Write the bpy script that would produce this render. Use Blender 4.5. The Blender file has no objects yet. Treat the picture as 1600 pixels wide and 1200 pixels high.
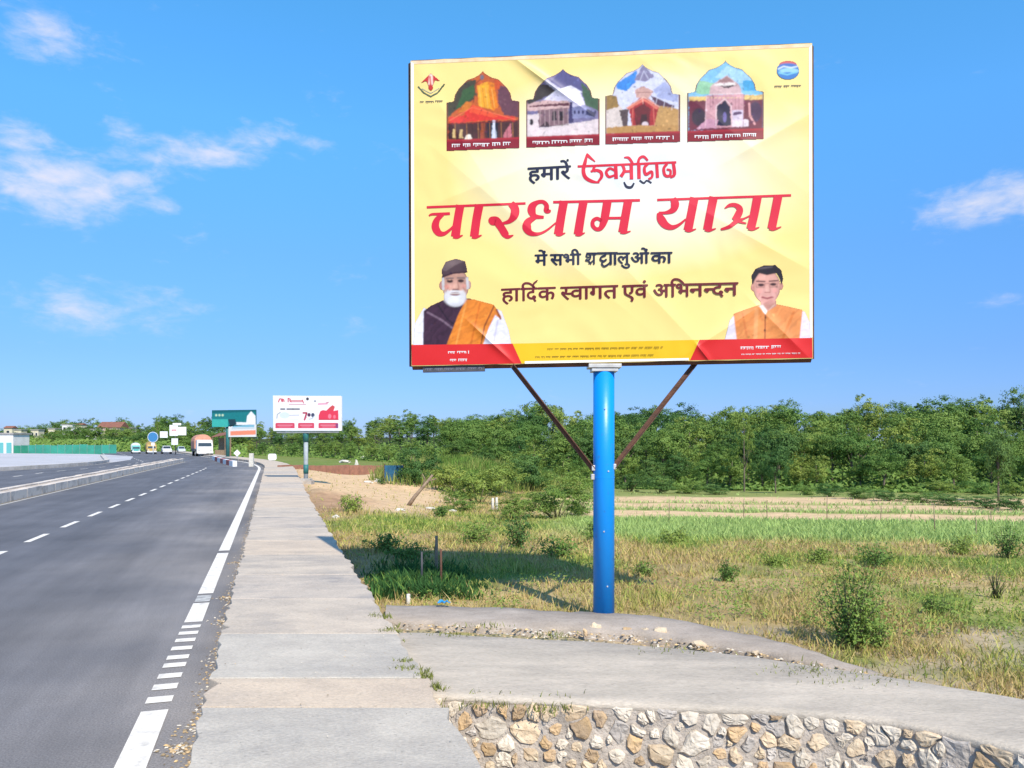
import bpy, bmesh, math, random
import numpy as np
from mathutils import Vector, Matrix, noise as mnoise
R = math.radians
S = bpy.context.scene
C = S.collection
PI = math.pi

# ------------------------------------------------------------------ camera, sky, sun
CAM_H, F, HZ = 1.6, 1200.0, 690.0          # eye height; focal length and horizon row of a 1600 x 1200 frame
cam = bpy.data.cameras.new('camera')
cam_o = bpy.data.objects.new('camera', cam); C.objects.link(cam_o)
cam.sensor_width = 36.0; cam.lens = 36.0*F/1600.0
cam.shift_y = (HZ-600.0)/1600.0
cam.clip_start = 0.05; cam.clip_end = 9000
cam_o.location = (0, 0, CAM_H); cam_o.rotation_euler = (R(90), 0, 0)
S.camera = cam_o

SUN_EL, SUN_AZ = 45.0, 156.0               # azimuth clockwise from +Y: behind the camera, a little to the right
world = bpy.data.worlds.new('World'); S.world = world; world.use_nodes = True
SKY_STRENGTH = 0.105
sun = bpy.data.lights.new('sun', 'SUN'); sun_o = bpy.data.objects.new('sun', sun); C.objects.link(sun_o)
sun.energy = 4.8; sun.angle = R(0.53); sun.color = (1.0, 0.92, 0.80)
sv = Vector((math.sin(R(SUN_AZ))*math.cos(R(SUN_EL)), math.cos(R(SUN_AZ))*math.cos(R(SUN_EL)), math.sin(R(SUN_EL))))
sun_o.rotation_euler = sv.to_track_quat('Z', 'Y').to_euler()
sun_o.location = sv*50
vs = S.view_settings
vs.view_transform = 'Standard'; vs.look = 'None'; vs.gamma = 1.0; vs.use_curve_mapping = False
vs.exposure = 0.30
S.cycles.max_bounces = 6; S.cycles.diffuse_bounces = 3; S.cycles.glossy_bounces = 2
S.cycles.transparent_max_bounces = 8

def N(nt, typ, **kw):
    n = nt.nodes.new(typ)
    for k, v in kw.items():
        setattr(n, k, v)
    return n

def build_world():
    nt = world.node_tree; nt.nodes.clear(); L = nt.links.new
    out = N(nt, 'ShaderNodeOutputWorld'); bg = N(nt, 'ShaderNodeBackground')
    L(bg.outputs[0], out.inputs[0]); bg.inputs[1].default_value = SKY_STRENGTH
    sky = N(nt, 'ShaderNodeTexSky', sky_type='NISHITA')
    sky.sun_disc = False; sky.sun_elevation = R(SUN_EL); sky.sun_rotation = R(SUN_AZ)
    sky.altitude = 600; sky.air_density = 1.0; sky.dust_density = 0.35; sky.ozone_density = 3.5
    hs = N(nt, 'ShaderNodeHueSaturation'); hs.inputs['Saturation'].default_value = 1.0
    hs.inputs['Value'].default_value = 1.0; hs.inputs['Hue'].default_value = 0.5
    # clouds: patches of fractal noise at their compass direction and height
    tc = N(nt, 'ShaderNodeTexCoord'); sx = N(nt, 'ShaderNodeSeparateXYZ'); L(tc.outputs['Generated'], sx.inputs[0])
    def M(op, a, b=None, c=None):
        m = N(nt, 'ShaderNodeMath', operation=op)
        for i, v in enumerate((a, b, c)):
            if v is None: continue
            if isinstance(v, (int, float)): m.inputs[i].default_value = v
            else: L(v, m.inputs[i])
        return m.outputs[0]
    az = M('ARCTAN2', sx.outputs['X'], sx.outputs['Y'])
    el = M('ARCSINE', sx.outputs['Z'])
    # clear monsoon blue: the same all round, deepening with height
    rp = N(nt, 'ShaderNodeValToRGB'); L(M('DIVIDE', el, R(60)), rp.inputs[0]); e = rp.color_ramp.elements
    e[0].position = 0.0; e[0].color = (.19, .255, .47, 1); e[1].position = 1.0; e[1].color = (.36, .70, .9, 1)
    for ps, cc in ((.10, (.235, .345, .57)), (.22, (.31, .52, .70)), (.36, (.39, .79, .98)), (.52, (.39, .93, 1.06))):
        q = e.new(ps); q.color = (*cc, 1)
    vm = N(nt, 'ShaderNodeVectorMath', operation='MULTIPLY'); L(sky.outputs[0], vm.inputs[0]); L(rp.outputs[0], vm.inputs[1])
    v2 = N(nt, 'ShaderNodeVectorMath', operation='SCALE'); L(vm.outputs[0], v2.inputs[0]); v2.inputs['Scale'].default_value = 2.15; L(v2.outputs[0], hs.inputs['Color'])
    cv = N(nt, 'ShaderNodeCombineXYZ'); L(az, cv.inputs[0]); L(M('MULTIPLY', el, 2.3), cv.inputs[1])
    def fbm(scale, detail, rough, seed, dist=0.0):
        n = N(nt, 'ShaderNodeTexNoise'); n.noise_dimensions = '4D'
        L(cv.outputs[0], n.inputs['Vector']); n.inputs['Scale'].default_value = scale; n.inputs['Detail'].default_value = detail
        n.inputs['Roughness'].default_value = rough; n.inputs['W'].default_value = seed; n.inputs['Distortion'].default_value = dist
        return n.outputs[0]
    n1 = fbm(9.0, 8, 0.62, 2.3, 0.35)
    n2 = fbm(26.0, 6, 0.6, 5.1, 0.4)
    nn = M('ADD', M('MULTIPLY', n1, 0.58), M('MULTIPLY', n2, 0.42))
    # (px, py, half width, half height, tilt, strength): directions of the patches of cloud in view
    blobs = [(75, 58, 130, 46, -4, .92), (60, 285, 180, 66, 2, 1.12), (20, 215, 90, 36, 0, 1.0), (330, 232, 190, 34, -10, 1.0), (455, 212, 90, 24, 8, .8),
             (200, 290, 90, 34, -14, .75), (120, 480, 100, 44, 0, .86), (235, 472, 120, 40, 4, .78), (190, 200, 60, 24, 0, .62),
             (530, 500, 80, 30, 0, .5), (520, 430, 40, 20, 0, .48), (1540, 318, 140, 46, -14, 1.1), (1580, 470, 70, 30, 0, .45),
             (540, 178, 60, 20, -5, .45), (250, 318, 40, 24, 0, .6), (1640, 300, 90, 60, 0, 1.1)]
    tot = None
    for (px, py, rx, ry, tilt, st) in blobs:
        a0 = math.atan2(px-800, F); e0 = math.atan2(HZ-py, math.hypot(F, px-800))
        k = math.cos(a0)**2/F; ke = math.cos(a0)/F
        dx = M('SUBTRACT', az, a0); dy = M('SUBTRACT', el, e0)
        ct, s_ = math.cos(R(tilt)), math.sin(R(tilt))
        # tilt is given for a picture whose rows run down
        u = M('DIVIDE', M('SUBTRACT', M('MULTIPLY', dx, ct), M('MULTIPLY', dy, s_)), rx*k)
        v = M('DIVIDE', M('ADD', M('MULTIPLY', dx, s_), M('MULTIPLY', dy, ct)), ry*ke)
        d2 = M('ADD', M('MULTIPLY', u, u), M('MULTIPLY', v, v))
        g = M('MULTIPLY', M('EXPONENT', M('MULTIPLY', d2, -1.1)), st)
        tot = g if tot is None else M('MAXIMUM', tot, g)
    # the rest of the sky carries the same sort of loose patches
    wide = fbm(2.2, 3, 0.5, 9.0)
    outside = M('GREATER_THAN', M('ABSOLUTE', az), 0.72)
    gen = M('MULTIPLY', M('MULTIPLY', M('SUBTRACT', wide, 0.42), 4.5), outside)
    gen = M('MULTIPLY', gen, M('GREATER_THAN', el, 0.03))
    tot = M('MAXIMUM', tot, gen)
    dens = M('SUBTRACT', M('ADD', M('MULTIPLY', tot, 0.60), M('MULTIPLY', M('SUBTRACT', nn, .5), 2.2)), 0.19)
    mr = N(nt, 'ShaderNodeMapRange'); mr.interpolation_type = 'SMOOTHSTEP'
    L(dens, mr.inputs[0]); mr.inputs[1].default_value = 0.0; mr.inputs[2].default_value = 0.78
    mr.inputs[3].default_value = 0.0; mr.inputs[4].default_value = 0.88
    mx = N(nt, 'ShaderNodeMix', data_type='RGBA')
    L(mr.outputs[0], mx.inputs['Factor']); L(hs.outputs[0], mx.inputs['A'])
    mx.inputs['B'].default_value = (6.7, 6.6, 7.3, 1)
    L(mx.outputs['Result'], bg.inputs[0])
build_world()

# ------------------------------------------------------------------ helpers
rng = np.random.default_rng(11)
rnd = random.Random(5)

def at(px, py, z=0.0):
    """the point at height z on the line of sight through photograph pixel (px, py)"""
    y = F*(CAM_H-z)/(py-HZ)
    return Vector(((px-800)/F*y, y, z))

def atd(px, Y): return (px-800)/F*Y
def zat(py, Y): return CAM_H+(HZ-py)/F*Y

def lin(r, g, b):
    f = lambda c: (c/255/12.92 if c/255 <= 0.04045 else ((c/255+0.055)/1.055)**2.4)
    return (f(r), f(g), f(b))

def mat(name, col, rough=0.8, col2=None, scale=6.0, detail=5.0, lo=0.35, hi=0.65, bump=0.0, bscale=40.0, spec=0.3, metal=0.0, objrand=0.0, stretch=None, rot=0.0):
    m = bpy.data.materials.new(name); m.use_nodes = True
    nt = m.node_tree; L = nt.links.new; b = nt.nodes['Principled BSDF']
    b.inputs['Roughness'].default_value = rough; b.inputs['Metallic'].default_value = metal
    b.inputs['Specular IOR Level'].default_value = spec
    b.inputs['Base Color'].default_value = (*col, 1)
    if col2 is not None or bump:
        tc = N(nt, 'ShaderNodeTexCoord'); mp = N(nt, 'ShaderNodeMapping'); L(tc.outputs['Object'], mp.inputs[0])
        if stretch: mp.inputs['Scale'].default_value = stretch
        mp.inputs['Rotation'].default_value = (0, 0, rot)
    last = None
    if col2 is not None:
        n = N(nt, 'ShaderNodeTexNoise'); n.inputs['Scale'].default_value = scale; n.inputs['Detail'].default_value = detail
        n.inputs['Roughness'].default_value = 0.62
        L(mp.outputs[0], n.inputs['Vector'])
        mr = N(nt, 'ShaderNodeMapRange'); mr.inputs[1].default_value = lo; mr.inputs[2].default_value = hi
        L(n.outputs[0], mr.inputs[0])
        mx = N(nt, 'ShaderNodeMix', data_type='RGBA'); L(mr.outputs[0], mx.inputs['Factor'])
        mx.inputs['A'].default_value = (*col, 1); mx.inputs['B'].default_value = (*col2, 1)
        last = mx.outputs['Result']; L(last, b.inputs['Base Color'])
    if objrand:
        oi = N(nt, 'ShaderNodeObjectInfo'); hs = N(nt, 'ShaderNodeHueSaturation')
        mr2 = N(nt, 'ShaderNodeMapRange'); mr2.inputs[3].default_value = 1-objrand; mr2.inputs[4].default_value = 1+objrand
        L(oi.outputs['Random'], mr2.inputs[0]); L(mr2.outputs[0], hs.inputs['Value'])
        if last is not None: L(last, hs.inputs['Color'])
        else: hs.inputs['Color'].default_value = (*col, 1)
        L(hs.outputs[0], b.inputs['Base Color'])
    if bump:
        n = N(nt, 'ShaderNodeTexNoise'); n.inputs['Scale'].default_value = bscale; n.inputs['Detail'].default_value = 6
        L(mp.outputs[0], n.inputs['Vector'])
        bp = N(nt, 'ShaderNodeBump'); bp.inputs['Strength'].default_value = bump; bp.inputs['Distance'].default_value = 0.02
        L(n.outputs[0], bp.inputs['Height']); L(bp.outputs[0], b.inputs['Normal'])
    return m

def attr_mat(name, rough=0.8, spec=0.2, mottle=0.0, mscale=3.0, bump=0.0, bscale=30.0, trans=0.0):
    """colour comes from the mesh's own 'col' attribute (print, grass blades, kinds of soil)"""
    m = bpy.data.materials.new(name); m.use_nodes = True
    nt = m.node_tree; L = nt.links.new; b = nt.nodes['Principled BSDF']
    b.inputs['Roughness'].default_value = rough; b.inputs['Specular IOR Level'].default_value = spec
    a = N(nt, 'ShaderNodeAttribute', attribute_name='col'); last = a.outputs['Color']
    if mottle:
        tc = N(nt, 'ShaderNodeTexCoord'); n = N(nt, 'ShaderNodeTexNoise'); n.inputs['Scale'].default_value = mscale
        n.inputs['Detail'].default_value = 8; n.inputs['Roughness'].default_value = 0.7; L(tc.outputs['Object'], n.inputs['Vector'])
        mr = N(nt, 'ShaderNodeMapRange'); mr.inputs[1].default_value = 0.3; mr.inputs[2].default_value = 0.7
        mr.inputs[3].default_value = 1-mottle; mr.inputs[4].default_value = 1+mottle; L(n.outputs[0], mr.inputs[0])
        hs = N(nt, 'ShaderNodeHueSaturation'); L(mr.outputs[0], hs.inputs['Value']); L(last, hs.inputs['Color']); last = hs.outputs[0]
    L(last, b.inputs['Base Color'])
    if bump:
        tc = N(nt, 'ShaderNodeTexCoord'); n = N(nt, 'ShaderNodeTexNoise'); n.inputs['Scale'].default_value = bscale
        n.inputs['Detail'].default_value = 7; L(tc.outputs['Object'], n.inputs['Vector'])
        bp = N(nt, 'ShaderNodeBump'); bp.inputs['Strength'].default_value = bump; bp.inputs['Distance'].default_value = 0.03
        L(n.outputs[0], bp.inputs['Height']); L(bp.outputs[0], b.inputs['Normal'])
    if trans:
        t = N(nt, 'ShaderNodeBsdfTranslucent'); L(last, t.inputs[0]); ms = N(nt, 'ShaderNodeMixShader'); ms.inputs[0].default_value = trans
        L(b.outputs[0], ms.inputs[1]); L(t.outputs[0], ms.inputs[2]); L(ms.outputs[0], nt.nodes['Material Output'].inputs[0])
    return m

def tag(o, label=None, cat=None, group=None, kind=None):
    if label: o['label'] = label
    if cat: o['category'] = cat
    if group: o['group'] = group
    if kind: o['kind'] = kind
    return o

def empty(name, loc, label, cat, group=None, rz=0.0):
    o = bpy.data.objects.new(name, None); C.objects.link(o); o.location = loc; o.rotation_euler = (0, 0, rz)
    o.empty_display_size = 0.2
    return tag(o, label, cat, group)

def link(name, me, parent=None, loc=None):
    o = bpy.data.objects.new(name, me); C.objects.link(o)
    if parent is not None: o.parent = parent
    if loc is not None: o.location = loc
    return o

def copy_tree(o, parent=None):
    c = o.copy(); C.objects.link(c)
    if parent is not None: c.parent = parent
    for ch in list(o.children): copy_tree(ch, c)
    return c

class MB:
    """collects shapes for ONE mesh object"""
    def __init__(s): s.v = []; s.f = []; s.m = []
    def add(s, vs_, fs, mi=0):
        b = len(s.v); s.v += [tuple(p) for p in vs_]; s.f += [tuple(b+i for i in f) for f in fs]; s.m += [mi]*len(fs); return s
    def box(s, c, d, mi=0, rz=0.0, taper=1.0):
        x, y, z = d[0]/2, d[1]/2, d[2]/2; ct, st = math.cos(rz), math.sin(rz); vs_ = []
        for sz in (-1, 1):
            k = taper if sz > 0 else 1
            for sx, sy in ((-1, -1), (1, -1), (1, 1), (-1, 1)):
                a, b = sx*x*k, sy*y*k
                vs_.append((c[0]+a*ct-b*st, c[1]+a*st+b*ct, c[2]+sz*z))
        return s.add(vs_, [(3, 2, 1, 0), (4, 5, 6, 7), (0, 1, 5, 4), (1, 2, 6, 5), (2, 3, 7, 6), (3, 0, 4, 7)], mi)
    def tube(s, pts, rad, n=8, mi=0, cap=True):
        pts = [Vector(p) for p in pts]; k = len(pts)
        rad = rad if isinstance(rad, (list, tuple)) else [rad]*k
        vs_ = []
        for i, p in enumerate(pts):
            t = (pts[min(i+1, k-1)]-pts[max(i-1, 0)]).normalized()
            a = Vector((0, 0, 1)) if abs(t.z) < 0.9 else Vector((0, 1, 0))
            u = t.cross(a).normalized(); w = u.cross(t)
            for j in range(n):
                an = 2*PI*j/n; vs_.append(p+(u*math.cos(an)+w*math.sin(an))*rad[i])
        fs = [(i*n+j, (i+1)*n+j, (i+1)*n+(j+1) % n, i*n+(j+1) % n) for i in range(k-1) for j in range(n)]
        if cap: fs += [tuple(range(n)), tuple((k-1)*n+j for j in reversed(range(n)))]
        return s.add(vs_, fs, mi)
    def prism(s, poly, z0, z1, mi=0):
        n = len(poly)
        vs_ = [(p[0], p[1], z0) for p in poly]+[(p[0], p[1], z1) for p in poly]
        return s.add(vs_, [tuple(reversed(range(n))), tuple(range(n, 2*n))]+[(i, (i+1) % n, n+(i+1) % n, n+i) for i in range(n)], mi)
    def mesh(s, name, mats, smooth=False):
        me = bpy.data.meshes.new(name); me.from_pydata(s.v, [], s.f)
        for m in (mats if isinstance(mats, (list, tuple)) else [mats]): me.materials.append(m)
        me.polygons.foreach_set('material_index', s.m)
        if smooth: me.polygons.foreach_set('use_smooth', [True]*len(s.f))
        me.update(); return me
    def build(s, name, mats, parent=None, loc=None, smooth=False, bevel=0.0):
        me = s.mesh(name, mats, smooth)
        if bevel:
            bm = bmesh.new(); bm.from_mesh(me); bmesh.ops.recalc_face_normals(bm, faces=bm.faces)
            bmesh.ops.bevel(bm, geom=list(bm.edges), offset=bevel, segments=2, affect='EDGES', profile=0.6)
            bm.to_mesh(me); bm.free()
        return link(name, me, parent, loc)

def np_mesh(name, verts, faces_tri_or_quad, m, cols=None, normals=None, smooth=False):
    """fast mesh from arrays; all faces have the same number of corners"""
    me = bpy.data.meshes.new(name); nv = len(verts); nf, k = faces_tri_or_quad.shape
    me.vertices.add(nv); me.vertices.foreach_set('co', np.asarray(verts, np.float32).ravel())
    me.loops.add(nf*k); me.loops.foreach_set('vertex_index', faces_tri_or_quad.astype(np.int32).ravel())
    me.polygons.add(nf); me.polygons.foreach_set('loop_start', np.arange(0, nf*k, k, dtype=np.int32))
    me.polygons.foreach_set('loop_total', np.full(nf, k, np.int32))
    me.materials.append(m)
    if smooth or normals is not None: me.polygons.foreach_set('use_smooth', np.ones(nf, bool))
    if cols is not None:
        a = me.color_attributes.new('col', 'FLOAT_COLOR', 'POINT')
        a.data.foreach_set('color', np.concatenate([cols, np.ones((nv, 1))], 1).astype(np.float32).ravel())
    me.update(calc_edges=True); me.validate()
    if normals is not None: me.normals_split_custom_set_from_vertices([tuple(n) for n in normals])
    return me

def smoothstep(a, b, x):
    t = np.clip((np.asarray(x, float)-a)/(b-a), 0, 1); return t*t*(3-2*t)

# value noise on the plane, for patches of soil and grass
_tab = np.random.default_rng(3).random((256, 256))
def vnoise(x, y, sc=1.0, seed=0):
    x = np.asarray(x, float)*sc+seed*17.3; y = np.asarray(y, float)*sc+seed*7.7
    xi = np.floor(x).astype(int); yi = np.floor(y).astype(int); fx = x-xi; fy = y-yi
    fx = fx*fx*(3-2*fx); fy = fy*fy*(3-2*fy)
    g = lambda i, j: _tab[i & 255, j & 255]
    return (g(xi, yi)*(1-fx)+g(xi+1, yi)*fx)*(1-fy)+(g(xi, yi+1)*(1-fx)+g(xi+1, yi+1)*fx)*fy
def fnoise(x, y, sc=1.0, seed=0):
    return vnoise(x, y, sc, seed)*.55+vnoise(x, y, sc*2.1, seed+1)*.28+vnoise(x, y, sc*4.3, seed+2)*.17

# ------------------------------------------------------------------ the line of the road
P0 = np.array([-1.87, 3.76]); HA = R(17.4)
D1 = np.array([-math.sin(HA), math.cos(HA)]); N1 = np.array([math.cos(HA), math.sin(HA)])
SA, RAD, TH = 42.0, 110.0, R(11.5)
P1 = P0+D1*SA; CC = P1-N1*RAD
D2 = np.array([-math.sin(HA+TH), math.cos(HA+TH)]); N2 = np.array([math.cos(HA+TH), math.sin(HA+TH)])
P2 = CC+N2*RAD; SB = SA+RAD*TH
def road_p(s, t):
    if s <= SA: p = P0+D1*s+N1*t
    elif s <= SB:
        a = HA+(s-SA)/RAD; p = CC+np.array([math.cos(a), math.sin(a)])*(RAD+t)
    else: p = P2+D2*(s-SB)+N2*t
    return float(p[0]), float(p[1])
def road_st(x, y):
    x = np.asarray(x, float); y = np.asarray(y, float)
    s1 = (x-P0[0])*D1[0]+(y-P0[1])*D1[1]; t1 = (x-P0[0])*N1[0]+(y-P0[1])*N1[1]
    rx, ry = x-CC[0], y-CC[1]; ang = np.arctan2(ry, rx)-HA; tr = np.hypot(rx, ry)-RAD
    s2 = (x-P2[0])*D2[0]+(y-P2[1])*D2[1]; t2 = (x-P2[0])*N2[0]+(y-P2[1])*N2[1]
    s = np.where(s1 <= SA, s1, np.where(ang < TH, SA+RAD*ang, SB+s2))
    t = np.where(s1 <= SA, t1, np.where(ang < TH, tr, t2))
    return s, t
def dev(s):
    """how far the straight median stands inside the bend"""
    q = min(max(s-SA, 0.0), 64.0-SA); return q*q/(2*RAD)
def far_edge(s): return float(np.interp(s, [0, 42, 48, 56, 64, 90], [-14.5, -14.2, -12.4, -10.3, -9.2, -9.2]))
def heading(s): return HA+min(max((s-SA)/RAD, 0), TH)

# ------------------------------------------------------------------ terrain height
WALL = [(-0.75, 4.74), (-0.42, 4.70), (0.30, 4.60), (1.25, 4.48), (1.78, 4.40), (2.12, 4.29), (2.36, 4.06), (2.58, 3.82), (2.90, 3.40), (3.6, 2.6), (4.6, 1.5), (6.0, 0.0), (8, -2)]
REAR = [(-0.98, 6.26), (-0.6, 6.2), (0.5, 5.96), (1.10, 5.80), (1.59, 5.6), (2.17, 5.2), (2.65, 4.95), (3.08, 4.62), (3.5, 4.2), (4.2, 3.45), (5.2, 2.3), (6.6, .8), (8.6, -1.2)]
def wall_side(x, y):
    """signed distance in front (+) of the drain wall line"""
    x = np.asarray(x, float); y = np.asarray(y, float)
    best = np.full(np.broadcast(x, y).shape, 1e9); sg = np.zeros_like(best)
    for (a, b) in zip(WALL[:-1], WALL[1:]):
        ax, ay = a; dx, dy = b[0]-ax, b[1]-ay; l2 = dx*dx+dy*dy
        k = np.clip(((x-ax)*dx+(y-ay)*dy)/l2, 0, 1)
        ex, ey = x-ax-k*dx, y-ay-k*dy; d = np.hypot(ex, ey)
        side = np.sign(dy*(x-ax)-dx*(y-ay))
        up = d < best-1e-9; sg = np.where(up, side, sg); best = np.where(up, d, best)
    return best*sg
FRONT_X = [-2000, -120, -70, -55, -30, -10, -2, 4, 9, 15, 22, 33, 45, 80, 2000]     # near edge of the wood, x -> y
FRONT_Y = [200, 190, 170, 158, 125, 90, 68, 60, 55, 52, 49, 45, 42, 40, 40]
def front(x): return np.interp(x, FRONT_X, FRONT_Y)
def ground(x, y):
    x = np.asarray(x, float); y = np.asarray(y, float)
    s, t = road_st(x, y)
    off = smoothstep(1.6, 6.5, t)
    drop = (0.019+0.017*smoothstep(-9, 1, x))*np.clip(y-8, 0, 52)
    z = -0.05-0.03*off-drop*off
    z = z+off*0.05*(fnoise(x, y, 0.8, 4)-.5)*2*smoothstep(6, 9, y)
    # mound with a bank of grass in the middle distance
    z = z+1.45*np.exp(-(((x+2.6)/5.5)**2+((y-47)/6.5)**2))
    z = z+0.25*np.exp(-(((x+6.2)/1.6)**2+((y-23.5)/1.6)**2))
    # the wooded rise
    fr = front(x)
    z = z+off*np.clip((y-fr)*0.07, 0, 3.6)
    # town side: the land rises gently beyond the far carriageway
    # the drain in front of the stone wall
    ins = (wall_side(x, y) > -0.25) & (t > 1.30) & (y < 7)
    z = np.where(ins, -1.15+0.06*fnoise(x, y, 3, 6), z)
    return np.where(t < 1.62, np.where(ins, z, np.where(t < -15.5, -0.03+2.5*(1-smoothstep(-120, -22, t))*smoothstep(60, 200, y), -0.10)), z)
def gz(x, y): return float(ground(x, y))

def axis(spec):
    out = [spec[0][0]]
    for a, b, st in spec:
        n = max(1, int(round((b-a)/st))); out += [a+(b-a)*(i+1)/n for i in range(n)]
    return np.array(out)

LINEN = lin(200, 170, 120)
def soil(x, y):
    """kind of soil or turf at a place, as its own colour"""
    s, t = road_st(x, y)
    ye = y+0.22*np.clip(x-4, 0, 40)
    n = fnoise(x, y, .55, 1); n2 = fnoise(x, y, .16, 8)
    dry = np.array([.34, .25, .115]); grn = np.array([.145, .20, .04]); straw = np.array([.46, .34, .16])
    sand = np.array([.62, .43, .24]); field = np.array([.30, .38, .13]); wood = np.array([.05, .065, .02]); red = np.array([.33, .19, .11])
    def mix(a, b, k): k = np.asarray(k)[..., None]; return a*(1-k)+b*k
    c = mix(np.broadcast_to(dry, np.shape(x)+(3,)), grn, smoothstep(.42, .62, n))
    c = mix(c, straw, smoothstep(.55, .75, fnoise(x, y, .9, 5))*.7)
    right = smoothstep(-.6, 1.8, x-0.03*y+.6*(n2-.5))
    # green crop
    c = mix(c, field, right*smoothstep(14.6, 15.6, ye+1.2*(n-.5))*.9)
    # reaped and bare strips beyond
    sd = right*smoothstep(22.0, 22.7, ye+.8*(n2-.5))
    c = mix(c, sand*1.0, sd)
    for (a, b, k) in ((25.4, 27.2, .8), (28.2, 29.0, .6), (31.5, 33.2, .5)):
        c = mix(c, grn*1.15, right*k*smoothstep(a, a+.5, ye+1.2*(n2-.5))*(1-smoothstep(b-.4, b, ye+1.2*(n2-.5))))
    c = mix(c, grn*1.1, right*smoothstep(38, 41, ye+4*(n2-.5))*.85)
    # sandy yard on the left of the field
    yard = (1-right)*smoothstep(18.5, 21, y+2.4*(n-.5)+.35*(x+5))*(1-smoothstep(-4.2, -2.0, x+1.2*(n2-.5)-.02*y))*(1-smoothstep(70, 76, y))
    c = mix(c, sand*np.array([1.0, .98, 1.0]), yard*.95)
    ry = (1-right)*smoothstep(16.5, 18, y+1.6*(n-.5))*(1-smoothstep(22, 24, y))*(1-smoothstep(-4.6, -3.4, x))
    c = mix(c, red, ry*.8)
    c = mix(c, grn, (1-right)*smoothstep(72, 78, y)*.8)
    # track at the foot of the bank
    tr = (1-smoothstep(.5, 1.1, np.abs(y-(30.5-.55*(x+2)))))*(1-smoothstep(1, 3, x))*smoothstep(-5, -4, x)
    c = mix(c, sand, tr*.8)
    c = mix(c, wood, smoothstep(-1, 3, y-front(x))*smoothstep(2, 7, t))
    # dirt along pavement and lip
    edge = (1-smoothstep(1.65, 2.0, t+.25*(n-.5)))*(t > 1.3)
    c = mix(c, np.array([.30, .22, .13]), edge*.7)
    lip = (y < 7.0)*(x > -1.6)*(t > 1.5)
    c = mix(c, np.array([.36, .29, .20]), lip*.75*smoothstep(.3, .6, fnoise(x, y, 2.2, 3)))
    # town side: pale concrete ground, then scrub
    apron = (t < -14.6)*(t > -40)*(y < 150)
    c = mix(c, np.array([.42, .41, .39]), apron*.0)
    c = mix(c, np.array([.12, .15, .04]), (t < -15)*.8)
    ins = (wall_side(x, y) > -0.25) & (t > 1.30) & (y < 7)
    c = mix(c, np.array([.26, .23, .19]), ins*1.0)
    return np.clip(c, 0, 1)

def build_ground():
    xs = axis([(-3000, -600, 600), (-600, -200, 50), (-200, -60, 10), (-60, -16, 1.5), (-16, -2.4, .4), (-2.4, 6.5, .13), (6.5, 14, .3), (14, 40, 1.0), (40, 120, 6), (120, 400, 35), (400, 3000, 650)])
    ys = axis([(-60, -6, 6), (-6, 1, .5), (1, 9.5, .13), (9.5, 18, .25), (18, 40, .5), (40, 80, 1.2), (80, 220, 5), (220, 600, 40), (600, 4000, 680)])
    X, Y = np.meshgrid(xs, ys); Z = ground(X, Y); Cc = soil(X, Y)
    nx, ny = len(xs), len(ys)
    idx = np.arange(nx*ny).reshape(ny, nx)
    f = np.stack([idx[:-1, :-1], idx[:-1, 1:], idx[1:, 1:], idx[1:, :-1]], -1).reshape(-1, 4)
    me = np_mesh('ground', np.stack([X, Y, Z], -1).reshape(-1, 3), f, attr_mat('soil', rough=.95, spec=.1, mottle=.30, mscale=2.6, bump=.5, bscale=14), Cc.reshape(-1, 3), smooth=True)
    tag(link('ground', me), 'dry field and sandy ground falling away from the road', kind='structure')
build_ground()

# ------------------------------------------------------------------ road, markings, median, pavement
def strip_mesh(name, t0, t1, s0, s1, z, m, parent=None, step=2.0, jit=0.0):
    n = max(1, int(math.ceil((s1-s0)/step))); v = []; f = []
    for i in range(n+1):
        s = s0+(s1-s0)*i/n
        for t in ((t0(s) if callable(t0) else t0), (t1(s) if callable(t1) else t1)):
            x, y = road_p(s, t+(rnd.uniform(-jit, jit) if jit else 0)); v.append((x, y, z))
    for i in range(n): f.append((2*i, 2*i+1, 2*i+3, 2*i+2))
    mb = MB(); mb.add(v, f); return mb.build(name, m, parent)

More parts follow.
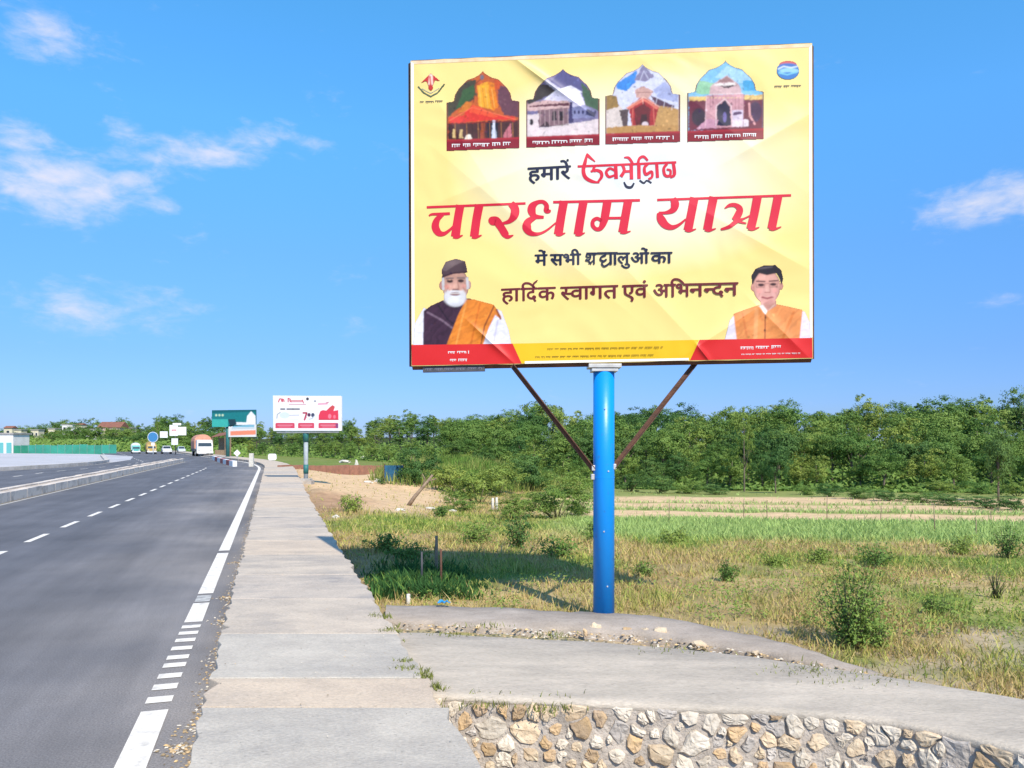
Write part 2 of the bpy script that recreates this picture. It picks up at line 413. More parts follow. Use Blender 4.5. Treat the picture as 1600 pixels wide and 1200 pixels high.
def asphalt_mat():
    m = bpy.data.materials.new('asphalt'); m.use_nodes = True; nt = m.node_tree; L = nt.links.new; b = nt.nodes['Principled BSDF']
    b.inputs['Roughness'].default_value = .82; b.inputs['Specular IOR Level'].default_value = .35
    tc = N(nt, 'ShaderNodeTexCoord'); mp = N(nt, 'ShaderNodeMapping'); mp.inputs['Rotation'].default_value = (0, 0, -HA); L(tc.outputs['Object'], mp.inputs[0])
    mp2 = N(nt, 'ShaderNodeMapping'); mp2.inputs['Scale'].default_value = (1.0, .07, 1); L(mp.outputs[0], mp2.inputs[0])
    def noise(sc, det, src, lo, hi, a, bb):
        n = N(nt, 'ShaderNodeTexNoise'); n.inputs['Scale'].default_value = sc; n.inputs['Detail'].default_value = det; n.inputs['Roughness'].default_value = .65
        L(src, n.inputs['Vector']); mr = N(nt, 'ShaderNodeMapRange'); mr.inputs[1].default_value = lo; mr.inputs[2].default_value = hi
        mr.inputs[3].default_value = a; mr.inputs[4].default_value = bb; L(n.outputs[0], mr.inputs[0]); return mr.outputs[0], n.outputs[0]
    k1, _ = noise(1.3, 5, mp2.outputs[0], .3, .7, .74, 1.24)
    k2, _ = noise(.5, 5, mp.outputs[0], .3, .7, .82, 1.18)
    k3, raw = noise(90, 3, mp.outputs[0], .28, .72, .62, 1.42)
    mul = lambda a, c: (lambda m_: (L(a, m_.inputs[0]), L(c, m_.inputs[1]), m_.outputs[0])[2])(N(nt, 'ShaderNodeMath', operation='MULTIPLY'))
    val = mul(mul(k1, k2), k3)
    # dust blown to the verge: warmer towards the edge of the carriageway
    n4 = N(nt, 'ShaderNodeTexNoise'); n4.inputs['Scale'].default_value = .35; n4.inputs['Detail'].default_value = 6; L(mp.outputs[0], n4.inputs['Vector'])
    sx = N(nt, 'ShaderNodeSeparateXYZ'); L(mp.outputs[0], sx.inputs[0])
    t_edge = float(P0[0]*math.cos(HA)+P0[1]*math.sin(HA))
    mr = N(nt, 'ShaderNodeMapRange'); mr.inputs[1].default_value = t_edge-2.6; mr.inputs[2].default_value = t_edge+.1; L(sx.outputs[0], mr.inputs[0])
    dm = N(nt, 'ShaderNodeMapRange'); dm.inputs[1].default_value = .22; dm.inputs[2].default_value = .95; L(n4.outputs[0], dm.inputs[0]); dust = mul(mr.outputs[0], dm.outputs[0])
    mx = N(nt, 'ShaderNodeMix', data_type='RGBA'); L(dust, mx.inputs['Factor']); mx.inputs['A'].default_value = (.116, .113, .119, 1); mx.inputs['B'].default_value = (.34, .295, .25, 1)
    hs = N(nt, 'ShaderNodeHueSaturation'); L(mx.outputs['Result'], hs.inputs['Color']); L(val, hs.inputs['Value']); L(hs.outputs[0], b.inputs['Base Color'])
    bp = N(nt, 'ShaderNodeBump'); bp.inputs['Strength'].default_value = .35; bp.inputs['Distance'].default_value = .006; L(raw, bp.inputs['Height']); L(bp.outputs[0], b.inputs['Normal'])
    return m
def conc_mat(name, col, dark, stain, seed=0.0, st_lo=.54, st_hi=.72, stretch=(.8, 1.3, 1)):
    """old cast concrete: fine speckle, broad mottling and blue-grey stains"""
    m = bpy.data.materials.new(name); m.use_nodes = True; nt = m.node_tree; L = nt.links.new; b = nt.nodes['Principled BSDF']; b.inputs['Roughness'].default_value = .92; b.inputs['Specular IOR Level'].default_value = .2
    tc = N(nt, 'ShaderNodeTexCoord'); mp = N(nt, 'ShaderNodeMapping'); L(tc.outputs['Object'], mp.inputs[0]); mp.inputs['Scale'].default_value = stretch; mp.inputs['Location'].default_value = (seed, seed*.7, 0)
    def nz(sc, det, lo, hi, ro=.65):
        n = N(nt, 'ShaderNodeTexNoise'); n.inputs['Scale'].default_value = sc; n.inputs['Detail'].default_value = det; n.inputs['Roughness'].default_value = ro; L(mp.outputs[0], n.inputs['Vector'])
        q = N(nt, 'ShaderNodeMapRange'); q.inputs[1].default_value = lo; q.inputs[2].default_value = hi; L(n.outputs[0], q.inputs[0]); return q.outputs[0], n.outputs[0]
    def mixc(f, a, c):
        x = N(nt, 'ShaderNodeMix', data_type='RGBA'); L(f, x.inputs['Factor'])
        for k_, v in (('A', a), ('B', c)):
            if isinstance(v, tuple): x.inputs[k_].default_value = (*v, 1)
            else: L(v, x.inputs[k_])
        return x.outputs['Result']
    f1, _ = nz(2.6, 8, .36, .64); f2, _ = nz(1.1, 7, st_lo, st_hi, .7); f3, raw = nz(70, 3, .30, .70); f4, _ = nz(38, 2, .66, .74)
    c = mixc(f1, col, dark)
    mm = N(nt, 'ShaderNodeMath', operation='MULTIPLY'); L(f2, mm.inputs[0]); mm.inputs[1].default_value = .75; c = mixc(mm.outputs[0], c, stain)
    q = N(nt, 'ShaderNodeMapRange'); q.inputs[3].default_value = .84; q.inputs[4].default_value = 1.14; L(f3, q.inputs[0]); hs = N(nt, 'ShaderNodeHueSaturation'); L(c, hs.inputs['Color']); L(q.outputs[0], hs.inputs['Value'])
    m5 = N(nt, 'ShaderNodeMath', operation='MULTIPLY'); L(f4, m5.inputs[0]); m5.inputs[1].default_value = .55; c = mixc(m5.outputs[0], hs.outputs[0], tuple(x*.45 for x in stain))
    L(c, b.inputs['Base Color']); bp = N(nt, 'ShaderNodeBump'); bp.inputs['Strength'].default_value = .5; bp.inputs['Distance'].default_value = .012; L(raw, bp.inputs['Height']); L(bp.outputs[0], b.inputs['Normal']); return m
M_asph = asphalt_mat()
M_paint = mat('road_paint', (.76, .70, .61), .7, (.40, .37, .33), scale=11, lo=.50, hi=.80, bump=.15, bscale=120)
M_paint_w = mat('worn_road_paint', (.50, .48, .44), .75, (.20, .19, .18), scale=10, lo=.4, hi=.7)
M_conc = mat('concrete', (.47, .43, .38), .9, (.33, .29, .25), scale=3.5, bump=.35, bscale=60)
M_kerb = mat('kerb_concrete', (.66, .57, .48), .9, (.22, .18, .15), scale=2.2, lo=.50, hi=.78, bump=.3, bscale=50)

road = tag(strip_mesh('road', lambda q: -6.0+dev(q)*1.0-(.43 if q > 63.5 else 0), .34, -14, 132, 0.0, M_asph), 'near carriageway of grey asphalt with dashed centre line', kind='structure')
far_road = tag(strip_mesh('road', far_edge, lambda q: -6.86+dev(q)+(.43 if q > 63.5 else 0), -14, 132, 0.0, M_asph), 'far carriageway of asphalt beyond the median', kind='structure')
def sof(y, t=0.0): return (y-P0[1]-N1[1]*t)/D1[1]
# edge line: solid runs, then the broken bars
for (a, b) in ((-14, sof(4.56)), (sof(6.80), sof(7.60)), (sof(8.07), sof(11.0)), (sof(11.25), 130)):
    strip_mesh('edge_line', -.075, .075, a, b, .004, M_paint, road, step=1.0)
strip_mesh('edge_line', -.07, .07, sof(7.66), sof(7.98), .004, M_paint_w, road)
for y0 in (4.70, 4.95, 5.19, 5.44, 5.64, 5.89, 6.13, 6.36, 6.58):
    sa = sof(y0); strip_mesh('edge_bar', -.075, .075, sa, sa+.11+.01*(y0 < 5), .004, M_paint, road)
k = sof(10.1, -3.05)
while k < 46:
    strip_mesh('lane_dash', -3.10, -3.0, k, k+1.15, .004, M_paint, road); k += 2.2
k = 2.0
while k < 126:
    strip_mesh('lane_dash', lambda q: (far_edge(q)-6.86+dev(q))/2-.05, lambda q: (far_edge(q)-6.86+dev(q))/2+.05, k, k+1.3, .004, M_paint, far_road); k += 3.4
strip_mesh('edge_line', lambda q: far_edge(q)+.15, lambda q: far_edge(q)+.28, -10, 130, .004, M_paint_w, far_road)
strip_mesh('edge_line', lambda q: -5.90+dev(q), lambda q: -5.79+dev(q), -10, 62, .004, M_paint_w, road)

# median: kerb stones on both sides with an earth filling
med = tag(link('median', bpy.data.meshes.new('median')), None, kind='structure')
mbm = MB()
def strip_solid(mb, t0, t1, s0, s1, z0, z1, step=2.0, mi=0, straight=False):
    n = max(1, int(math.ceil((s1-s0)/step))); v = []
    for i in range(n+1):
        s = s0+(s1-s0)*i/n
        for (t, z) in ((t0, z0), (t1, z0), (t1, z1), (t0, z1)):
            x, y = road_p(s, (t(s) if callable(t) else t)+(dev(s) if straight else 0)); v.append((x, y, z))
    f = [(3, 2, 1, 0), tuple(4*n+i for i in range(4))]
    for i in range(n):
        a = 4*i
        for j in range(4): f.append((a+j, a+(j+1) % 4, a+4+(j+1) % 4, a+4+j))
    mb.add(v, f, mi)
strip_solid(mbm, -6.62, -6.24, -12, 63, -.02, .20, straight=True)
med.data = mbm.mesh('median', mat('median_fill', (.58, .49, .40), .95, (.42, .35, .27), scale=2.0, bump=.4)); med.name = 'median'
for t0 in (-6.235, -6.85):
    s = 6.0 if t0 > -6.5 else 14.0
    while s < 62.5:
        ln = 1.5; mb = MB(); dz = rnd.uniform(-.012, .012)
        strip_solid(mb, t0, t0+.23, s, s+ln-.03, -.02, .25+dz, step=.8, straight=True)
        mb.build('kerb_stone', M_kerb, med); s += ln
# gritty litter along the foot of the median
strip_mesh('gutter_dirt', lambda q: -6.0+dev(q), lambda q: -5.93+dev(q), 4, 62, .003, mat('gutter_soil', (.26, .21, .15), .95, (.14, .12, .09), scale=4), road)

# pavement: cast bays
def bay(s0, s1, z, m, parent, t0=.30, t1=1.56, notch=None):
    """one cast bay with a crumbled edge"""
    nl = max(3, int((s1-s0)/.10)) if s0 < 12 else 4
    pts = []
    for i in range(nl+1):
        s = s0+.009+(s1-s0-.018)*i/nl
        j = (rnd.uniform(-.015, .022) if 0 < i < nl else rnd.uniform(-.008, .008))
        if s0 < 12 and rnd.random() < .10: j += rnd.uniform(.02, .06)
        pts.append(road_p(s-.313*(t0+j-.9), t0+j))
    nr = max(3, int((s1-s0)/.16)) if s0 < 12 else 4
    for i in range(nr+1):
        s = s1-.009-(s1-s0-.018)*i/nr
        te = t1+.012*(s0 > 12)*min(s0-12, 25)+rnd.uniform(-.03, .03); pts.append(road_p(s-.313*(te-.9), te))
    mb = MB(); n = len(pts)
    c = [sum(p[0] for p in pts)/n, sum(p[1] for p in pts)/n]
    ins = [(p[0]+(c[0]-p[0])*.006, p[1]+(c[1]-p[1])*.006) for p in pts]
    tl = rnd.uniform(-.003, .003)
    zz = lambda i: z+(tl if i < n/2 else -tl)
    v = [(p[0], p[1], -.12) for p in pts]+[(p[0], p[1], zz(i)-.006) for i, p in enumerate(pts)]+[(p[0], p[1], zz(i)) for i, p in enumerate(ins)]
    f = [tuple(range(2*n, 3*n))]
    for i in range(n):
        j = (i+1) % n; f += [(i, n+i, n+j, j), (n+i, 2*n+i, 2*n+j, n+j)]
    mb.add(v, f)
    me = mb.mesh('slab', m); bm = bmesh.new(); bm.from_mesh(me); bmesh.ops.recalc_face_normals(bm, faces=bm.faces); bm.to_mesh(me); bm.free()
    return link('slab', me, parent)
pst = (.75, 1.5, 1)
M_bay = [conc_mat('pavement_grey', (.53, .475, .395), (.43, .385, .325), (.31, .285, .255), 1.0, .48, .70),
         conc_mat('pavement_pink', (.59, .475, .355), (.48, .39, .30), (.36, .31, .26), 5.0),
         conc_mat('pavement_buff', (.57, .475, .37), (.45, .38, .305), (.31, .28, .25), 9.0, .48, .68),
         conc_mat('pavement_dark', (.55, .46, .365), (.43, .365, .30), (.26, .245, .235), 14.0, .50, .66)]
pave = tag(link('pavement', bpy.data.meshes.new('pavement')), None, kind='structure')
mb = MB(); strip_solid(mb, .36, 1.50, -8, 131, -.13, .02); pave.data = mb.mesh('pavement', M_conc)
cuts = [-8, -6, -4.2, -2.6, -1.2, .17, .72, 1.86, 3.2, 4.55, 6.1, 7.6, 9.3]
while cuts[-1] < 70: cuts.append(cuts[-1]+rnd.uniform(1.3, 2.3))
kinds = [0, 0, 0, 0, 0, 1, 0, 2, 3, 2, 1, 2, 3]
for i in range(len(cuts)-1):
    k_ = kinds[i] if i < len(kinds) else rnd.choice([1, 2, 2, 1, 3])
    bay(cuts[i], cuts[i+1], .15, M_bay[k_], pave)
mb = MB(); strip_solid(mb, .30, 1.9, 70.5, 131, -.1, .15); mb.build('slab', M_bay[2], pave)

# ------------------------------------------------------------------ drain wall of rubble stone with a concrete coping
wall_root = empty('stone_wall', (1.2, 4.5, 0), 'low rubble stone wall of the drain under a smooth concrete coping', 'wall')
WR = Vector((1.2, 4.5, 0))
def rel(v, o): return [(p[0]-o[0], p[1]-o[1], p[2]-o[2]) for p in v]
def resample(poly, st):
    out = [poly[0]]
    for a, b in zip(poly[:-1], poly[1:]):
        n = max(1, int(math.hypot(b[0]-a[0], b[1]-a[1])/st)); out += [(a[0]+(b[0]-a[0])*(i+1)/n, a[1]+(b[1]-a[1])*(i+1)/n) for i in range(n)]
    return out
def smooth_poly(p, it=3):
    for _ in range(it):
        p = [p[0]]+[((p[i-1][0]+2*p[i][0]+p[i+1][0])/4, (p[i-1][1]+2*p[i][1]+p[i+1][1])/4) for i in range(1, len(p)-1)]+[p[-1]]
    return p
Wf = smooth_poly(resample(WALL, .1), 6); Wr = smooth_poly(resample(REAR, .1), 6)
# arc length along the wall
wl = [0.0]
for a, b in zip(Wf[:-1], Wf[1:]): wl.append(wl[-1]+math.hypot(b[0]-a[0], b[1]-a[1]))
def wall_pt(u, z, out=0.0):
    i = min(max(int(np.searchsorted(wl, u))-1, 0), len(Wf)-2); k_ = (u-wl[i])/(wl[i+1]-wl[i])
    a, b = Wf[i], Wf[i+1]; dx, dy = b[0]-a[0], b[1]-a[1]; l = math.hypot(dx, dy)
    nx, ny = dy/l, -dx/l
    ba = .05+.10*(-z)                    # the face leans back a little towards the top
    return (a[0]+dx*k_+nx*(out+ba-.04), a[1]+dy*k_+ny*(out+ba-.04), z)
M_mortar = mat('mortar', (.50, .43, .36), .95, (.31, .265, .22), scale=7, bump=.8, bscale=45)
mb = MB(); UM = 5.4; nu, nz = 54, 8
for i in range(nu+1):
    for j in range(nz+1): mb.v.append(wall_pt(UM*i/nu, .03-1.2*j/nz, rnd.uniform(-.008, .008)))
mb.f = [(i*(nz+1)+j, i*(nz+1)+j+1, (i+1)*(nz+1)+j+1, (i+1)*(nz+1)+j) for i in range(nu) for j in range(nz)]; mb.m = [0]*len(mb.f)
mb.v = rel(mb.v, WR); mb.build('wall_core', M_mortar, wall_root, smooth=True)
# coping: a slab with a rounded, slightly ragged front
def sample_line(P, n):
    d = [0.0]
    for a, b in zip(P[:-1], P[1:]): d.append(d[-1]+math.hypot(b[0]-a[0], b[1]-a[1]))
    q = np.linspace(0, d[-1], n); return np.stack([np.interp(q, d, [p[0] for p in P]), np.interp(q, d, [p[1] for p in P])], 1)
nC = 90; fl = sample_line(Wf, nC); rl = sample_line(Wr, nC)
mb = MB(); prof = [(.0, .0), (-.012, .02), (-.012, .038), (-.004, .053), (.03, .060), (.12, .062), (.4, .064), (.7, .064), (.96, .062), (1.0, .045), (1.0, -.1)]
for i in range(nC):
    e = .02*(fnoise(i*.31, 3.0, 1.0, 2)-.5); e2 = .10*(fnoise(i*.22, 9.0, 1.0, 5)-.5)
    for (k_, z) in prof:
        p = fl[i]*(1-k_)+rl[i]*k_
        if k_ > .9: p = p+np.array([0, e2])
        mb.v.append((p[0]-WR.x, p[1]-WR.y+(e if k_ < .1 else 0), z+(e*.6 if k_ < .1 else 0)+.012*(fnoise(i*.12, k_*4, 1.0, 7)-.5)))
npf = len(prof)
mb.f = [(i*npf+j, i*npf+j+1, (i+1)*npf+j+1, (i+1)*npf+j) for i in range(nC-1) for j in range(npf-1)]; mb.m = [0]*len(mb.f)
mb.f += [tuple(range(npf))]; mb.m += [0]
M_cope = conc_mat('coping_concrete', (.53, .455, .365), (.42, .365, .295), (.29, .255, .215), 3.0, .46, .68, (.45, 1.5, 1))
mb.build('coping', M_cope, wall_root, smooth=True)
# side wall of the drain below the pavement, and the earth behind it
mb = MB(); strip_solid(mb, 1.30, 1.50, -8, 1.2, -1.3, -.125, step=.4); tag(mb.build('culvert_wall', M_mortar), kind='structure')
# the stones: uneven cells packed over the face, each a proud lump
M_st = [mat('stone_white', (.68, .60, .49), .85, (.52, .44, .34), scale=14, bump=.8, bscale=28, objrand=.16),
        mat('stone_ochre', (.52, .35, .18), .85, (.40, .29, .19), scale=9, bump=.8, bscale=28, objrand=.22),
        mat('stone_cream', (.62, .50, .35), .85, (.48, .35, .22), scale=10, bump=.8, bscale=28, objrand=.18),
        mat('stone_grey', (.46, .41, .36), .9, (.34, .30, .26), scale=12, bump=.8, bscale=28, objrand=.2)]
def clip_poly(poly, nx, ny, d):
    out = []
    for i in range(len(poly)):
        a, b = poly[i], poly[(i+1) % len(poly)]; da, db = a[0]*nx+a[1]*ny-d, b[0]*nx+b[1]*ny-d
        if da <= 0: out.append(a)
        if da*db < 0:
            k_ = da/(da-db); out.append((a[0]+(b[0]-a[0])*k_, a[1]+(b[1]-a[1])*k_))
    return out
cells = []
for _ in range(6000):
    u = rnd.uniform(.05, 4.9); w = rnd.uniform(-.46, .018)
    if all(((u-a)/1.22)**2+(w-b)**2 > r_*r_ for a, b, r_ in cells): cells.append((u, w, rnd.choice([.042, .055, .068, .082, .098])))
    if len(cells) > 292: break
for (u, w, r_) in cells:
    poly = [(u+.13*math.cos(2*PI*k_/14), w+.105*math.sin(2*PI*k_/14)) for k_ in range(14)]
    for (a, b, _r) in cells:
        if (a, b) == (u, w): continue
        dx, dy = a-u, b-w; dd = math.hypot(dx, dy)
        if dd < .36:
            poly = clip_poly(poly, dx/dd, dy/dd, (u*dx+w*dy)/dd+dd*.5*r_*2/(r_+_r))
            if len(poly) < 3: break
    poly = clip_poly(poly, 0, 1, .034)
    if len(poly) < 4: continue
    sh = rnd.choice([.58, .72, .84, .92, 1.0]); kd = rnd.choices([0, 1, 2, 3], [.33, .20, .33, .14])[0]
    cx, cy = sum(p[0] for p in poly)/len(poly), sum(p[1] for p in poly)/len(poly)
    fine = []
    for i in range(len(poly)):
        a, b = poly[i], poly[(i+1) % len(poly)]
        fine.append(a)
        if math.hypot(b[0]-a[0], b[1]-a[1]) > .05: fine.append(((a[0]+b[0])/2+rnd.uniform(-.018, .018), (a[1]+b[1])/2+rnd.uniform(-.018, .018)))
    cor = []
    for i in range(len(fine)):                       # rub the corners off
        a, b = fine[i], fine[(i+1) % len(fine)]; cor += [(a[0]*.72+b[0]*.28, a[1]*.72+b[1]*.28), (a[0]*.28+b[0]*.72, a[1]*.28+b[1]*.72)]
    fine = cor if len(cor) <= 18 else cor[::2]
    poly = [(cx+(p[0]-cx)*sh*rnd.uniform(.84, 1.08), cy+(p[1]-cy)*sh*rnd.uniform(.84, 1.08)) for p in fine]
    pr = rnd.uniform(.008, .026)*(.5 if kd == 3 else 1); n = len(poly); mb = MB(); tx, ty = rnd.uniform(-.14, .14), rnd.uniform(-.14, .14)
    for (sc, o) in ((1.03, -.02), (1.0, pr*.45), (.86, pr*.92), (.45, pr*1.05)):
        for p in poly:
            qx, qy = (p[0]-cx)*sc, (p[1]-cy)*sc
            mb.v.append(wall_pt(cx+qx, cy+qy, o+(tx*qx+ty*qy if o > 0 else 0)+(rnd.uniform(-.005, .005) if sc < 1 else 0)))
    mb.v.append(wall_pt(cx, cy, pr*1.06+rnd.uniform(-.004, .006)))
    for r2 in range(3):
        for i in range(n): mb.f.append((r2*n+i, r2*n+(i+1) % n, (r2+1)*n+(i+1) % n, (r2+1)*n+i))
    for i in range(n): mb.f.append((3*n+i, 3*n+(i+1) % n, 4*n))
    mb.m = [0]*len(mb.f); mb.v = rel(mb.v, WR); mb.build('stone', M_st[kd], wall_root)

# rough concrete lip between the coping and the field, where the board's post stands
lipF = sample_line(smooth_poly([(-1.12, 6.78), (-.3, 6.60), (.45, 6.50), (1.0, 6.36), (1.6, 6.02), (2.12, 5.52), (2.5, 5.22)], 1), 50)
lipR = sample_line(smooth_poly([(-1.22, 7.44), (-.4, 7.36), (.3, 7.26), (1.15, 7.12), (1.6, 6.75), (2.1, 6.08), (2.62, 5.42)], 1), 50)
mb = MB(); prof = [(0, -.1), (0, .0), (.05, .03), (.3, .04), (.7, .04), (.95, .03), (1, .0), (1, -.1)]
for i in range(50):
    e = .26*(fnoise(i*.5, 1.0, 1.0, 2)-.5); e2 = .16*(fnoise(i*.4, 5.0, 1.0, 3)-.5); sink = .07*max(0, (i-38)/11)**2+.02*(fnoise(i*.6, 7.0, 1.0, 9)-.3)
    for (k_, z) in prof:
        p = lipF[i]*(1-k_)+lipR[i]*k_; mb.v.append((p[0], p[1]+(e if k_ < .1 else e2 if k_ > .9 else 0), z+.03*(fnoise(i*.35, k_*4, 1.0, 4)-.5)-sink))
mb.f = [(i*8+j, i*8+j+1, (i+1)*8+j+1, (i+1)*8+j) for i in range(49) for j in range(7)]; mb.m = [0]*len(mb.f)
M_lip = conc_mat('lip_concrete', (.46, .385, .315), (.35, .29, .235), (.24, .20, .16), 7.0, .42, .62)
tag(mb.build('concrete_lip', M_lip, smooth=True), 'narrow weathered concrete lip at the foot of the blue billboard post', 'kerb')

# loose stones between lip and coping
def rock_mesh(name, r, seed, m):
    bm = bmesh.new(); bmesh.ops.create_icosphere(bm, subdivisions=2, radius=1.0)
    for v in bm.verts:
        k_ = 1+.55*(mnoise.noise(v.co*1.1+Vector((seed*3.1, 0, 0))))+.2*mnoise.noise(v.co*3+Vector((seed, 2, 1)))
        v.co = Vector((v.co.x*k_*r[0], v.co.y*k_*r[1], v.co.z*k_*r[2]))
    me = bpy.data.meshes.new(name); bm.to_mesh(me); bm.free(); me.materials.append(m); return me
loose = [(929, 979, 17, 9, 0, 'white rounded stone lying just below the foot of the blue post'),
         (981, 982, 15, 6, 1, 'flat buff stone right of the white rounded one at the lip'),
         (1004, 984, 18, 6, 2, 'tawny slab-like stone in the middle of the loose stones at the lip'),
         (1030, 986, 22, 9, 0, 'largest pale stone right of the blue post beside the coping'),
         (1093, 1003, 18, 5, 2, 'flat cream stone at the rear edge of the grey coping'),
         (915, 985, 7, 6, 1, 'small ochre pebble left of the white rounded stone'),
         (1180, 1016, 10, 5, 0, 'small white stone where the coping bends to the right'),
         (866, 988, 9, 4, 3, 'small grey stone on the dirt below the lip'),
         (748, 975, 8, 4, 0, 'small white stone left of the post on the dirt strip')]
for i, (px, py, w_, h_, kd, lb) in enumerate(loose):
    p = at(px, py, .03); s_ = p.y/F
    o = link('stone', rock_mesh('stone', (w_*s_*.62, w_*s_*.5, h_*s_*1.0), i+1, M_st[2 if kd == 0 else kd]), None, (p.x, p.y, max(gz(p.x, p.y), .0)+h_*s_*.35)); tag(o, lb, 'stone', 'loose stones by the concrete lip')
    o.rotation_euler = (rnd.uniform(-.3, .3), rnd.uniform(-.3, .3), rnd.uniform(0, 3))
# scattered grit, dry leaves and crumbs: along the gutter and on the dirt strip
def litter():
    v = []; f = []; cols = []
    pal = [np.array(c) for c in ((.62, .42, .20), (.55, .38, .2), (.5, .45, .38), (.35, .26, .15), (.66, .58, .46), (.22, .17, .12))]
    def chip(x, y, z, r_):
        c = pal[rng.integers(len(pal))]*rng.uniform(.7, 1.2); b = len(v); a0 = rng.uniform(0, 6.28)
        for k_ in range(4):
            a = a0+k_*PI/2; v.append((x+math.cos(a)*r_*rng.uniform(.6, 1.2), y+math.sin(a)*r_*rng.uniform(.6, 1.2), z+rng.uniform(.0, .3)*r_)); cols.append(c)
        v.append((x, y, z+r_*rng.uniform(.3, .8))); cols.append(c*1.05)
        for k_ in range(4): f.append((b+k_, b+(k_+1) % 4, b+4))
    for _ in range(1500):
        s_ = -1.2+24*rng.random()**1.8; t_ = .29-abs(rng.normal(0, .045))
        x, y = road_p(s_, t_); chip(x, y, .001, rng.uniform(.004, .014))
    for (px, py, sp, n_) in ((280, 1172, .05, 90), (300, 1140, .05, 40), (355, 935, .06, 50), (345, 972, .06, 40), (365, 880, .06, 40)):
        p = at(px, py)
        for _ in range(n_): chip(p.x+rng.normal(0, sp), p.y+rng.normal(0, sp), .002, rng.uniform(.006, .018))
    for _ in range(900):
        i = rng.integers(50); k_ = rng.uniform(-.1, 1.1); a = rl[min(int(i*nC/50*.5), nC-1)]; b = lipF[i]
        x = b[0]+rng.normal(0, .04); y = b[1]-abs(rng.normal(0, .28)); chip(x, y, max(gz(x, y), .0)+.004, rng.uniform(.005, .02))
    for _ in range(150):
        s_ = rng.uniform(-1, 14); x, y = road_p(s_, rng.uniform(.35, 1.5)); chip(x, y, .158, rng.uniform(.003, .008))
    me = np_mesh('litter', np.array(v), np.array(f), attr_mat('litter', rough=.9), np.clip(np.array(cols), 0, 1))
    tag(link('litter', me), kind='stuff')
litter()

# ------------------------------------------------------------------ prints: painted in photograph pixels, laid on a board's own plane
class Plane:
    """a board's upright face: maps photograph pixels to the plane through (X0, Y0) whose direction is dy/dx = k"""
    def __init__(s, X0, Y0, k, org):
        s.c = Y0-k*X0; s.k = k; s.o = Vector(org); n = math.hypot(1, k); s.n = Vector((k/n, -1/n, 0))
    def w(s, px, py, off=0.0):
        a = (px-800)/F; Y = s.c/(1-s.k*a); p = Vector((a*Y, Y, CAM_H+(HZ-py)/F*Y)); return p+s.n*off-s.o

M_print = {}
def crease_group():
    """soft creases and sag of a stretched vinyl sheet, in the sheet's own coordinates"""
    g = bpy.data.node_groups.new('creases', 'ShaderNodeTree')
    g.interface.new_socket('Normal', in_out='OUTPUT', socket_type='NodeSocketVector')
    L = g.links.new; tc = N(g, 'ShaderNodeTexCoord'); sx = N(g, 'ShaderNodeSeparateXYZ'); L(tc.outputs['Object'], sx.inputs[0])
    def M(op, a, b=None):
        m = N(g, 'ShaderNodeMath', operation=op)
        for i, v in enumerate((a, b)):
            if v is None: continue
            if isinstance(v, (int, float)): m.inputs[i].default_value = v
            else: L(v, m.inputs[i])
        return m.outputs[0]
    tot = None
    for (x, z, ang, w, ln, am) in CREASES:
        ca, sa = math.cos(R(ang)), math.sin(R(ang))
        dx = M('SUBTRACT', sx.outputs[0], x); dz = M('SUBTRACT', sx.outputs[2], z)
        u = M('ADD', M('MULTIPLY', dx, ca), M('MULTIPLY', dz, sa)); v = M('SUBTRACT', M('MULTIPLY', dz, ca), M('MULTIPLY', dx, sa))
        e = M('ADD', M('POWER', M('ABSOLUTE', M('DIVIDE', v, w)), 1.3), M('POWER', M('ABSOLUTE', M('DIVIDE', u, ln)), 2.5))
        q = M('MULTIPLY', M('EXPONENT', M('MULTIPLY', e, -1.0)), am)
        tot = q if tot is None else M('ADD', tot, q)
    n = N(g, 'ShaderNodeTexNoise'); n.inputs['Scale'].default_value = 1.1; n.inputs['Detail'].default_value = 2; n.inputs['Distortion'].default_value = .6
    L(tc.outputs['Object'], n.inputs['Vector'])
    tot = M('ADD', tot, M('MULTIPLY', n.outputs[0], .045))
    bp = N(g, 'ShaderNodeBump'); bp.inputs['Strength'].default_value = 1.0; bp.inputs['Distance'].default_value = 1.0; L(tot, bp.inputs['Height'])
    go = N(g, 'NodeGroupOutput'); L(bp.outputs[0], go.inputs[0]); return g
BO = Vector((.849, 7.1, 0.0))                                # foot of the blue post
BP = Plane(.85, 7.02, -.0594, BO)
def cr(px0, py0, px1, py1, w, am):
    a, b = BP.w(px0, py0), BP.w(px1, py1); d = b-a
    return ((a.x+b.x)/2, (a.z+b.z)/2, math.degrees(math.atan2(d.z, d.x)), w, d.length/2, am)
CREASES = [cr(806, 92, 905, 165, .035, .030), cr(700, 250, 960, 470, .10, .016), cr(1085, 545, 1200, 470, .05, .016), cr(960, 400, 1095, 545, .09, .014),
           cr(1140, 250, 1262, 180, .08, .016), cr(660, 120, 790, 330, .12, .012), cr(1100, 330, 1262, 420, .08, .014), cr(735, 505, 800, 565, .03, .02),
           cr(1090, 540, 1110, 566, .02, .02), cr(1180, 475, 1265, 560, .05, .016), cr(900, 230, 760, 560, .10, .010), cr(1000, 90, 1260, 300, .14, .012),
           cr(650, 330, 850, 250, .09, .010)]
G_crease = crease_group()
def vinyl(name, col=None, attr=False, rough=.45):
    m = attr_mat(name, rough=rough, spec=.25) if attr else mat(name, col, rough, spec=.25)
    nt = m.node_tree; g = N(nt, 'ShaderNodeGroup'); g.node_tree = G_crease
    nt.links.new(g.outputs[0], nt.nodes['Principled BSDF'].inputs['Normal']); return m
M_vattr = vinyl('printed_vinyl', attr=True)
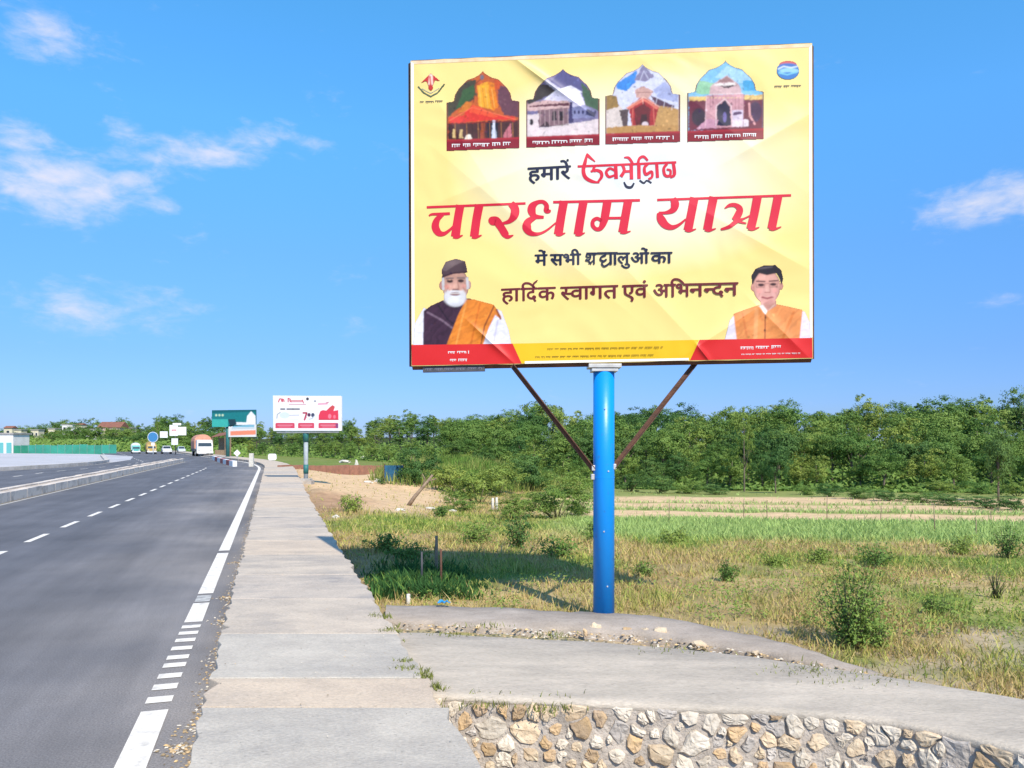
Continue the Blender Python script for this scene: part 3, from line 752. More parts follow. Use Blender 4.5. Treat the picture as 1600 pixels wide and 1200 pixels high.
M_ink = {k_: vinyl('ink_'+k_, tuple(.74*q for q in lin(*c))) for k_, c in {'red': (228, 40, 66), 'darkred': (150, 28, 45), 'navy': (34, 38, 66), 'maroon': (112, 34, 44), 'band_red': (226, 44, 44), 'band_yellow': (246, 198, 30),
         'white': (240, 238, 236), 'gold': (150, 120, 30), 'grey': (70, 70, 80)}.items()}
M_flat = attr_mat('printed_sheet', rough=.5, spec=.3)

class Ink:
    """flat print on a plane: polygons, strokes and lettering, each a hair above the one before"""
    def __init__(s, plane, off): s.p = plane; s.off = off; s.v = []; s.f = []; s.k = 0
    def _add(s, pts, faces):
        o = s.off+s.k*.00008; s.k += 1; b = len(s.v); s.v += [s.p.w(x, y, o) for x, y in pts]; s.f += [tuple(b+i for i in f) for f in faces]
    def poly(s, pts): s._add(pts, [tuple(reversed(range(len(pts))))]); return s
    def disc(s, x, y, rx, ry=None, n=20): return s.poly([(x+rx*math.cos(2*PI*i/n), y+(ry or rx)*math.sin(2*PI*i/n)) for i in range(n)])
    def stroke(s, pts, tr=(0, 0, 1), cap=True):
        """pts (x, y, width) in an enlarged view; tr = its origin and scale"""
        q = [(tr[0]+p[0]/tr[2], tr[1]+p[1]/tr[2], p[2]/tr[2]/2) for p in pts]
        if len(q) > 2:
            r_ = []
            for i in range(len(q)-1):
                p0, p1, p2, p3 = q[max(i-1, 0)], q[i], q[i+1], q[min(i+2, len(q)-1)]
                for j in range(6):
                    u = j/6; r_.append(tuple(.5*((2*p1[c])+(-p0[c]+p2[c])*u+(2*p0[c]-5*p1[c]+4*p2[c]-p3[c])*u*u+(-p0[c]+3*p1[c]-3*p2[c]+p3[c])*u**3) for c in range(3)))
            q = r_+[q[-1]]
        n = len(q); Lf = []; Rt = []
        for i in range(n):
            a, b = q[max(i-1, 0)], q[min(i+1, n-1)]; dx, dy = b[0]-a[0], b[1]-a[1]; l = math.hypot(dx, dy) or 1
            w = max(q[i][2], .15); Lf.append((q[i][0]-dy/l*w, q[i][1]+dx/l*w)); Rt.append((q[i][0]+dy/l*w, q[i][1]-dx/l*w))
        s._add(Lf+Rt, [(i, i+1, n+i+1, n+i) for i in range(n-1)])
        if cap and False: pass
        return s
    def text(s, body, x0, x1, h0, h1, height, bold=.02, cut=None):
        """one run of type set between x0 and x1; h0..h1 is its head line, height from head line to foot"""
        cu = bpy.data.curves.new('lettering', 'FONT'); cu.body = body; cu.size = 1.0; cu.resolution_u = 3
        o = bpy.data.objects.new('lettering', cu); C.objects.link(o); dg = bpy.context.evaluated_depsgraph_get(); dg.update()
        me = bpy.data.meshes.new_from_object(o.evaluated_get(dg)); bpy.data.objects.remove(o); bpy.data.curves.remove(cu)
        bm = bmesh.new(); bm.from_mesh(me); bpy.data.meshes.remove(me)
        if not bm.verts: bm.free(); return s
        xs = [v.co.x for v in bm.verts]; xa, xb = min(xs), max(xs)
        if cut:
            bmesh.ops.bisect_plane(bm, geom=bm.verts[:]+bm.edges[:]+bm.faces[:], plane_co=(xa+(xb-xa)*cut, 0, 0), plane_no=(1, 0, 0), clear_outer=True)
            xs = [v.co.x for v in bm.verts]; xa, xb = min(xs), max(xs)
        bm.verts.index_update(); bm.verts.ensure_lookup_table(); seen = set()
        for v0 in bm.verts:
            if v0.index in seen: continue
            isl = []; st = [v0]; seen.add(v0.index)
            while st:
                q = st.pop(); isl.append(q)
                for e in q.link_edges:
                    w = e.other_vert(q)
                    if w.index not in seen: seen.add(w.index); st.append(w)
            mp = {q.index: i for i, q in enumerate(isl)}; fs = {f for q in isl for f in q.link_faces}
            for (bx, by) in ((-1, 0), (1, 0), (0, .7), (0, -.7)):
                pts = []
                for q in isl:
                    u = (q.co.x-xa)/(xb-xa); hy = h0+(h1-h0)*u; pts.append((x0+(x1-x0)*u+bx*bold*height*.8, hy+(.625-q.co.y)/.625*height+by*bold*height*.8))
                s._add(pts, [tuple(mp[q.index] for q in f.verts) for f in fs])
        bm.free(); return s
    def scribble(s, x0, x1, y0, y1, h, seed, gap=.18):
        """a line of print too small to read: head strokes with uneven marks under them"""
        r_ = random.Random(seed); x = x0
        while x < x1:
            wl_ = r_.uniform(2.2, 5.5)*h*.8
            e = min(x+wl_, x1); y = y0+(y1-y0)*(x-x0)/(x1-x0)
            s.poly([(x, y), (e, y), (e, y+h*.22), (x, y+h*.22)])
            q = x+.3
            while q < e-.6:
                w = r_.uniform(.25, .5)*h; d = r_.uniform(.6, 1.0)*h; s.poly([(q, y+h*.2), (q+w*.6, y+h*.2), (q+w*.6, y+d), (q, y+d)]); q += w*r_.uniform(1.2, 2.0)
            x = e+h*.7
        return s
    def build(s, name, m, parent, label=None):
        mb = MB(); mb.v = s.v; mb.f = s.f; mb.m = [0]*len(s.f); me = mb.mesh(name, m)
        bm = bmesh.new(); bm.from_mesh(me)
        for f in bm.faces:
            f.normal_update()
            if f.normal.dot(s.p.n) < 0: f.normal_flip()
        bm.to_mesh(me); bm.free()
        o = link(name, me, parent)
        if label: o['label'] = label
        return o

class Picture:
    """a printed picture: a fine sheet of dots, one colour each, cut to an outline"""
    def __init__(s, x0, y0, x1, y1, st=1.0, warp=0.0):
        s.st = st; s.x = np.arange(x0, x1+st*.5, st); s.y = np.arange(y0, y1+st*.5, st); s.X, s.Y = np.meshgrid(s.x, s.y)
        s.c = np.zeros(s.X.shape+(3,)); s.a = np.zeros(s.X.shape); s.clip = np.ones(s.X.shape); s.warp = warp; s.wx = fnoise(s.X, s.Y, .28, 61)-.5; s.wy = fnoise(s.X, s.Y, .28, 71)-.5
    def inside(s, pts, soft=None):
        m = np.zeros(s.X.shape); n = len(pts); w = s.warp*(s.clip.min() < 1)
        sub = ((-.25, -.25), (.25, -.25), (-.25, .25), (.25, .25))
        for (ox, oy) in sub:
            xx, yy = s.X+ox*s.st+w*s.wx, s.Y+oy*s.st+w*s.wy; c = np.zeros(s.X.shape, bool)
            for i in range(n):
                (ax, ay), (bx, by) = pts[i], pts[(i+1) % n]
                if ay == by: continue
                c ^= ((ay > yy) != (by > yy)) & (xx < (bx-ax)*(yy-ay)/(by-ay)+ax)
            m += c*.25
        return m
    def _put(s, m, col, alpha=True):
        col = np.array(lin(*col)) if not isinstance(col, np.ndarray) else col
        s.c = s.c*(1-m[..., None])+col*m[..., None]
        if alpha: s.a = np.maximum(s.a, m)
    def poly(s, pts, col, k=1.0): s._put(s.inside(pts)*k*s.clip, col); return s
    def ell(s, x, y, rx, ry, col, k=1.0, soft=.15, rot=0.0):
        ct, st = math.cos(R(rot)), math.sin(R(rot)); dx, dy = s.X-x, s.Y-y; u = (dx*ct+dy*st)/rx; v = (dy*ct-dx*st)/ry
        d = np.sqrt(u*u+v*v); s._put((1-smoothstep(1-soft, 1+soft, d))*k*s.clip, col); return s
    def line(s, pts, w, col, k=1.0):
        m = np.zeros(s.X.shape)
        for (a, b) in zip(pts[:-1], pts[1:]):
            dx, dy = b[0]-a[0], b[1]-a[1]; q = np.clip(((s.X-a[0])*dx+(s.Y-a[1])*dy)/(dx*dx+dy*dy+1e-9), 0, 1)
            m = np.maximum(m, 1-smoothstep(w/2-.4, w/2+.5, np.hypot(s.X-a[0]-q*dx, s.Y-a[1]-q*dy)))
        s._put(m*k*s.clip, col); return s
    def clutter(s, n, seed, lo=.7, hi=1.9):
        """small things in a photograph: dabs a little lighter or darker than what is under them"""
        g = np.random.default_rng(seed); ny, nx = s.X.shape
        for _ in range(n):
            j, i = g.integers(ny), g.integers(nx)
            if s.a[j, i] < .5: continue
            base = s.c[j, i]; k_ = g.choice([.35, .55, .7, 1.35, 1.6]); c = np.clip(base*k_+g.normal(0, .02, 3), 0, .9)
            s.ell(s.X[j, i], s.Y[j, i], g.uniform(lo, hi), g.uniform(lo, hi)*g.choice([.6, 1, 1.8]), c, g.uniform(.35, .9), .4, g.uniform(0, 180))
        return s
    def shade(s, x, y, rx, ry, k_, soft=1.0):
        """soft lighter (k_ > 1) or darker (k_ < 1) area of the printed photograph"""
        d = np.hypot((s.X-x)/rx, (s.Y-y)/ry); m = np.exp(-d*d*1.2)*(s.a > .3); s.c = np.clip(s.c*(1+(k_-1)*m[..., None]), 0, 1); return s
    def folds(s, pts, ang, freq, amt, seed=0):
        m = s.inside(pts); u = s.X*math.cos(R(ang))+s.Y*math.sin(R(ang)); n = fnoise(s.X, s.Y, .07, seed)
        w = np.sin(u*freq+n*9)*.6+np.sin(u*freq*2.3+n*14)*.4; s.c = np.clip(s.c*(1+amt*w[..., None]*m[..., None]), 0, 1); return s
    def grain(s, amt, sc, seed=0):
        n = fnoise(s.X, s.Y, sc, seed)-.5; s.c = np.clip(s.c*(1+amt*2*n[..., None]), 0, 1); return s
    def build(s, name, plane, off, m, parent, label=None, cut=.5, blur=3):
        for _ in range(blur):
            q = np.pad(s.c, ((1, 1), (1, 1), (0, 0)), 'edge'); s.c = .5*s.c+.125*(q[2:, 1:-1]+q[:-2, 1:-1]+q[1:-1, 2:]+q[1:-1, :-2])
        ny, nx = s.X.shape; keep = s.a >= cut
        # near the outline slide dots onto its edge line
        fx = keep[:-1, :-1] & keep[:-1, 1:] & keep[1:, 1:] & keep[1:, :-1]
        idx = np.arange(nx*ny).reshape(ny, nx); f = np.stack([idx[1:, :-1], idx[1:, 1:], idx[:-1, 1:], idx[:-1, :-1]], -1)[fx]
        used = np.unique(f); mp = -np.ones(nx*ny, int); mp[used] = np.arange(len(used))
        X, Y = s.X.ravel()[used], s.Y.ravel()[used]; v = [plane.w(x, y, off) for x, y in zip(X, Y)]
        me = np_mesh(name, np.array([tuple(p) for p in v]), mp[f], m, s.c.reshape(-1, 3)[used]*.76)
        o = link(name, me, parent)
        if label: o['label'] = label
        return o

# ------------------------------------------------------------------ the large billboard
bb = empty('billboard', BO, 'large yellow billboard with red Hindi lettering on a bright blue round post', 'billboard')
M_blue = mat('blue_gloss_paint', (.0, .25, .72), .38, (.03, .17, .46), scale=11, lo=.60, hi=.74, bump=.05, bscale=25, spec=.5)
M_rust = mat('rusty_steel', (.17, .075, .045), .75, (.09, .05, .035), scale=12, bump=.3, bscale=60, metal=.2)
M_dark = mat('dark_steel', (.05, .055, .07), .6, (.10, .09, .09), scale=8)
M_zinc = mat('bare_metal', (.62, .60, .56), .45, (.45, .42, .38), scale=10, metal=.3)
zb = zat(569, 7.02)
mb = MB(); mb.tube([(0, 0, -.05), (0, 0, 1.42), (0, 0, zb-.03)], .0975, 36); mb.build('post', M_blue, bb, smooth=False)
for f in bb.children[0].data.polygons: f.use_smooth = len(f.vertices) == 4
mb = MB(); mb.tube([(0, 0, zat(747, 7.1)), (0, 0, zat(745, 7.1))], .0995, 36); mb.build('weld_seam', M_blue, bb)
mb = MB(); mb.box((0, -.0, zb-.015), (.30, .22, .035)); mb.box((0, -.0, zb-.05), (.24, .20, .03)); mb.build('flange', M_zinc, bb, bevel=.004)
for (z_, a_) in ((1.9, 0), (1.33, .3), (.78, -.1), (.28, .2)):
    mb = MB(); mb.tube([(math.sin(a_)*.093, -math.cos(a_)*.093, z_), (math.sin(a_)*.106, -math.cos(a_)*.106, z_)], .007, 8); mb.build('bolt', M_zinc, bb)
# sheet: front face, folded over a box frame
TL, TR, BR_, BL = (641.5, 95), (1269, 67.5), (1270, 560), (643, 572)
th = .085
def slab_px(mb, pts, o0, o1, mi=0):
    n = len(pts); v = [BP.w(x, y, o1) for x, y in pts]+[BP.w(x, y, o0) for x, y in pts]
    mb.add(v, [tuple(reversed(range(n))), tuple(range(n, 2*n))]+[(i, (i+1) % n, n+(i+1) % n, n+i) for i in range(n)], mi)
# frame members behind the sheet
def bar_px(a, b, o=-.055, w=.045):
    p, q = BP.w(*a, o), BP.w(*b, o); mb = MB(); mb.tube([p, q], w*.7, 4); return mb
for a, b in ((TL, TR), (TR, BR_), (BR_, BL), (BL, TL), ((641.5, 214), (1269, 190)), ((642, 333), (1269, 313)), ((642.5, 452), (1270, 437)), ((850, 87), (850, 567)), ((1060, 77), (1060, 563))):
    bar_px(a, b).build('frame_bar', M_rust, bb)
# the sheet itself
def banner_mat():
    m = bpy.data.materials.new('banner_print'); m.use_nodes = True; nt = m.node_tree; L = nt.links.new; b = nt.nodes['Principled BSDF']
    b.inputs['Roughness'].default_value = .42; b.inputs['Specular IOR Level'].default_value = .3
    tc = N(nt, 'ShaderNodeTexCoord'); sx = N(nt, 'ShaderNodeSeparateXYZ'); L(tc.outputs['Object'], sx.inputs[0])
    def M(op, a, b_=None):
        q = N(nt, 'ShaderNodeMath', operation=op)
        for i, v in enumerate((a, b_)):
            if v is None: continue
            if isinstance(v, (int, float)): q.inputs[i].default_value = v
            else: L(v, q.inputs[i])
        return q.outputs[0]
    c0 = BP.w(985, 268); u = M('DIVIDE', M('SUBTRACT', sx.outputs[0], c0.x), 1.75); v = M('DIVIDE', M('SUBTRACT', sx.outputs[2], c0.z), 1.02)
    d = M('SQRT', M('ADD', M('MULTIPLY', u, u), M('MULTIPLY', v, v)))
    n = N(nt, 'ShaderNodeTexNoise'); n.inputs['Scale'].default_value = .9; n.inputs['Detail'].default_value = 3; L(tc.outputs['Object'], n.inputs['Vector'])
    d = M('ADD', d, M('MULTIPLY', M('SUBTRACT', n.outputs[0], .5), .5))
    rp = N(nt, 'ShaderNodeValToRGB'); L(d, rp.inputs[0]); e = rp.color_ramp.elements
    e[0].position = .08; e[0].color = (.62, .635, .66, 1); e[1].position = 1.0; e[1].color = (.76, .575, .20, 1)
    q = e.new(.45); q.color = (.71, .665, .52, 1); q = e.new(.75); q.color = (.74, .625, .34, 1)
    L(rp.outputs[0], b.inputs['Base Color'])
    g = N(nt, 'ShaderNodeGroup'); g.node_tree = G_crease; L(g.outputs[0], b.inputs['Normal']); return m
M_ban = banner_mat()
mb = MB(); ns = 24
edge = [(TL[0]+(TR[0]-TL[0])*i/ns, TL[1]+(TR[1]-TL[1])*i/ns+(rnd.uniform(-.6, .6) if 0 < i < ns else 0)) for i in range(ns+1)]
edge += [(TR[0]+(BR_[0]-TR[0])*i/14, TR[1]+(BR_[1]-TR[1])*i/14) for i in range(1, 15)]
edge += [(BR_[0]+(BL[0]-BR_[0])*i/ns, BR_[1]+(BL[1]-BR_[1])*i/ns+(rnd.uniform(-.5, .7) if 0 < i < ns else 0)) for i in range(1, ns+1)]
edge += [(BL[0]+(TL[0]-BL[0])*i/14, BL[1]+(TL[1]-BL[1])*i/14) for i in range(1, 14)]
slab_px(mb, edge, -.012, 0.0); mb.build('banner', M_ban, bb)
# folded margins: a brownish hem along the top, pale hems at the sides
Ink(BP, .0015).poly([(642.5, 95.5), (1268, 68.5), (1268, 73.5), (643, 100.5)]).build('top_hem', mat('hem_brown', (.60, .38, .20), .5, (.78, .62, .42), scale=6, lo=.3, hi=.7), bb)
M_hem = mat('hem_white', (.80, .77, .68), .5)
Ink(BP, .0018).poly([(642, 97), (646.5, 99), (648, 536), (643.5, 538)]).build('side_hem', M_hem, bb)
Ink(BP, .0018).poly([(1264, 75), (1268.5, 70), (1269.5, 527), (1265, 528)]).build('side_hem', M_hem, bb)
# bottom bands
Ink(BP, .002).poly([(800, 537), (1092, 531), (1080, 562.5), (814, 568)]).build('yellow_band', M_ink['band_yellow'], bb)
Ink(BP, .0024).poly([(643, 539), (801, 537), (815, 568), (643.5, 571)]).build('red_band', M_ink['band_red'], bb)
Ink(BP, .0024).poly([(1093, 531), (1269, 528), (1269.5, 559), (1078, 563)]).build('red_band', M_ink['band_red'], bb)
# bottom hem where the sheet turns under
Ink(BP, .0028).poly([(820, 564.5), (1076, 559.5), (1076, 563), (820, 568.4)]).build('bottom_hem', M_hem, bb)
for a_, c_ in (((700, 733, 549, 548, 4.6, 3), 'white'), ((703, 730, 561, 560, 4.2, 4), 'white'), ((1157, 1220, 541.5, 539, 5.2, 6), 'white'), ((1158, 1250, 553, 551, 2.2, 8), 'white'), ((855, 1036, 544.5, 541.5, 3.2, 12), 'gold'), ((836, 1022, 557, 553.5, 3.0, 13), 'gold')):
    ik = Ink(BP, .0030); ik.scribble(*a_); ik.build('band_print', M_ink[c_], bb)

# head line of the board
T1, T2, T3 = (660, 300, 8), (810, 290, 8), (1010, 290, 20/3)
ik = Ink(BP, .003)
for pts, tr in (
    ([(55, 192, 30), (1290, 143, 30)], T1), ([(435, 208, 32), (1520, 184, 34)], T2), ([(112, 150, 25), (1506, 102, 25)], T3),
    ([(82, 300, 18), (120, 280, 30), (230, 276, 36), (345, 270, 34)], T1), ([(262, 282, 34), (190, 340, 72), (162, 430, 95), (200, 508, 85), (270, 522, 50), (350, 468, 32), (410, 400, 22)], T1),
    ([(475, 165, 105), (442, 350, 105), (412, 560, 112)], T1), ([(385, 556, 46), (440, 566, 38), (505, 541, 14)], T1),
    ([(712, 160, 108), (676, 350, 106), (648, 560, 108)], T1), ([(620, 558, 44), (670, 566, 38), (742, 540, 14)], T1),
    ([(1105, 145, 84), (1155, 205, 104), (1150, 290, 104), (1090, 365, 58), (1000, 395, 30)], T1),
    ([(826, 365, 30), (850, 362, 92), (890, 362, 112), (930, 368, 104), (985, 445, 94), (1035, 525, 90), (1075, 560, 50), (1138, 540, 12)], T1),
    ([(402, 305, 14), (385, 318, 52), (350, 312, 66), (352, 250, 58), (310, 205, 48), (235, 212, 54), (175, 262, 96), (168, 325, 100), (210, 385, 60), (318, 396, 34)], T2),
    ([(215, 395, 50), (125, 450, 88), (106, 525, 112), (150, 592, 72), (245, 605, 40), (350, 562, 28), (470, 465, 20)], T2),
    ([(570, 195, 106), (536, 380, 106), (498, 612, 112)], T2), ([(470, 604, 44), (520, 616, 38), (588, 592, 12)], T2),
    ([(815, 195, 106), (782, 380, 106), (745, 612, 110)], T2), ([(715, 606, 44), (765, 616, 38), (832, 590, 12)], T2),
    ([(1115, 185, 106), (1092, 330, 106), (1070, 440, 96), (1030, 530, 62), (975, 545, 48), (930, 500, 50), (935, 440, 48), (985, 412, 44), (1040, 440, 40)], T2),
    ([(1110, 408, 32), (1300, 405, 32)], T2), ([(1372, 190, 106), (1338, 380, 106), (1302, 586, 110)], T2), ([(1275, 580, 42), (1330, 590, 34), (1404, 570, 12)], T2),
    ([(275, 135, 60), (298, 190, 86), (278, 252, 66), (205, 283, 34), (128, 284, 24)], T3), ([(128, 284, 40), (152, 350, 86), (200, 412, 76), (268, 436, 50), (340, 408, 30), (410, 350, 18)], T3),
    ([(500, 125, 90), (466, 300, 88), (432, 466, 92)], T3), ([(405, 458, 36), (450, 472, 30), (518, 452, 10)], T3),
    ([(700, 118, 90), (664, 300, 88), (634, 462, 90)], T3), ([(610, 456, 36), (655, 468, 30), (724, 448, 10)], T3),
    ([(815, 238, 12), (868, 206, 36), (928, 206, 46), (972, 246, 66), (952, 310, 76), (910, 362, 56)], T3), ([(775, 457, 22), (860, 430, 38), (940, 372, 44), (1015, 345, 20), (1095, 305, 16)], T3), ([(945, 362, 34), (985, 382, 26), (1040, 394, 14)], T3),
    ([(1157, 116, 90), (1122, 300, 88), (1085, 452, 90)], T3), ([(1060, 446, 34), (1110, 456, 28), (1176, 434, 10)], T3),
    ([(1372, 108, 90), (1336, 290, 88), (1303, 450, 88)], T3), ([(1280, 444, 34), (1325, 456, 28), (1404, 430, 10)], T3)):
    ik.stroke(pts, tr)
ik.build('title_lettering', M_ink['red'], bb)
# small lines
ik = Ink(BP, .003); ik.text('हमारे', 825, 891.5, 262.5, 258.8, 20.5, .05); ik.disc(887, 250.5, 1.9); ik.build('lettering', M_ink['navy'], bb)
T4 = (810, 230, 6.154); ik = Ink(BP, .003)
for pts in ([(570, 186, 22), (1518, 146, 22)], [(662, 62, 16), (640, 150, 34), (625, 225, 36), (645, 290, 36), (705, 328, 32), (780, 342, 12)], [(655, 68, 30), (690, 100, 26), (738, 140, 10)],
            [(695, 236, 20), (745, 222, 28), (792, 240, 32), (800, 285, 30), (765, 335, 20)], [(740, 180, 22), (720, 215, 24), (745, 235, 22)],
            [(935, 170, 34), (940, 305, 36)], [(925, 225, 22), (880, 205, 26), (845, 240, 28), (870, 285, 26), (925, 270, 20)],
            [(1000, 170, 28), (1018, 225, 30), (985, 285, 34)], [(1010, 235, 26), (1075, 232, 24)], [(1085, 170, 34), (1088, 310, 34)], [(1015, 100, 12), (1062, 104, 26), (1100, 160, 24)],
            [(1158, 150, 34), (1160, 305, 34)], [(1150, 155, 26), (1165, 108, 26), (1205, 92, 26), (1245, 130, 20)], [(1250, 155, 26), (1212, 200, 28), (1225, 262, 30), (1280, 235, 26), (1285, 285, 24), (1250, 310, 22)],
            [(1330, 165, 30), (1338, 295, 30)], [(1430, 160, 24), (1398, 205, 28), (1410, 270, 28), (1455, 275, 26), (1462, 225, 22), (1425, 215, 20)], [(1490, 155, 30), (1500, 260, 32), (1460, 292, 20)]):
    ik.stroke(pts, T4)
ik.build('lettering', M_ink['red'], bb)
ik = Ink(BP, .0031)
for pts in ([(1015, 335, 14), (1040, 380, 24), (1085, 385, 24), (1112, 345, 16)], [(1165, 318, 18), (1205, 345, 18), (1235, 322, 16), (1280, 345, 18)]): ik.stroke(pts, T4)
ik.build('lettering', M_ink['navy'], bb)
ik = Ink(BP, .003)
ik.text('में', 836, 855, 398.2, 397.6, 17, .055); ik.text('सभी', 860, 907.5, 397.6, 396.4, 17, .055); 
ik.text('लु', 964.5, 984, 395.2, 394.9, 17, .055); ik.text('ओं', 986, 1014, 395, 394.5, 17, .055); ik.text('का', 1017, 1050, 394.6, 394, 17, .055)
T5 = (820, 380, 6.667)
ik.text('श', 914.5, 932, 396.6, 396.1, 17, .022)
for pts in ([(755, 106, 20), (968, 102, 20)], [(836, 108, 20), (838, 128, 20), (800, 143, 20), (788, 172, 20), (822, 188, 20), (852, 168, 20)], [(826, 186, 18), (802, 212, 18), (826, 242, 20), (866, 222, 18), (898, 190, 16)], [(895, 106, 24), (896, 226, 24)], [(940, 104, 24), (941, 226, 24)], [(640, 107, 16), (765, 106, 16)], [(712, 182, 14), (690, 200, 12), (662, 216, 8)]): ik.stroke(pts, T5)
ik.build('lettering', M_ink['navy'], bb)
ik = Ink(BP, .003)
ik.text('हा', 783.5, 812.5, 451.5, 450.2, 20, .038); ik.text('िद', 814, 839.5, 450.2, 449.4, 20, .038); ik.text('क', 840.5, 868, 449.4, 448.4, 20, .038)
ik.text('स', 876, 893, 448.6, 448, 20, .038, cut=.72); ik.text('वा', 891, 921.5, 448, 447, 20, .038); ik.text('गत', 921, 965.5, 447, 445.6, 20, .038)
ik.text('एवं', 972.5, 1012, 446, 444.6, 20, .038); ik.text('अ', 1021, 1046, 444.6, 444, 20, .038); ik.text('िभ', 1047, 1078, 444, 443.2, 20, .038)
ik.text('न', 1077, 1099.5, 443.2, 442.8, 20, .038); ik.text('न', 1099, 1114, 442.8, 442.4, 20, .038, cut=.66); ik.text('द', 1112, 1132, 442.4, 442, 20, .038); ik.text('न', 1131, 1153, 442, 441.4, 20, .038)
ik.stroke([(478, 190, 14), (470, 150, 20), (520, 105, 14)], (775, 425, 8))
ik.build('lettering', M_ink['maroon'], bb)

# four arched pictures of hill temples
def arch(cx, hw, yb_l, yb_r, yt):
    """outline of a picture with an ogee top"""
    sp = yt+ (yb_l-yt)*.39
    half = [(0, 0), (.05, .03), (.12, .055), (.26, .09), (.44, .115), (.52, .155), (.66, .215), (.76, .29), (.79, .36), (.82, .385), (1.0, .395)]
    tilt = (yb_r-yb_l)/2
    R_ = [(cx+hw*u, yt+v*(yb_l-yt)+tilt*(u+1)*.5) for u, v in half]; Lq = [(cx-hw*u, yt+v*(yb_l-yt)+tilt*(1-u)*.5) for u, v in half]
    return R_+[(cx+hw, yb_r), (cx-hw, yb_l)]+list(reversed(Lq[1:]))
def grow(p, k):
    cx = sum(q[0] for q in p)/len(p); cy = sum(q[1] for q in p)/len(p); return [(cx+(x-cx)*k, cy+(y-cy)*k) for x, y in p]
CAP = (140, 22, 40)
def start(cx, hw, yl, yr, yt, bg):
    P = Picture(cx-hw-2, yt-3, cx+hw+2, yl+3, .8, 3.2); o = arch(cx, hw, yl, yr, yt); P.poly(o, (120, 72, 60)); P.clip = P.inside(grow(o, .965)); P.poly(grow(o, 1.1), bg); return P
def caption(P, cx, hw, yl, yr, seed):
    P.clip = np.ones(P.X.shape); t = 17
    P.poly([(cx-hw, yl-t), (cx+hw, yr-t), (cx+hw, yr), (cx-hw, yl)], CAP); P.poly([(cx-hw, yl-t), (cx+hw, yr-t), (cx+hw, yr-t+3), (cx-hw, yl-t+3)], (172, 34, 48)); return P
tz = lambda zx, zy, ox, oy, sc: (ox+zx/sc, oy+zy/sc)
A = lambda pts: [tz(x, y, 640, 80, 5) for x, y in pts]
B = lambda pts: [tz(x, y, 940, 60, 4.706) for x, y in pts]
P = start(754.5, 57, 236, 231.5, 111.5, (196, 92, 40))
P.poly(A([(280, 400), (360, 320), (440, 240), (520, 220), (500, 380), (400, 430), (300, 520)]), (72, 66, 52)); P.poly(A([(360, 460), (420, 300), (500, 260), (520, 340), (430, 420)]), (60, 92, 54))
P.poly(A([(690, 260), (780, 290), (850, 380), (850, 520), (740, 500), (690, 400)]), (104, 60, 74)); P.poly(A([(530, 270), (620, 235), (660, 460), (540, 430)]), (246, 168, 40)); P.poly(A([(610, 240), (660, 250), (690, 440), (650, 470)]), (232, 128, 20))
P.poly(A([(660, 220), (720, 225), (700, 300), (670, 300)]), (206, 80, 30)); P.poly(A([(380, 480), (440, 390), (490, 400), (460, 470)]), (214, 120, 40))
P.poly(A([(310, 520), (410, 510), (490, 425), (650, 500), (800, 510), (830, 530), (640, 540), (320, 565)]), (222, 52, 40)); P.poly(A([(490, 425), (540, 435), (690, 510), (650, 520), (470, 480)]), (240, 84, 48))
P.poly(A([(300, 565), (850, 540), (850, 690), (300, 690)]), (74, 38, 38)); P.poly(A([(610, 545), (690, 540), (690, 680), (610, 680)]), (24, 24, 44)); P.poly(A([(650, 540), (665, 540), (680, 680), (640, 680)]), (216, 220, 236))
for q in (340, 395): P.poly(A([(q, 610), (q+16, 610), (q+20, 680), (q-8, 680)]), (232, 196, 130))
P.poly(A([(440, 660), (470, 650), (490, 690), (430, 690)]), (238, 226, 210)); P.poly(A([(560, 560), (590, 560), (590, 690), (550, 690)]), (160, 72, 40)); P.poly(A([(740, 640), (790, 560), (800, 680), (730, 690)]), (196, 110, 120))
for q in range(310, 850, 45): P.line(A([(q, 560), (q+4, 690)]), .9, (196, 130, 70) if q % 2 else (40, 22, 26), .7)
for q in range(5): P.line(A([(545+q*24, 280+q*4), (560+q*26, 440)]), .8, (180, 90, 20) if q % 2 else (255, 206, 110), .7)
P.line(A([(310, 545), (490, 440), (830, 535)]), 1.2, (255, 120, 80), .8); P.line(A([(320, 570), (840, 545)]), 1.0, (140, 24, 24), .9); P.line(A([(500, 400), (520, 250), (580, 200)]), 1.2, (90, 50, 30), .8); P.ell(*tz(566, 205, 640, 80, 5), 3, 4, (120, 110, 120))
P.clutter(150, 3).grain(.20, .28, 3).grain(.16, .8, 2); caption(P, 754.5, 57, 236, 231.5, 1).build('temple_picture', BP, .0032, M_vattr, bb, 'arched picture of an orange and red hill temple with a red porch roof')
P = start(879.5, 57.5, 231, 226.5, 108, (120, 112, 150))
P.poly(A([(910, 380), (1000, 260), (1080, 260), (1140, 320), (1000, 390), (930, 420)]), (66, 58, 56)); P.poly(A([(1100, 240), (1190, 150), (1300, 200), (1400, 280), (1300, 330), (1150, 300)]), (86, 82, 132)); P.poly(A([(1340, 250), (1420, 310), (1480, 350), (1480, 470), (1370, 420)]), (62, 92, 66))
P.poly(A([(1050, 380), (1140, 310), (1260, 270), (1340, 320), (1370, 420), (1370, 500), (1270, 500), (1250, 400), (1150, 400)]), (226, 218, 240)); P.poly(A([(900, 420), (1050, 385), (1240, 390), (1260, 420), (1240, 450), (910, 470)]), (216, 176, 172))
P.poly(A([(940, 425), (1240, 405), (1250, 425), (940, 440)]), (100, 54, 66)); P.poly(A([(1000, 460), (1240, 440), (1240, 580), (1010, 590)]), (132, 100, 108)); P.poly(A([(1250, 400), (1270, 400), (1280, 560), (1240, 560)]), (56, 48, 96)); P.poly(A([(1270, 440), (1370, 420), (1450, 480), (1450, 520), (1270, 530)]), (136, 136, 176))
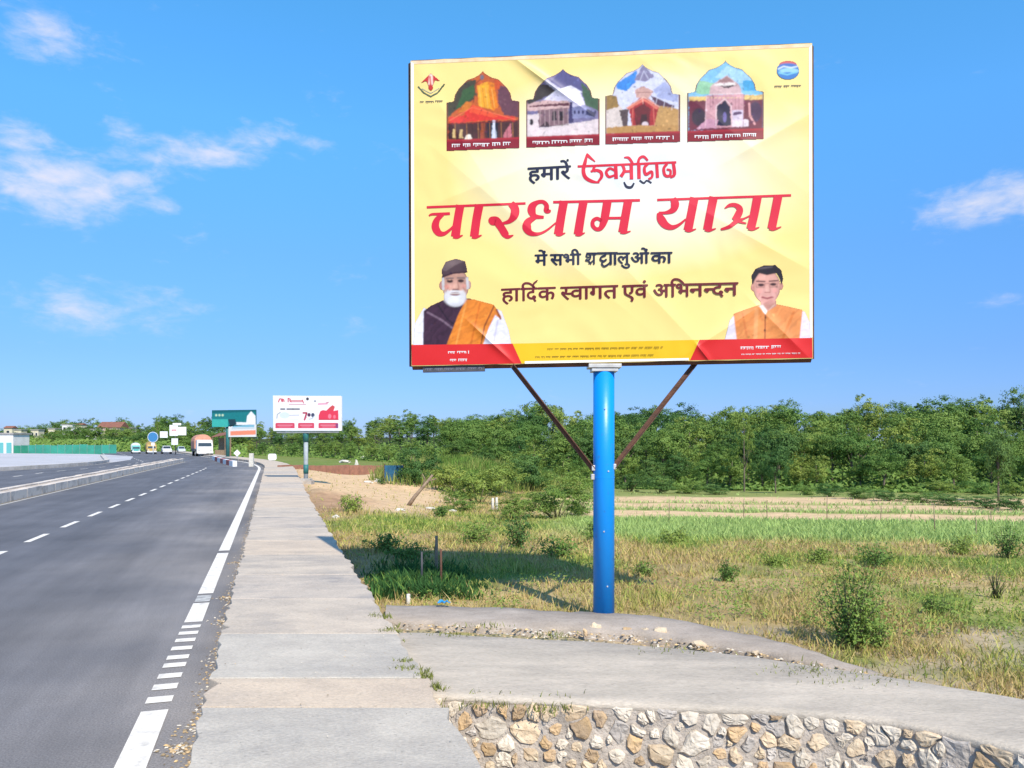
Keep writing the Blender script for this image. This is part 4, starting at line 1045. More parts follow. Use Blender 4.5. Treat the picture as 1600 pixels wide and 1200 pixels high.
for q in (1115, 1170): P.poly(A([(q, 470), (q+32, 468), (q+32, 540), (q, 545)]), (38, 30, 40))
P.poly(A([(900, 500), (1010, 490), (1010, 600), (1240, 570), (1480, 530), (1480, 660), (900, 690)]), (232, 214, 214)); P.ell(*tz(952, 555, 640, 80, 5), 3, 5, (40, 30, 36)); P.poly(A([(1020, 590), (1070, 550), (1110, 590)]), (70, 52, 58)); P.poly(A([(1380, 450), (1450, 480), (1450, 520), (1380, 500)]), (60, 60, 90))
P.poly(A([(860, 90), (900, 100), (1230, 330), (1180, 340)]), (238, 232, 240), .6)
for q in range(1020, 1240, 36): P.line(A([(q, 450), (q+2, 580)]), 1.1, (188, 160, 160) if q % 72 else (92, 66, 72), .8)
for q in range(1290, 1460, 32): P.ell(*tz(q, 478, 640, 80, 5), 1.6, 3, (52, 50, 92))
P.line(A([(1050, 382), (1140, 312), (1260, 272), (1345, 322)]), 1.0, (250, 246, 255), .9); P.line(A([(1240, 392), (1375, 425)]), 1.0, (150, 140, 176), .8); P.line(A([(900, 448), (1245, 432)]), .9, (236, 200, 196), .8); P.line(A([(1010, 594), (1240, 574)]), 1.0, (110, 90, 96), .8)
P.clutter(150, 5).grain(.20, .28, 5).grain(.16, .8, 2); caption(P, 879.5, 57.5, 231, 226.5, 2).build('temple_picture', BP, .0032, M_vattr, bb, 'arched picture of a pale white-roofed stone temple in front of a wooded slope')
P = start(1004, 58.5, 226, 222, 100.5, (214, 214, 234))
P.poly(B([(110, 330), (260, 240), (250, 320), (180, 390), (110, 370)]), (56, 136, 220)); P.poly(B([(240, 310), (300, 200), (390, 280), (320, 320)]), (136, 128, 160)); P.poly(B([(380, 380), (460, 320), (560, 400), (560, 470), (420, 440)]), (170, 176, 214)); P.poly(B([(440, 270), (500, 300), (560, 380), (480, 330)]), (128, 116, 110))
P.poly(B([(30, 420), (110, 420), (130, 520), (30, 530)]), (150, 116, 60)); P.poly(B([(30, 530), (140, 500), (200, 560), (180, 660), (30, 690)]), (220, 204, 196)); P.poly(B([(360, 420), (540, 500), (520, 530), (400, 490)]), (86, 56, 78)); P.poly(B([(390, 490), (570, 520), (570, 660), (390, 660)]), (196, 150, 90))
P.poly(B([(200, 500), (310, 420), (420, 500), (390, 640), (220, 640)]), (168, 36, 44)); P.poly(B([(180, 510), (310, 440), (420, 510), (400, 520), (310, 460), (200, 525)]), (226, 120, 100)); P.poly(B([(240, 380), (310, 350), (380, 390), (350, 440), (260, 440)]), (206, 160, 150)); P.poly(B([(240, 520), (310, 480), (360, 520), (350, 640), (250, 640)]), (104, 22, 34)); P.poly(B([(290, 560), (330, 560), (340, 640), (280, 640)]), (60, 22, 30))
P.poly(B([(130, 530), (200, 520), (190, 660), (160, 660)]), (88, 70, 72)); P.ell(*tz(320, 632, 940, 60, 4.706), 5, 4, (226, 206, 210)); P.poly(B([(30, 660), (200, 640), (570, 640), (570, 700), (30, 700)]), (188, 140, 80))
for q in range(0, 6): P.line(B([(380+q*28, 425+q*14), (365+q*30, 485+q*8)]), .8, (240, 236, 250) if q % 2 else (96, 70, 96), .7)
P.line(B([(185, 512), (310, 432), (425, 505)]), 1.2, (246, 190, 170), .9); P.line(B([(230, 520), (225, 640)]), 1.2, (226, 120, 100), .8); P.line(B([(380, 515), (388, 640)]), 1.2, (226, 120, 100), .8); P.line(B([(300, 430), (305, 480)]), 1.0, (246, 200, 180), .7); P.line(B([(260, 400), (380, 396)]), .9, (120, 70, 70), .8); P.line(B([(270, 340), (310, 240), (345, 300)]), .9, (220, 220, 236), .8)
P.clutter(150, 7).grain(.20, .28, 7).grain(.16, .8, 2); caption(P, 1004, 58.5, 226, 222, 3).build('temple_picture', BP, .0032, M_vattr, bb, 'arched picture of a red gabled temple below snowy mountains')
P = start(1133.5, 60, 222, 217.5, 95.5, (128, 190, 226))
P.poly(B([(690, 380), (720, 310), (830, 330), (800, 410), (700, 410)]), (146, 200, 160)); P.poly(B([(830, 290), (920, 200), (1060, 250), (1150, 300), (1020, 330)]), (170, 212, 236)); P.poly(B([(1040, 310), (1160, 310), (1160, 380), (1040, 390)]), (70, 164, 214))
P.poly(B([(640, 430), (1190, 415), (1190, 460), (640, 470)]), (226, 186, 110)); P.poly(B([(640, 460), (1190, 450), (1190, 670), (640, 680)]), (112, 44, 62)); P.poly(B([(770, 420), (1050, 410), (1040, 650), (760, 660)]), (206, 150, 158)); P.poly(B([(800, 350), (920, 270), (1020, 350), (1030, 410), (790, 415)]), (206, 170, 172)); P.poly(B([(840, 330), (920, 275), (970, 320)]), (160, 120, 120)); P.poly(B([(840, 345), (1000, 340), (930, 370)]), (70, 48, 60)); P.poly(B([(830, 335), (980, 325), (980, 345), (830, 352)]), (238, 226, 220))
P.poly(B([(845, 640), (850, 500), (905, 455), (945, 500), (950, 645)]), (30, 22, 56)); P.ell(*tz(905, 580, 940, 60, 4.706), 3, 8, (110, 96, 160)); P.poly(B([(960, 530), (1040, 525), (1040, 640), (960, 640)]), (214, 196, 214)); P.poly(B([(970, 545), (1030, 540), (1030, 560), (970, 565)]), (90, 60, 100))
P.ell(*tz(715, 580, 940, 60, 4.706), 11, 14, (60, 44, 60)); P.ell(*tz(1130, 540, 940, 60, 4.706), 10, 16, (70, 40, 74)); P.line(B([(1085, 480), (1090, 570), (1125, 630)]), 3, (226, 160, 160)); P.poly(B([(690, 670), (780, 590), (860, 600), (840, 660)]), (206, 150, 170)); P.poly(B([(960, 600), (1080, 600), (1080, 650), (960, 650)]), (232, 214, 222))
for q in range(650, 1190, 30): P.line(B([(q, 440), (q+15, 436)]), 1.0, (246, 220, 150) if q % 60 else (160, 110, 60), .8)
P.line(B([(770, 425), (762, 655)]), 1.2, (236, 196, 200), .8); P.line(B([(1048, 418), (1040, 650)]), 1.2, (150, 96, 110), .8); P.line(B([(840, 640), (842, 498), (905, 445), (952, 498), (958, 645)]), 1.2, (240, 214, 214), .9); P.line(B([(790, 412), (1035, 406)]), 1.0, (236, 210, 206), .9)
for q in (800, 820, 985, 1010): P.line(B([(q, 430), (q-2, 520)]), .9, (160, 100, 112), .7)
P.clutter(150, 9).grain(.20, .28, 9).grain(.16, .8, 2); caption(P, 1133.5, 60, 222, 217.5, 4).build('temple_picture', BP, .0032, M_vattr, bb, 'arched picture of a pink domed temple gateway under a blue sky')
for (x0, x1, y0, y1, sd) in ((706, 800, 225, 221.5, 21), (832, 926, 220.5, 216.5, 22), (957, 1052, 215, 212, 23), (1085, 1182, 211.5, 207.5, 24)):
    ik = Ink(BP, .0036); ik.scribble(x0, x1, y0, y1, 6.0, sd); ik.build('caption_print', M_ink['white'], bb)

# emblems in the upper corners
P = Picture(652, 112, 696, 153, .8)
P.poly([(656, 131), (673, 114), (689, 127), (680, 126), (673, 143), (666, 127)], (206, 48, 44)); P.poly([(671, 116), (676, 116), (677, 134), (673, 138), (669, 132)], (244, 220, 200)); P.line([(672, 120), (673, 134)], 2.2, (214, 66, 60)); P.ell(673, 137, 4, 5, (200, 50, 44))
P.line([(654, 136), (662, 145), (673, 151), (684, 145), (694, 132)], 3.0, (92, 110, 84)); P.line([(660, 139), (673, 146), (686, 138)], 2.0, (200, 200, 180)); P.line([(686, 143), (693, 134)], 2.4, (60, 90, 60))
P.build('emblem', BP, .0032, M_vattr, bb, 'red diamond emblem over a green curve in the upper left corner')
P = Picture(1209, 93, 1252, 128, .8)
P.ell(1231, 111, 18, 14, (54, 130, 196)); P.ell(1231, 101, 14, 6, (214, 92, 84)); P.ell(1231, 105, 17, 6, (48, 110, 190)); P.ell(1233, 111, 15, 4.5, (150, 206, 232)); P.ell(1231, 118, 13, 5, (44, 120, 196)); P.line([(1216, 108), (1224, 104), (1236, 106), (1246, 104)], 2, (214, 228, 240)); P.line([(1217, 114), (1230, 117), (1244, 113)], 2, (120, 200, 220))
P.build('emblem', BP, .0032, M_vattr, bb, 'round blue emblem with pale waves in the upper right corner')
for a_ in ((656, 692, 158.5, 156.5, 3.6, 31), (1210, 1254, 134, 132.5, 3.6, 33)):
    ik = Ink(BP, .0033); ik.scribble(*a_); ik.build('emblem_print', M_ink['grey'], bb)

# two portraits
P = Picture(644, 400, 800, 541, .8)
P.poly([(645, 541), (648, 505), (662, 480), (680, 490), (670, 541)], (238, 234, 244)); P.poly([(742, 541), (772, 480), (784, 486), (795, 515), (800, 541)], (236, 232, 244)); P.line([(778, 500), (770, 541)], 2.5, (206, 200, 220))
P.poly([(661, 541), (662, 486), (672, 478), (694, 468), (735, 466), (760, 480), (752, 541)], (66, 40, 58)); P.line([(668, 488), (690, 500), (706, 512)], 3, (134, 108, 124), .8); P.line([(685, 478), (700, 500), (712, 508)], 2.2, (44, 26, 42))
P.poly([(697, 541), (716, 492), (728, 468), (742, 468), (772, 476), (783, 494), (783, 500), (774, 492), (764, 512), (754, 541)], (232, 134, 44)); P.line([(728, 474), (712, 541)], 2.5, (246, 164, 76), .8); P.line([(750, 474), (735, 541)], 2.5, (206, 104, 30), .7); P.line([(772, 478), (757, 510), (751, 541)], 2, (110, 50, 30), .9); P.line([(776, 484), (782, 498)], 3, (150, 76, 34))
P.ell(712, 446, 21, 27, (206, 156, 136)); P.ell(690, 446, 4, 7, (196, 140, 122)); P.ell(733, 445, 3.5, 7, (214, 168, 152)); P.poly([(690, 434), (694, 434), (695, 452), (691, 455)], (220, 216, 216)); P.poly([(732, 432), (728, 434), (729, 452), (733, 452)], (226, 222, 222))
P.ell(711, 464, 18, 15, (226, 222, 224)); P.ell(712, 470, 13, 9, (236, 234, 238)); P.ell(711, 448, 13, 10, (216, 162, 144)); P.poly([(698, 456), (711, 451), (724, 456), (726, 461), (711, 457), (697, 461)], (228, 222, 222)); P.ell(711, 459.5, 8, 2.6, (120, 62, 62)); P.line([(704, 459), (718, 459)], 1.2, (240, 232, 226))
P.ell(703, 439, 5, 2, (80, 54, 54)); P.ell(720, 438.5, 5, 2, (80, 54, 54)); P.line([(697, 434.5), (708, 434.5)], 2, (150, 124, 118)); P.line([(715, 434), (726, 434)], 2, (150, 124, 118)); P.ell(712, 447, 3.5, 6, (224, 172, 152)); P.line([(708, 452), (716, 452)], 1.6, (150, 96, 84)); P.ell(698, 448, 4, 3.5, (222, 150, 134)); P.ell(725, 447, 4, 3.5, (226, 160, 144))
P.poly([(691, 434), (690, 421), (696, 409), (712, 404), (727, 408), (730, 420), (730, 426), (708, 428)], (84, 62, 66)); P.poly([(690, 422), (697, 409), (712, 404.5), (726, 408), (712, 414), (697, 424)], (112, 92, 92)); P.line([(691, 433), (708, 427), (730, 425)], 2.4, (58, 34, 42))
P.folds([(661, 541), (662, 486), (694, 468), (716, 492), (700, 541)], 40, .45, .22, 3); P.folds([(697, 541), (716, 492), (742, 468), (783, 494), (754, 541)], 62, .40, .16, 8); P.folds([(742, 541), (772, 480), (800, 541)], 70, .4, .10, 5); P.folds([(645, 541), (662, 480), (664, 541)], 80, .4, .10, 5)
P.shade(704, 430, 9, 5, 1.18); P.shade(703, 447, 5, 5, 1.16); P.shade(731, 450, 7, 20, .80); P.shade(693, 447, 5, 16, .86); P.shade(712, 433, 20, 5, .80); P.shade(703, 441, 6, 4, .78); P.shade(720, 440.5, 6, 4, .78); P.shade(713, 478, 16, 6, .74); P.shade(709, 450, 3, 6, 1.15); P.shade(716, 450, 3, 6, .86); P.shade(706, 412, 10, 5, 1.35); P.shade(727, 420, 7, 12, .75); P.shade(711, 468, 9, 5, 1.05); P.shade(722, 468, 7, 8, .88)
P.clutter(110, 5, .6, 1.4); P.ell(703, 440.5, 4.2, 1.5, (52, 34, 34), .9, .4); P.ell(720, 440, 4.2, 1.5, (52, 34, 34), .9, .4); P.line([(697, 436), (708, 435)], 1.8, (120, 96, 92), .9); P.line([(715, 434.5), (726, 435)], 1.8, (120, 96, 92), .9); P.line([(715, 441), (717, 451)], 1.4, (160, 108, 94), .7); P.line([(707, 453), (717, 453)], 1.5, (120, 70, 62), .8); P.line([(700, 450), (697, 456)], 1.3, (158, 104, 92), .6); P.line([(724, 449), (727, 455)], 1.3, (158, 104, 92), .6)
P.line([(698, 432), (710, 430.5)], 1.0, (168, 120, 104), .6); P.grain(.10, .30, 3).build('portrait', BP, .0022, M_vattr, bb, 'printed portrait of a white-bearded man in a cap, dark waistcoat and orange sash')
P = Picture(1131, 410, 1268, 531, .8)
P.poly([(1132, 531), (1140, 500), (1150, 488), (1162, 490), (1160, 531)], (238, 226, 236)); P.poly([(1246, 531), (1248, 484), (1258, 487), (1266, 505), (1267, 531)], (240, 226, 236))
P.poly([(1151, 531), (1146, 490), (1160, 485), (1186, 476), (1212, 475), (1232, 479), (1254, 484), (1249, 531)], (240, 150, 84)); P.line([(1160, 490), (1168, 531)], 3, (226, 130, 70), .8); P.line([(1240, 488), (1222, 531)], 4, (226, 128, 60), .8); P.line([(1182, 484), (1180, 531)], 6, (246, 170, 110), .8); P.line([(1196, 484), (1195, 531)], 1.6, (150, 76, 50)); P.ell(1196, 496, 1.4, 1.6, (90, 50, 40)); P.ell(1195, 516, 1.6, 2, (90, 50, 40))
P.poly([(1188, 466), (1212, 464), (1213, 478), (1200, 486), (1188, 480)], (212, 150, 134)); P.poly([(1186, 478), (1192, 476), (1199, 486), (1196, 492)], (244, 232, 224)); P.poly([(1213, 474), (1207, 478), (1199, 487)], (238, 210, 190))
P.ell(1198, 448, 21.5, 27, (228, 168, 152)); P.ell(1176, 449, 3, 6, (210, 146, 130)); P.ell(1221, 447, 3, 6, (214, 150, 134)); P.ell(1199, 462, 15, 12, (226, 166, 154)); P.ell(1198, 470, 10, 5, (216, 152, 140))
P.poly([(1175, 446), (1174, 430), (1180, 420), (1192, 415), (1212, 414), (1221, 422), (1224, 436), (1221, 446), (1218, 436), (1213, 427), (1198, 430), (1186, 427), (1180, 436)], (46, 38, 44)); P.line([(1184, 420), (1206, 417)], 3, (84, 74, 80), .8)
P.ell(1189, 445, 5, 2, (90, 56, 56)); P.ell(1208, 444, 5, 2, (90, 56, 56)); P.line([(1182, 439.5), (1195, 440)], 2, (92, 58, 56)); P.line([(1202, 439.5), (1215, 438.5)], 2, (92, 58, 56)); P.line([(1181, 443), (1182, 449), (1194, 449), (1195, 443), (1202, 443), (1203, 449), (1214, 448), (1215, 442)], 1.0, (150, 100, 96), .7)
P.ell(1199, 452, 3, 6, (236, 180, 164)); P.line([(1195, 457), (1203, 457)], 1.4, (176, 112, 102)); P.line([(1191, 464), (1198, 466), (1206, 464)], 2, (166, 84, 84)); P.ell(1186, 455, 4, 3.5, (236, 162, 150)); P.ell(1211, 454, 4, 3.5, (236, 164, 152))
P.folds([(1151, 531), (1146, 490), (1186, 476), (1254, 484), (1249, 531)], 58, .30, .13, 4); P.folds([(1132, 531), (1150, 488), (1160, 531)], 75, .45, .09, 3); P.folds([(1246, 531), (1258, 487), (1267, 531)], 75, .45, .09, 3)
P.shade(1192, 434, 12, 5, 1.12); P.shade(1188, 454, 5, 5, 1.10); P.shade(1209, 453, 5, 5, 1.08); P.shade(1217, 455, 6, 18, .82); P.shade(1179, 455, 5, 16, .88); P.shade(1189, 446, 6, 4, .80); P.shade(1208, 445, 6, 4, .80); P.shade(1203, 454, 3, 6, .88); P.shade(1199, 478, 14, 5, .78); P.shade(1198, 461, 9, 2.5, .9); P.shade(1195, 418, 12, 4, 1.5); P.shade(1160, 520, 14, 24, .88); P.shade(1240, 520, 14, 26, .86); P.shade(1186, 505, 12, 22, 1.1)
P.clutter(90, 9, .6, 1.4); P.ell(1189, 446, 4, 1.6, (58, 36, 38), .9, .4); P.ell(1208, 445, 4, 1.6, (58, 36, 38), .9, .4); P.line([(1202, 447), (1204, 456)], 1.3, (190, 128, 114), .7); P.line([(1190, 465), (1199, 467), (1208, 464.5)], 1.5, (140, 62, 66), .9); P.line([(1187, 458), (1185, 464)], 1.2, (190, 126, 114), .6); P.line([(1212, 457), (1214, 463)], 1.2, (190, 126, 114), .6)
P.grain(.08, .30, 6).build('portrait', BP, .0022, M_vattr, bb, 'printed portrait of a dark-haired man in an orange waistcoat over a white shirt')

# braces from post to frame, and the small dark plate under the left corner
def brace(a, b):
    p = Vector((atd(a[0], 7.1), 7.1, zat(a[1], 7.1)))-BO; q = Vector((atd(b[0], 7.08), 7.08, zat(b[1], 7.08)))-BO
    mb = MB(); d = (q-p).normalized(); n_ = Vector((d.z, 0, -d.x)); w = .021
    for (o1, o2, y0, y1) in ((-w, w, -.004, .004), (w-.008, w, -.045, -.004)):
        v = [p+n_*o1+Vector((0, y0, 0)), p+n_*o2+Vector((0, y0, 0)), p+n_*o2+Vector((0, y1, 0)), p+n_*o1+Vector((0, y1, 0))]; v += [x+(q-p) for x in v]
        mb.add(v, [(0, 1, 2, 3), (7, 6, 5, 4), (0, 4, 5, 1), (1, 5, 6, 2), (2, 6, 7, 3), (3, 7, 4, 0)])
    mb.build('brace', M_rust, bb)
brace((930, 738), (800, 571)); brace((958, 730), (1088, 565))
for (px, py) in ((927, 731), (960, 729), (926, 745)):
    mb = MB(); mb.box((atd(px, 7.08)-BO.x, -.02, zat(py, 7.08)), (.03, .05, .05)); mb.build('bracket', M_zinc, bb, bevel=.004)
mb = MB(); slab_px(mb, [(660, 571.5), (757, 569.5), (757, 579.5), (660, 581.5)], -.06, -.02); npl = mb.build('nameplate', M_dark, bb)
ik = Ink(BP, -.0195); ik.scribble(664, 752, 575, 573.4, 4.2, 41); ik.build('nameplate_print', mat('plate_print', (.16, .16, .20), .6), bb)

# ------------------------------------------------------------------ plants
def hit(px, py, y0=3.0, y1=400.0):
    """where the line of sight through a photograph pixel meets the ground"""
    a = (px-800)/F; b = (HZ-py)/F; y = y0
    while y < y1:
        if CAM_H+b*y <= gz(a*y, y): break
        y *= 1.004
    return Vector((a*y, y, gz(a*y, y)))

def leaf_mat(name, c1, c2, objrand=.18, trans=.28):
    m = bpy.data.materials.new(name); m.use_nodes = True; nt = m.node_tree; L = nt.links.new; b = nt.nodes['Principled BSDF']
    b.inputs['Roughness'].default_value = .6; b.inputs['Specular IOR Level'].default_value = .25
    a = N(nt, 'ShaderNodeAttribute', attribute_name='col'); oi = N(nt, 'ShaderNodeObjectInfo')
    mx = N(nt, 'ShaderNodeMix', data_type='RGBA'); sx = N(nt, 'ShaderNodeSeparateColor'); L(a.outputs['Color'], sx.inputs[0]); L(sx.outputs[0], mx.inputs['Factor'])
    mx.inputs['A'].default_value = (*c1, 1); mx.inputs['B'].default_value = (*c2, 1)
    hs = N(nt, 'ShaderNodeHueSaturation'); L(mx.outputs['Result'], hs.inputs['Color'])
    mr = N(nt, 'ShaderNodeMapRange'); mr.inputs[3].default_value = 1-objrand; mr.inputs[4].default_value = 1+objrand; L(oi.outputs['Random'], mr.inputs[0]); L(mr.outputs[0], hs.inputs['Value'])
    mh = N(nt, 'ShaderNodeMath', operation='MULTIPLY_ADD'); L(oi.outputs['Random'], mh.inputs[0]); mh.inputs[1].default_value = -.035; mh.inputs[2].default_value = .512; L(mh.outputs[0], hs.inputs['Hue'])
    L(hs.outputs[0], b.inputs['Base Color'])
    t = N(nt, 'ShaderNodeBsdfTranslucent'); L(hs.outputs[0], t.inputs[0]); ms = N(nt, 'ShaderNodeMixShader'); ms.inputs[0].default_value = trans
    L(b.outputs[0], ms.inputs[1]); L(t.outputs[0], ms.inputs[2]); L(ms.outputs[0], nt.nodes['Material Output'].inputs[0])
    return m
M_leaf = leaf_mat('leaves_mid_green', (.105, .210, .040), (.200, .310, .064))
M_leafd = leaf_mat('leaves_dark_green', (.062, .145, .036), (.125, .230, .054), .15)
M_leafy = leaf_mat('leaves_yellow_green', (.165, .265, .044), (.285, .365, .080), .15)
M_bark = mat('bark', (.19, .15, .11), .95, (.10, .08, .06), scale=6, bump=.5, bscale=20)
M_stem = mat('plant_stem', (.16, .15, .07), .9, (.10, .09, .05), scale=9)

def leaf_cards(P, Nrm, size, g, aspect=.55, fold=.15):
    """arrays of diamond-shaped leaves at points P facing about Nrm; returns verts, tris, normals, tint"""
    n = len(P); up = g.normal(size=(n, 3)); u = np.cross(Nrm, up); u /= np.linalg.norm(u, axis=1, keepdims=True)+1e-9; w = np.cross(Nrm, u)
    s = (size*g.uniform(.6, 1.35, n))[:, None]
    a, b = P-u*s*.5, P+u*s*.5; c, d = P-w*s*aspect*.5+Nrm*s*fold, P+w*s*aspect*.5+Nrm*s*fold
    V = np.stack([a, c, b, d], 1).reshape(-1, 3); i = np.arange(n)*4
    T = np.concatenate([np.stack([i, i+1, i+2], 1), np.stack([i, i+2, i+3], 1)])
    return V, T
def crown_mesh(name, seed, n_lobes, n_leaves, m, shape=(.42, .42, .40), cz=.60, size=.045, gap=.0, lobe=(.13, .22), droop=0.0, flat=0.0):
    g = np.random.default_rng(seed); lob = []
    for k_ in range(n_lobes):
        d = g.normal(size=3); d /= np.linalg.norm(d); r_ = g.uniform(.35, 1.0)**.6
        c = np.array([d[0]*shape[0]*r_, d[1]*shape[1]*r_, cz+d[2]*shape[2]*r_*(.9 if d[2] > 0 else .75)])
        lob.append((c, g.uniform(*lobe)))
    Ps, Ns, Ts = [], [], []; cen = np.array([0, 0, cz-.1])
    w = np.array([l[1]**2 for l in lob]); w /= w.sum()
    for (c, r_), wt in zip(lob, w):
        # a bough carries sprays of leaves; each spray is a small flattened clump, lighter or darker by its age
        k_ = max(8, int(n_leaves*wt)); ns = max(5, int(k_/42)); d = g.normal(size=(ns, 3)); d[:, 2] += .30; d /= np.linalg.norm(d, axis=1, keepdims=True)
        sc = c+d*r_*g.uniform(.70, 1.16, (ns, 1))*np.array([1, 1, .88-flat]); stt = g.uniform(-.30, .30, ns); sr = r_*g.uniform(.20, .38, ns)
        q = g.integers(0, ns, k_); off = np.clip(g.normal(size=(k_, 3)), -1.7, 1.7)*np.array([1, 1, .62]); p = sc[q]+off*sr[q][:, None]*.62; p[:, 2] -= droop*np.hypot(p[:, 0], p[:, 1])**2
        on = off/(np.linalg.norm(off, axis=1, keepdims=True)+1e-6); out = .45*d[q]+.35*on+.2*(p-cen)/(np.linalg.norm(p-cen, axis=1, keepdims=True)+1e-6)+np.array([0, 0, .15]); nn = out+.30*g.normal(size=(k_, 3)); nn /= np.linalg.norm(nn, axis=1, keepdims=True)
        Ps.append(p); Ns.append(nn); Ts.append(np.clip(.5+.13*g.normal(size=k_)+stt[q]+g.uniform(-.15, .15), 0, 1))
    P = np.concatenate(Ps); Nn = np.concatenate(Ns); tint = np.concatenate(Ts)
    V, T = leaf_cards(P, Nn, size, g)
    # rounded shading: leaves are lit partly by where they sit on their bough
    return np_mesh(name, V, T, m, np.repeat(tint, 4)[:, None].repeat(3, 1)), lob
def trunk_mesh(name, seed, lob, r0=.022, top=.45, limbs=6):
    g = random.Random(seed); mb = MB(); bx, by = g.uniform(-.05, .05), g.uniform(-.05, .05)
    mb.tube([(0, 0, -.06), (bx*.3, by*.3, top*.4), (bx, by, top), (bx*1.6, by*1.5, top+.22)], [r0*1.25, r0, r0*.75, r0*.3], 7)
    for c, r_ in sorted(lob, key=lambda l: -l[1])[:limbs]:
        z0 = g.uniform(top*.55, top); st = Vector((bx*z0/top, by*z0/top, z0)); e = Vector(c); md = st.lerp(e, .5)+Vector((0, 0, -.03))
        mb.tube([st, md, e], [r0*.5, r0*.34, r0*.12], 5)
    return mb.mesh(name, M_bark, True)
KINDS = []
for i, (nl, nlv, m, shp, cz, sz, lb, kw) in enumerate((
    (11, 6120, M_leaf, (.30, .30, .30), .58, 0.032, (.17, .25), {}),
    (10, 6120, M_leafd, (.34, .34, .24), .56, 0.034, (.18, .27), {}),
    (12, 5780, M_leafy, (.28, .28, .32), .57, 0.030, (.15, .23), {}),
    (13, 5100, M_leaf, (.18, .18, .40), .56, 0.029, (.11, .18), {}),
    (10, 6120, M_leaf, (.40, .40, .18), .62, 0.034, (.18, .26), {}),
    (22, 3740, M_leafy, (.26, .26, .42), .58, 0.027, (.07, .13), {}),
    (10, 5780, M_leafd, (.26, .26, .32), .56, 0.032, (.16, .24), {}),
    (11, 5780, M_leaf, (.32, .32, .30), .55, 0.032, (.16, .26), {}))):
    me, lob = crown_mesh('crown', 100+i, nl, nlv, m, shp, cz, sz, lobe=lb, **kw); KINDS.append((me, trunk_mesh('trunk', 40+i, lob)))
KNAME = ['rounded mid green tree', 'broad dark green tree', 'light yellow-green leafy tree', 'slim upright green tree', 'wide flat-topped green tree', 'airy pale tree with loose boughs', 'deep green oval tree', 'full bushy green tree']
n_trees = 0
def tree(x, y, h, kind, label, group, wide=1.0, name='forest_tree'):
    global n_trees
    n_trees += 1
    r_ = empty(name, (x, y, gz(x, y)-.05), label, 'tree', group, rnd.uniform(0, 6.28)); w = h*wide; r_.scale = (w, w, h)
    link('crown', KINDS[kind][0], r_); link('trunk', KINDS[kind][1], r_); return r_

SKY_X = [330, 400, 440, 530, 548, 560, 600, 640, 700, 760, 800, 860, 900, 960, 1020, 1080, 1110, 1135, 1160, 1200, 1230, 1260, 1300, 1350, 1400, 1450, 1480, 1530, 1600, 1700, 1900]
SKY_Y = [668, 664, 666, 664, 646, 664, 652, 633, 643, 640, 631, 637, 634, 637, 626, 631, 640, 636, 622, 629, 623, 636, 628, 617, 622, 622, 612, 622, 613, 618, 620]
def column_words(px):
    for lim, w in ((545, 'behind the white billboard'), (600, 'right of the white billboard'), (650, 'above the blue sheet'), (690, 'above the round dark bush'), (745, 'above the left of the bank'),
                   (800, 'above the right of the bank'), (860, 'behind the top of the left brace'), (925, 'behind the foot of the left brace'), (1000, 'just right of the post'), (1045, 'behind the right brace'), (1095, 'right of the right brace'),
                   (1160, 'left of the shaded gap'), (1260, 'over the shaded gap'), (1320, 'right of the shaded gap'), (1400, 'behind the long sand strip'), (1470, 'above the hedge bushes'), (1540, 'left of the tall dark tree')):
        if px < lim: return w
    return 'at the right edge'
frows = [(0.0, .58, 0), (4.5, .80, 0), (9.5, 1.0, 1), (16, 1.0, 1), (25, 1.12, 2), (36, 1.2, 2)]
for ri, (dy, hk, zone) in enumerate(frows):
    px = 372.0+rnd.uniform(0, 30)
    while px < 1780:
        Y = 60.0
        for _ in range(12): Y = float(front(atd(px, Y)))*.6+.4*Y
        far = Y > 85
        if far and ri in (1, 3): px += 40; continue
        Yt = Y+dy*(1.9 if far else 1.0)+rnd.uniform(-1.2, 1.2); x = atd(px, Yt)+rnd.uniform(-.6, .6); g0 = gz(x, Yt)
        top = float(np.interp(px, SKY_X, SKY_Y))+rnd.uniform(-3, 9)
        if rnd.random() < .30: top -= rnd.uniform(2, 12)
        elif rnd.random() < .3: top += rnd.uniform(3, 9)
        hs_ = zat(top, Yt)-g0; h = min(rnd.uniform(3.6, 5.4)*hk*(1.15 if far else 1), hs_)
        if zone == 2: h = max(hs_*rnd.uniform(.9, 1.02), 3.0)
        h = max(h, 2.2); kd = rnd.choices(range(8), [3, 2, 3, 2, 2, 1.4, 2, 3] if zone != 0 else [2, 2, 3, 1, 2, .5, 2, 3])[0]
        wide = rnd.uniform(.9, 1.2)
        if h > 6: wide *= .8
        zn = ('front-row', 'mid-forest', 'skyline')[zone]
        tree(x, Yt, h, kd, '%s %s %s' % (zn, KNAME[kd], column_words(px)), 'trees of the forest beyond the field', wide)
        px += (2.75 if not far else 3.3)*rnd.uniform(.75, 1.25)*max(h/4.5, .7)/Yt*F
print('forest trees', n_trees)
# a few that stand out
for (px, py, tp, kd, wd, lb) in ((1560, 783, 660, 6, .55, 'tall dark tree standing out at the right edge of the forest front'), (1212, 771, 690, 1, .62, 'low dark spreading tree over the shaded gap in the forest front'),
                                 (1163, 768, 622, 5, .35, 'thin tree with a feathery top poking above the forest right of the post'), (548, 712, 648, 3, .5, 'dark upright tree just right of the white billboard')):
    p = hit(px, py); tree(p.x, p.y, zat(tp, p.y)-p.z, kd, lb, None, wd)

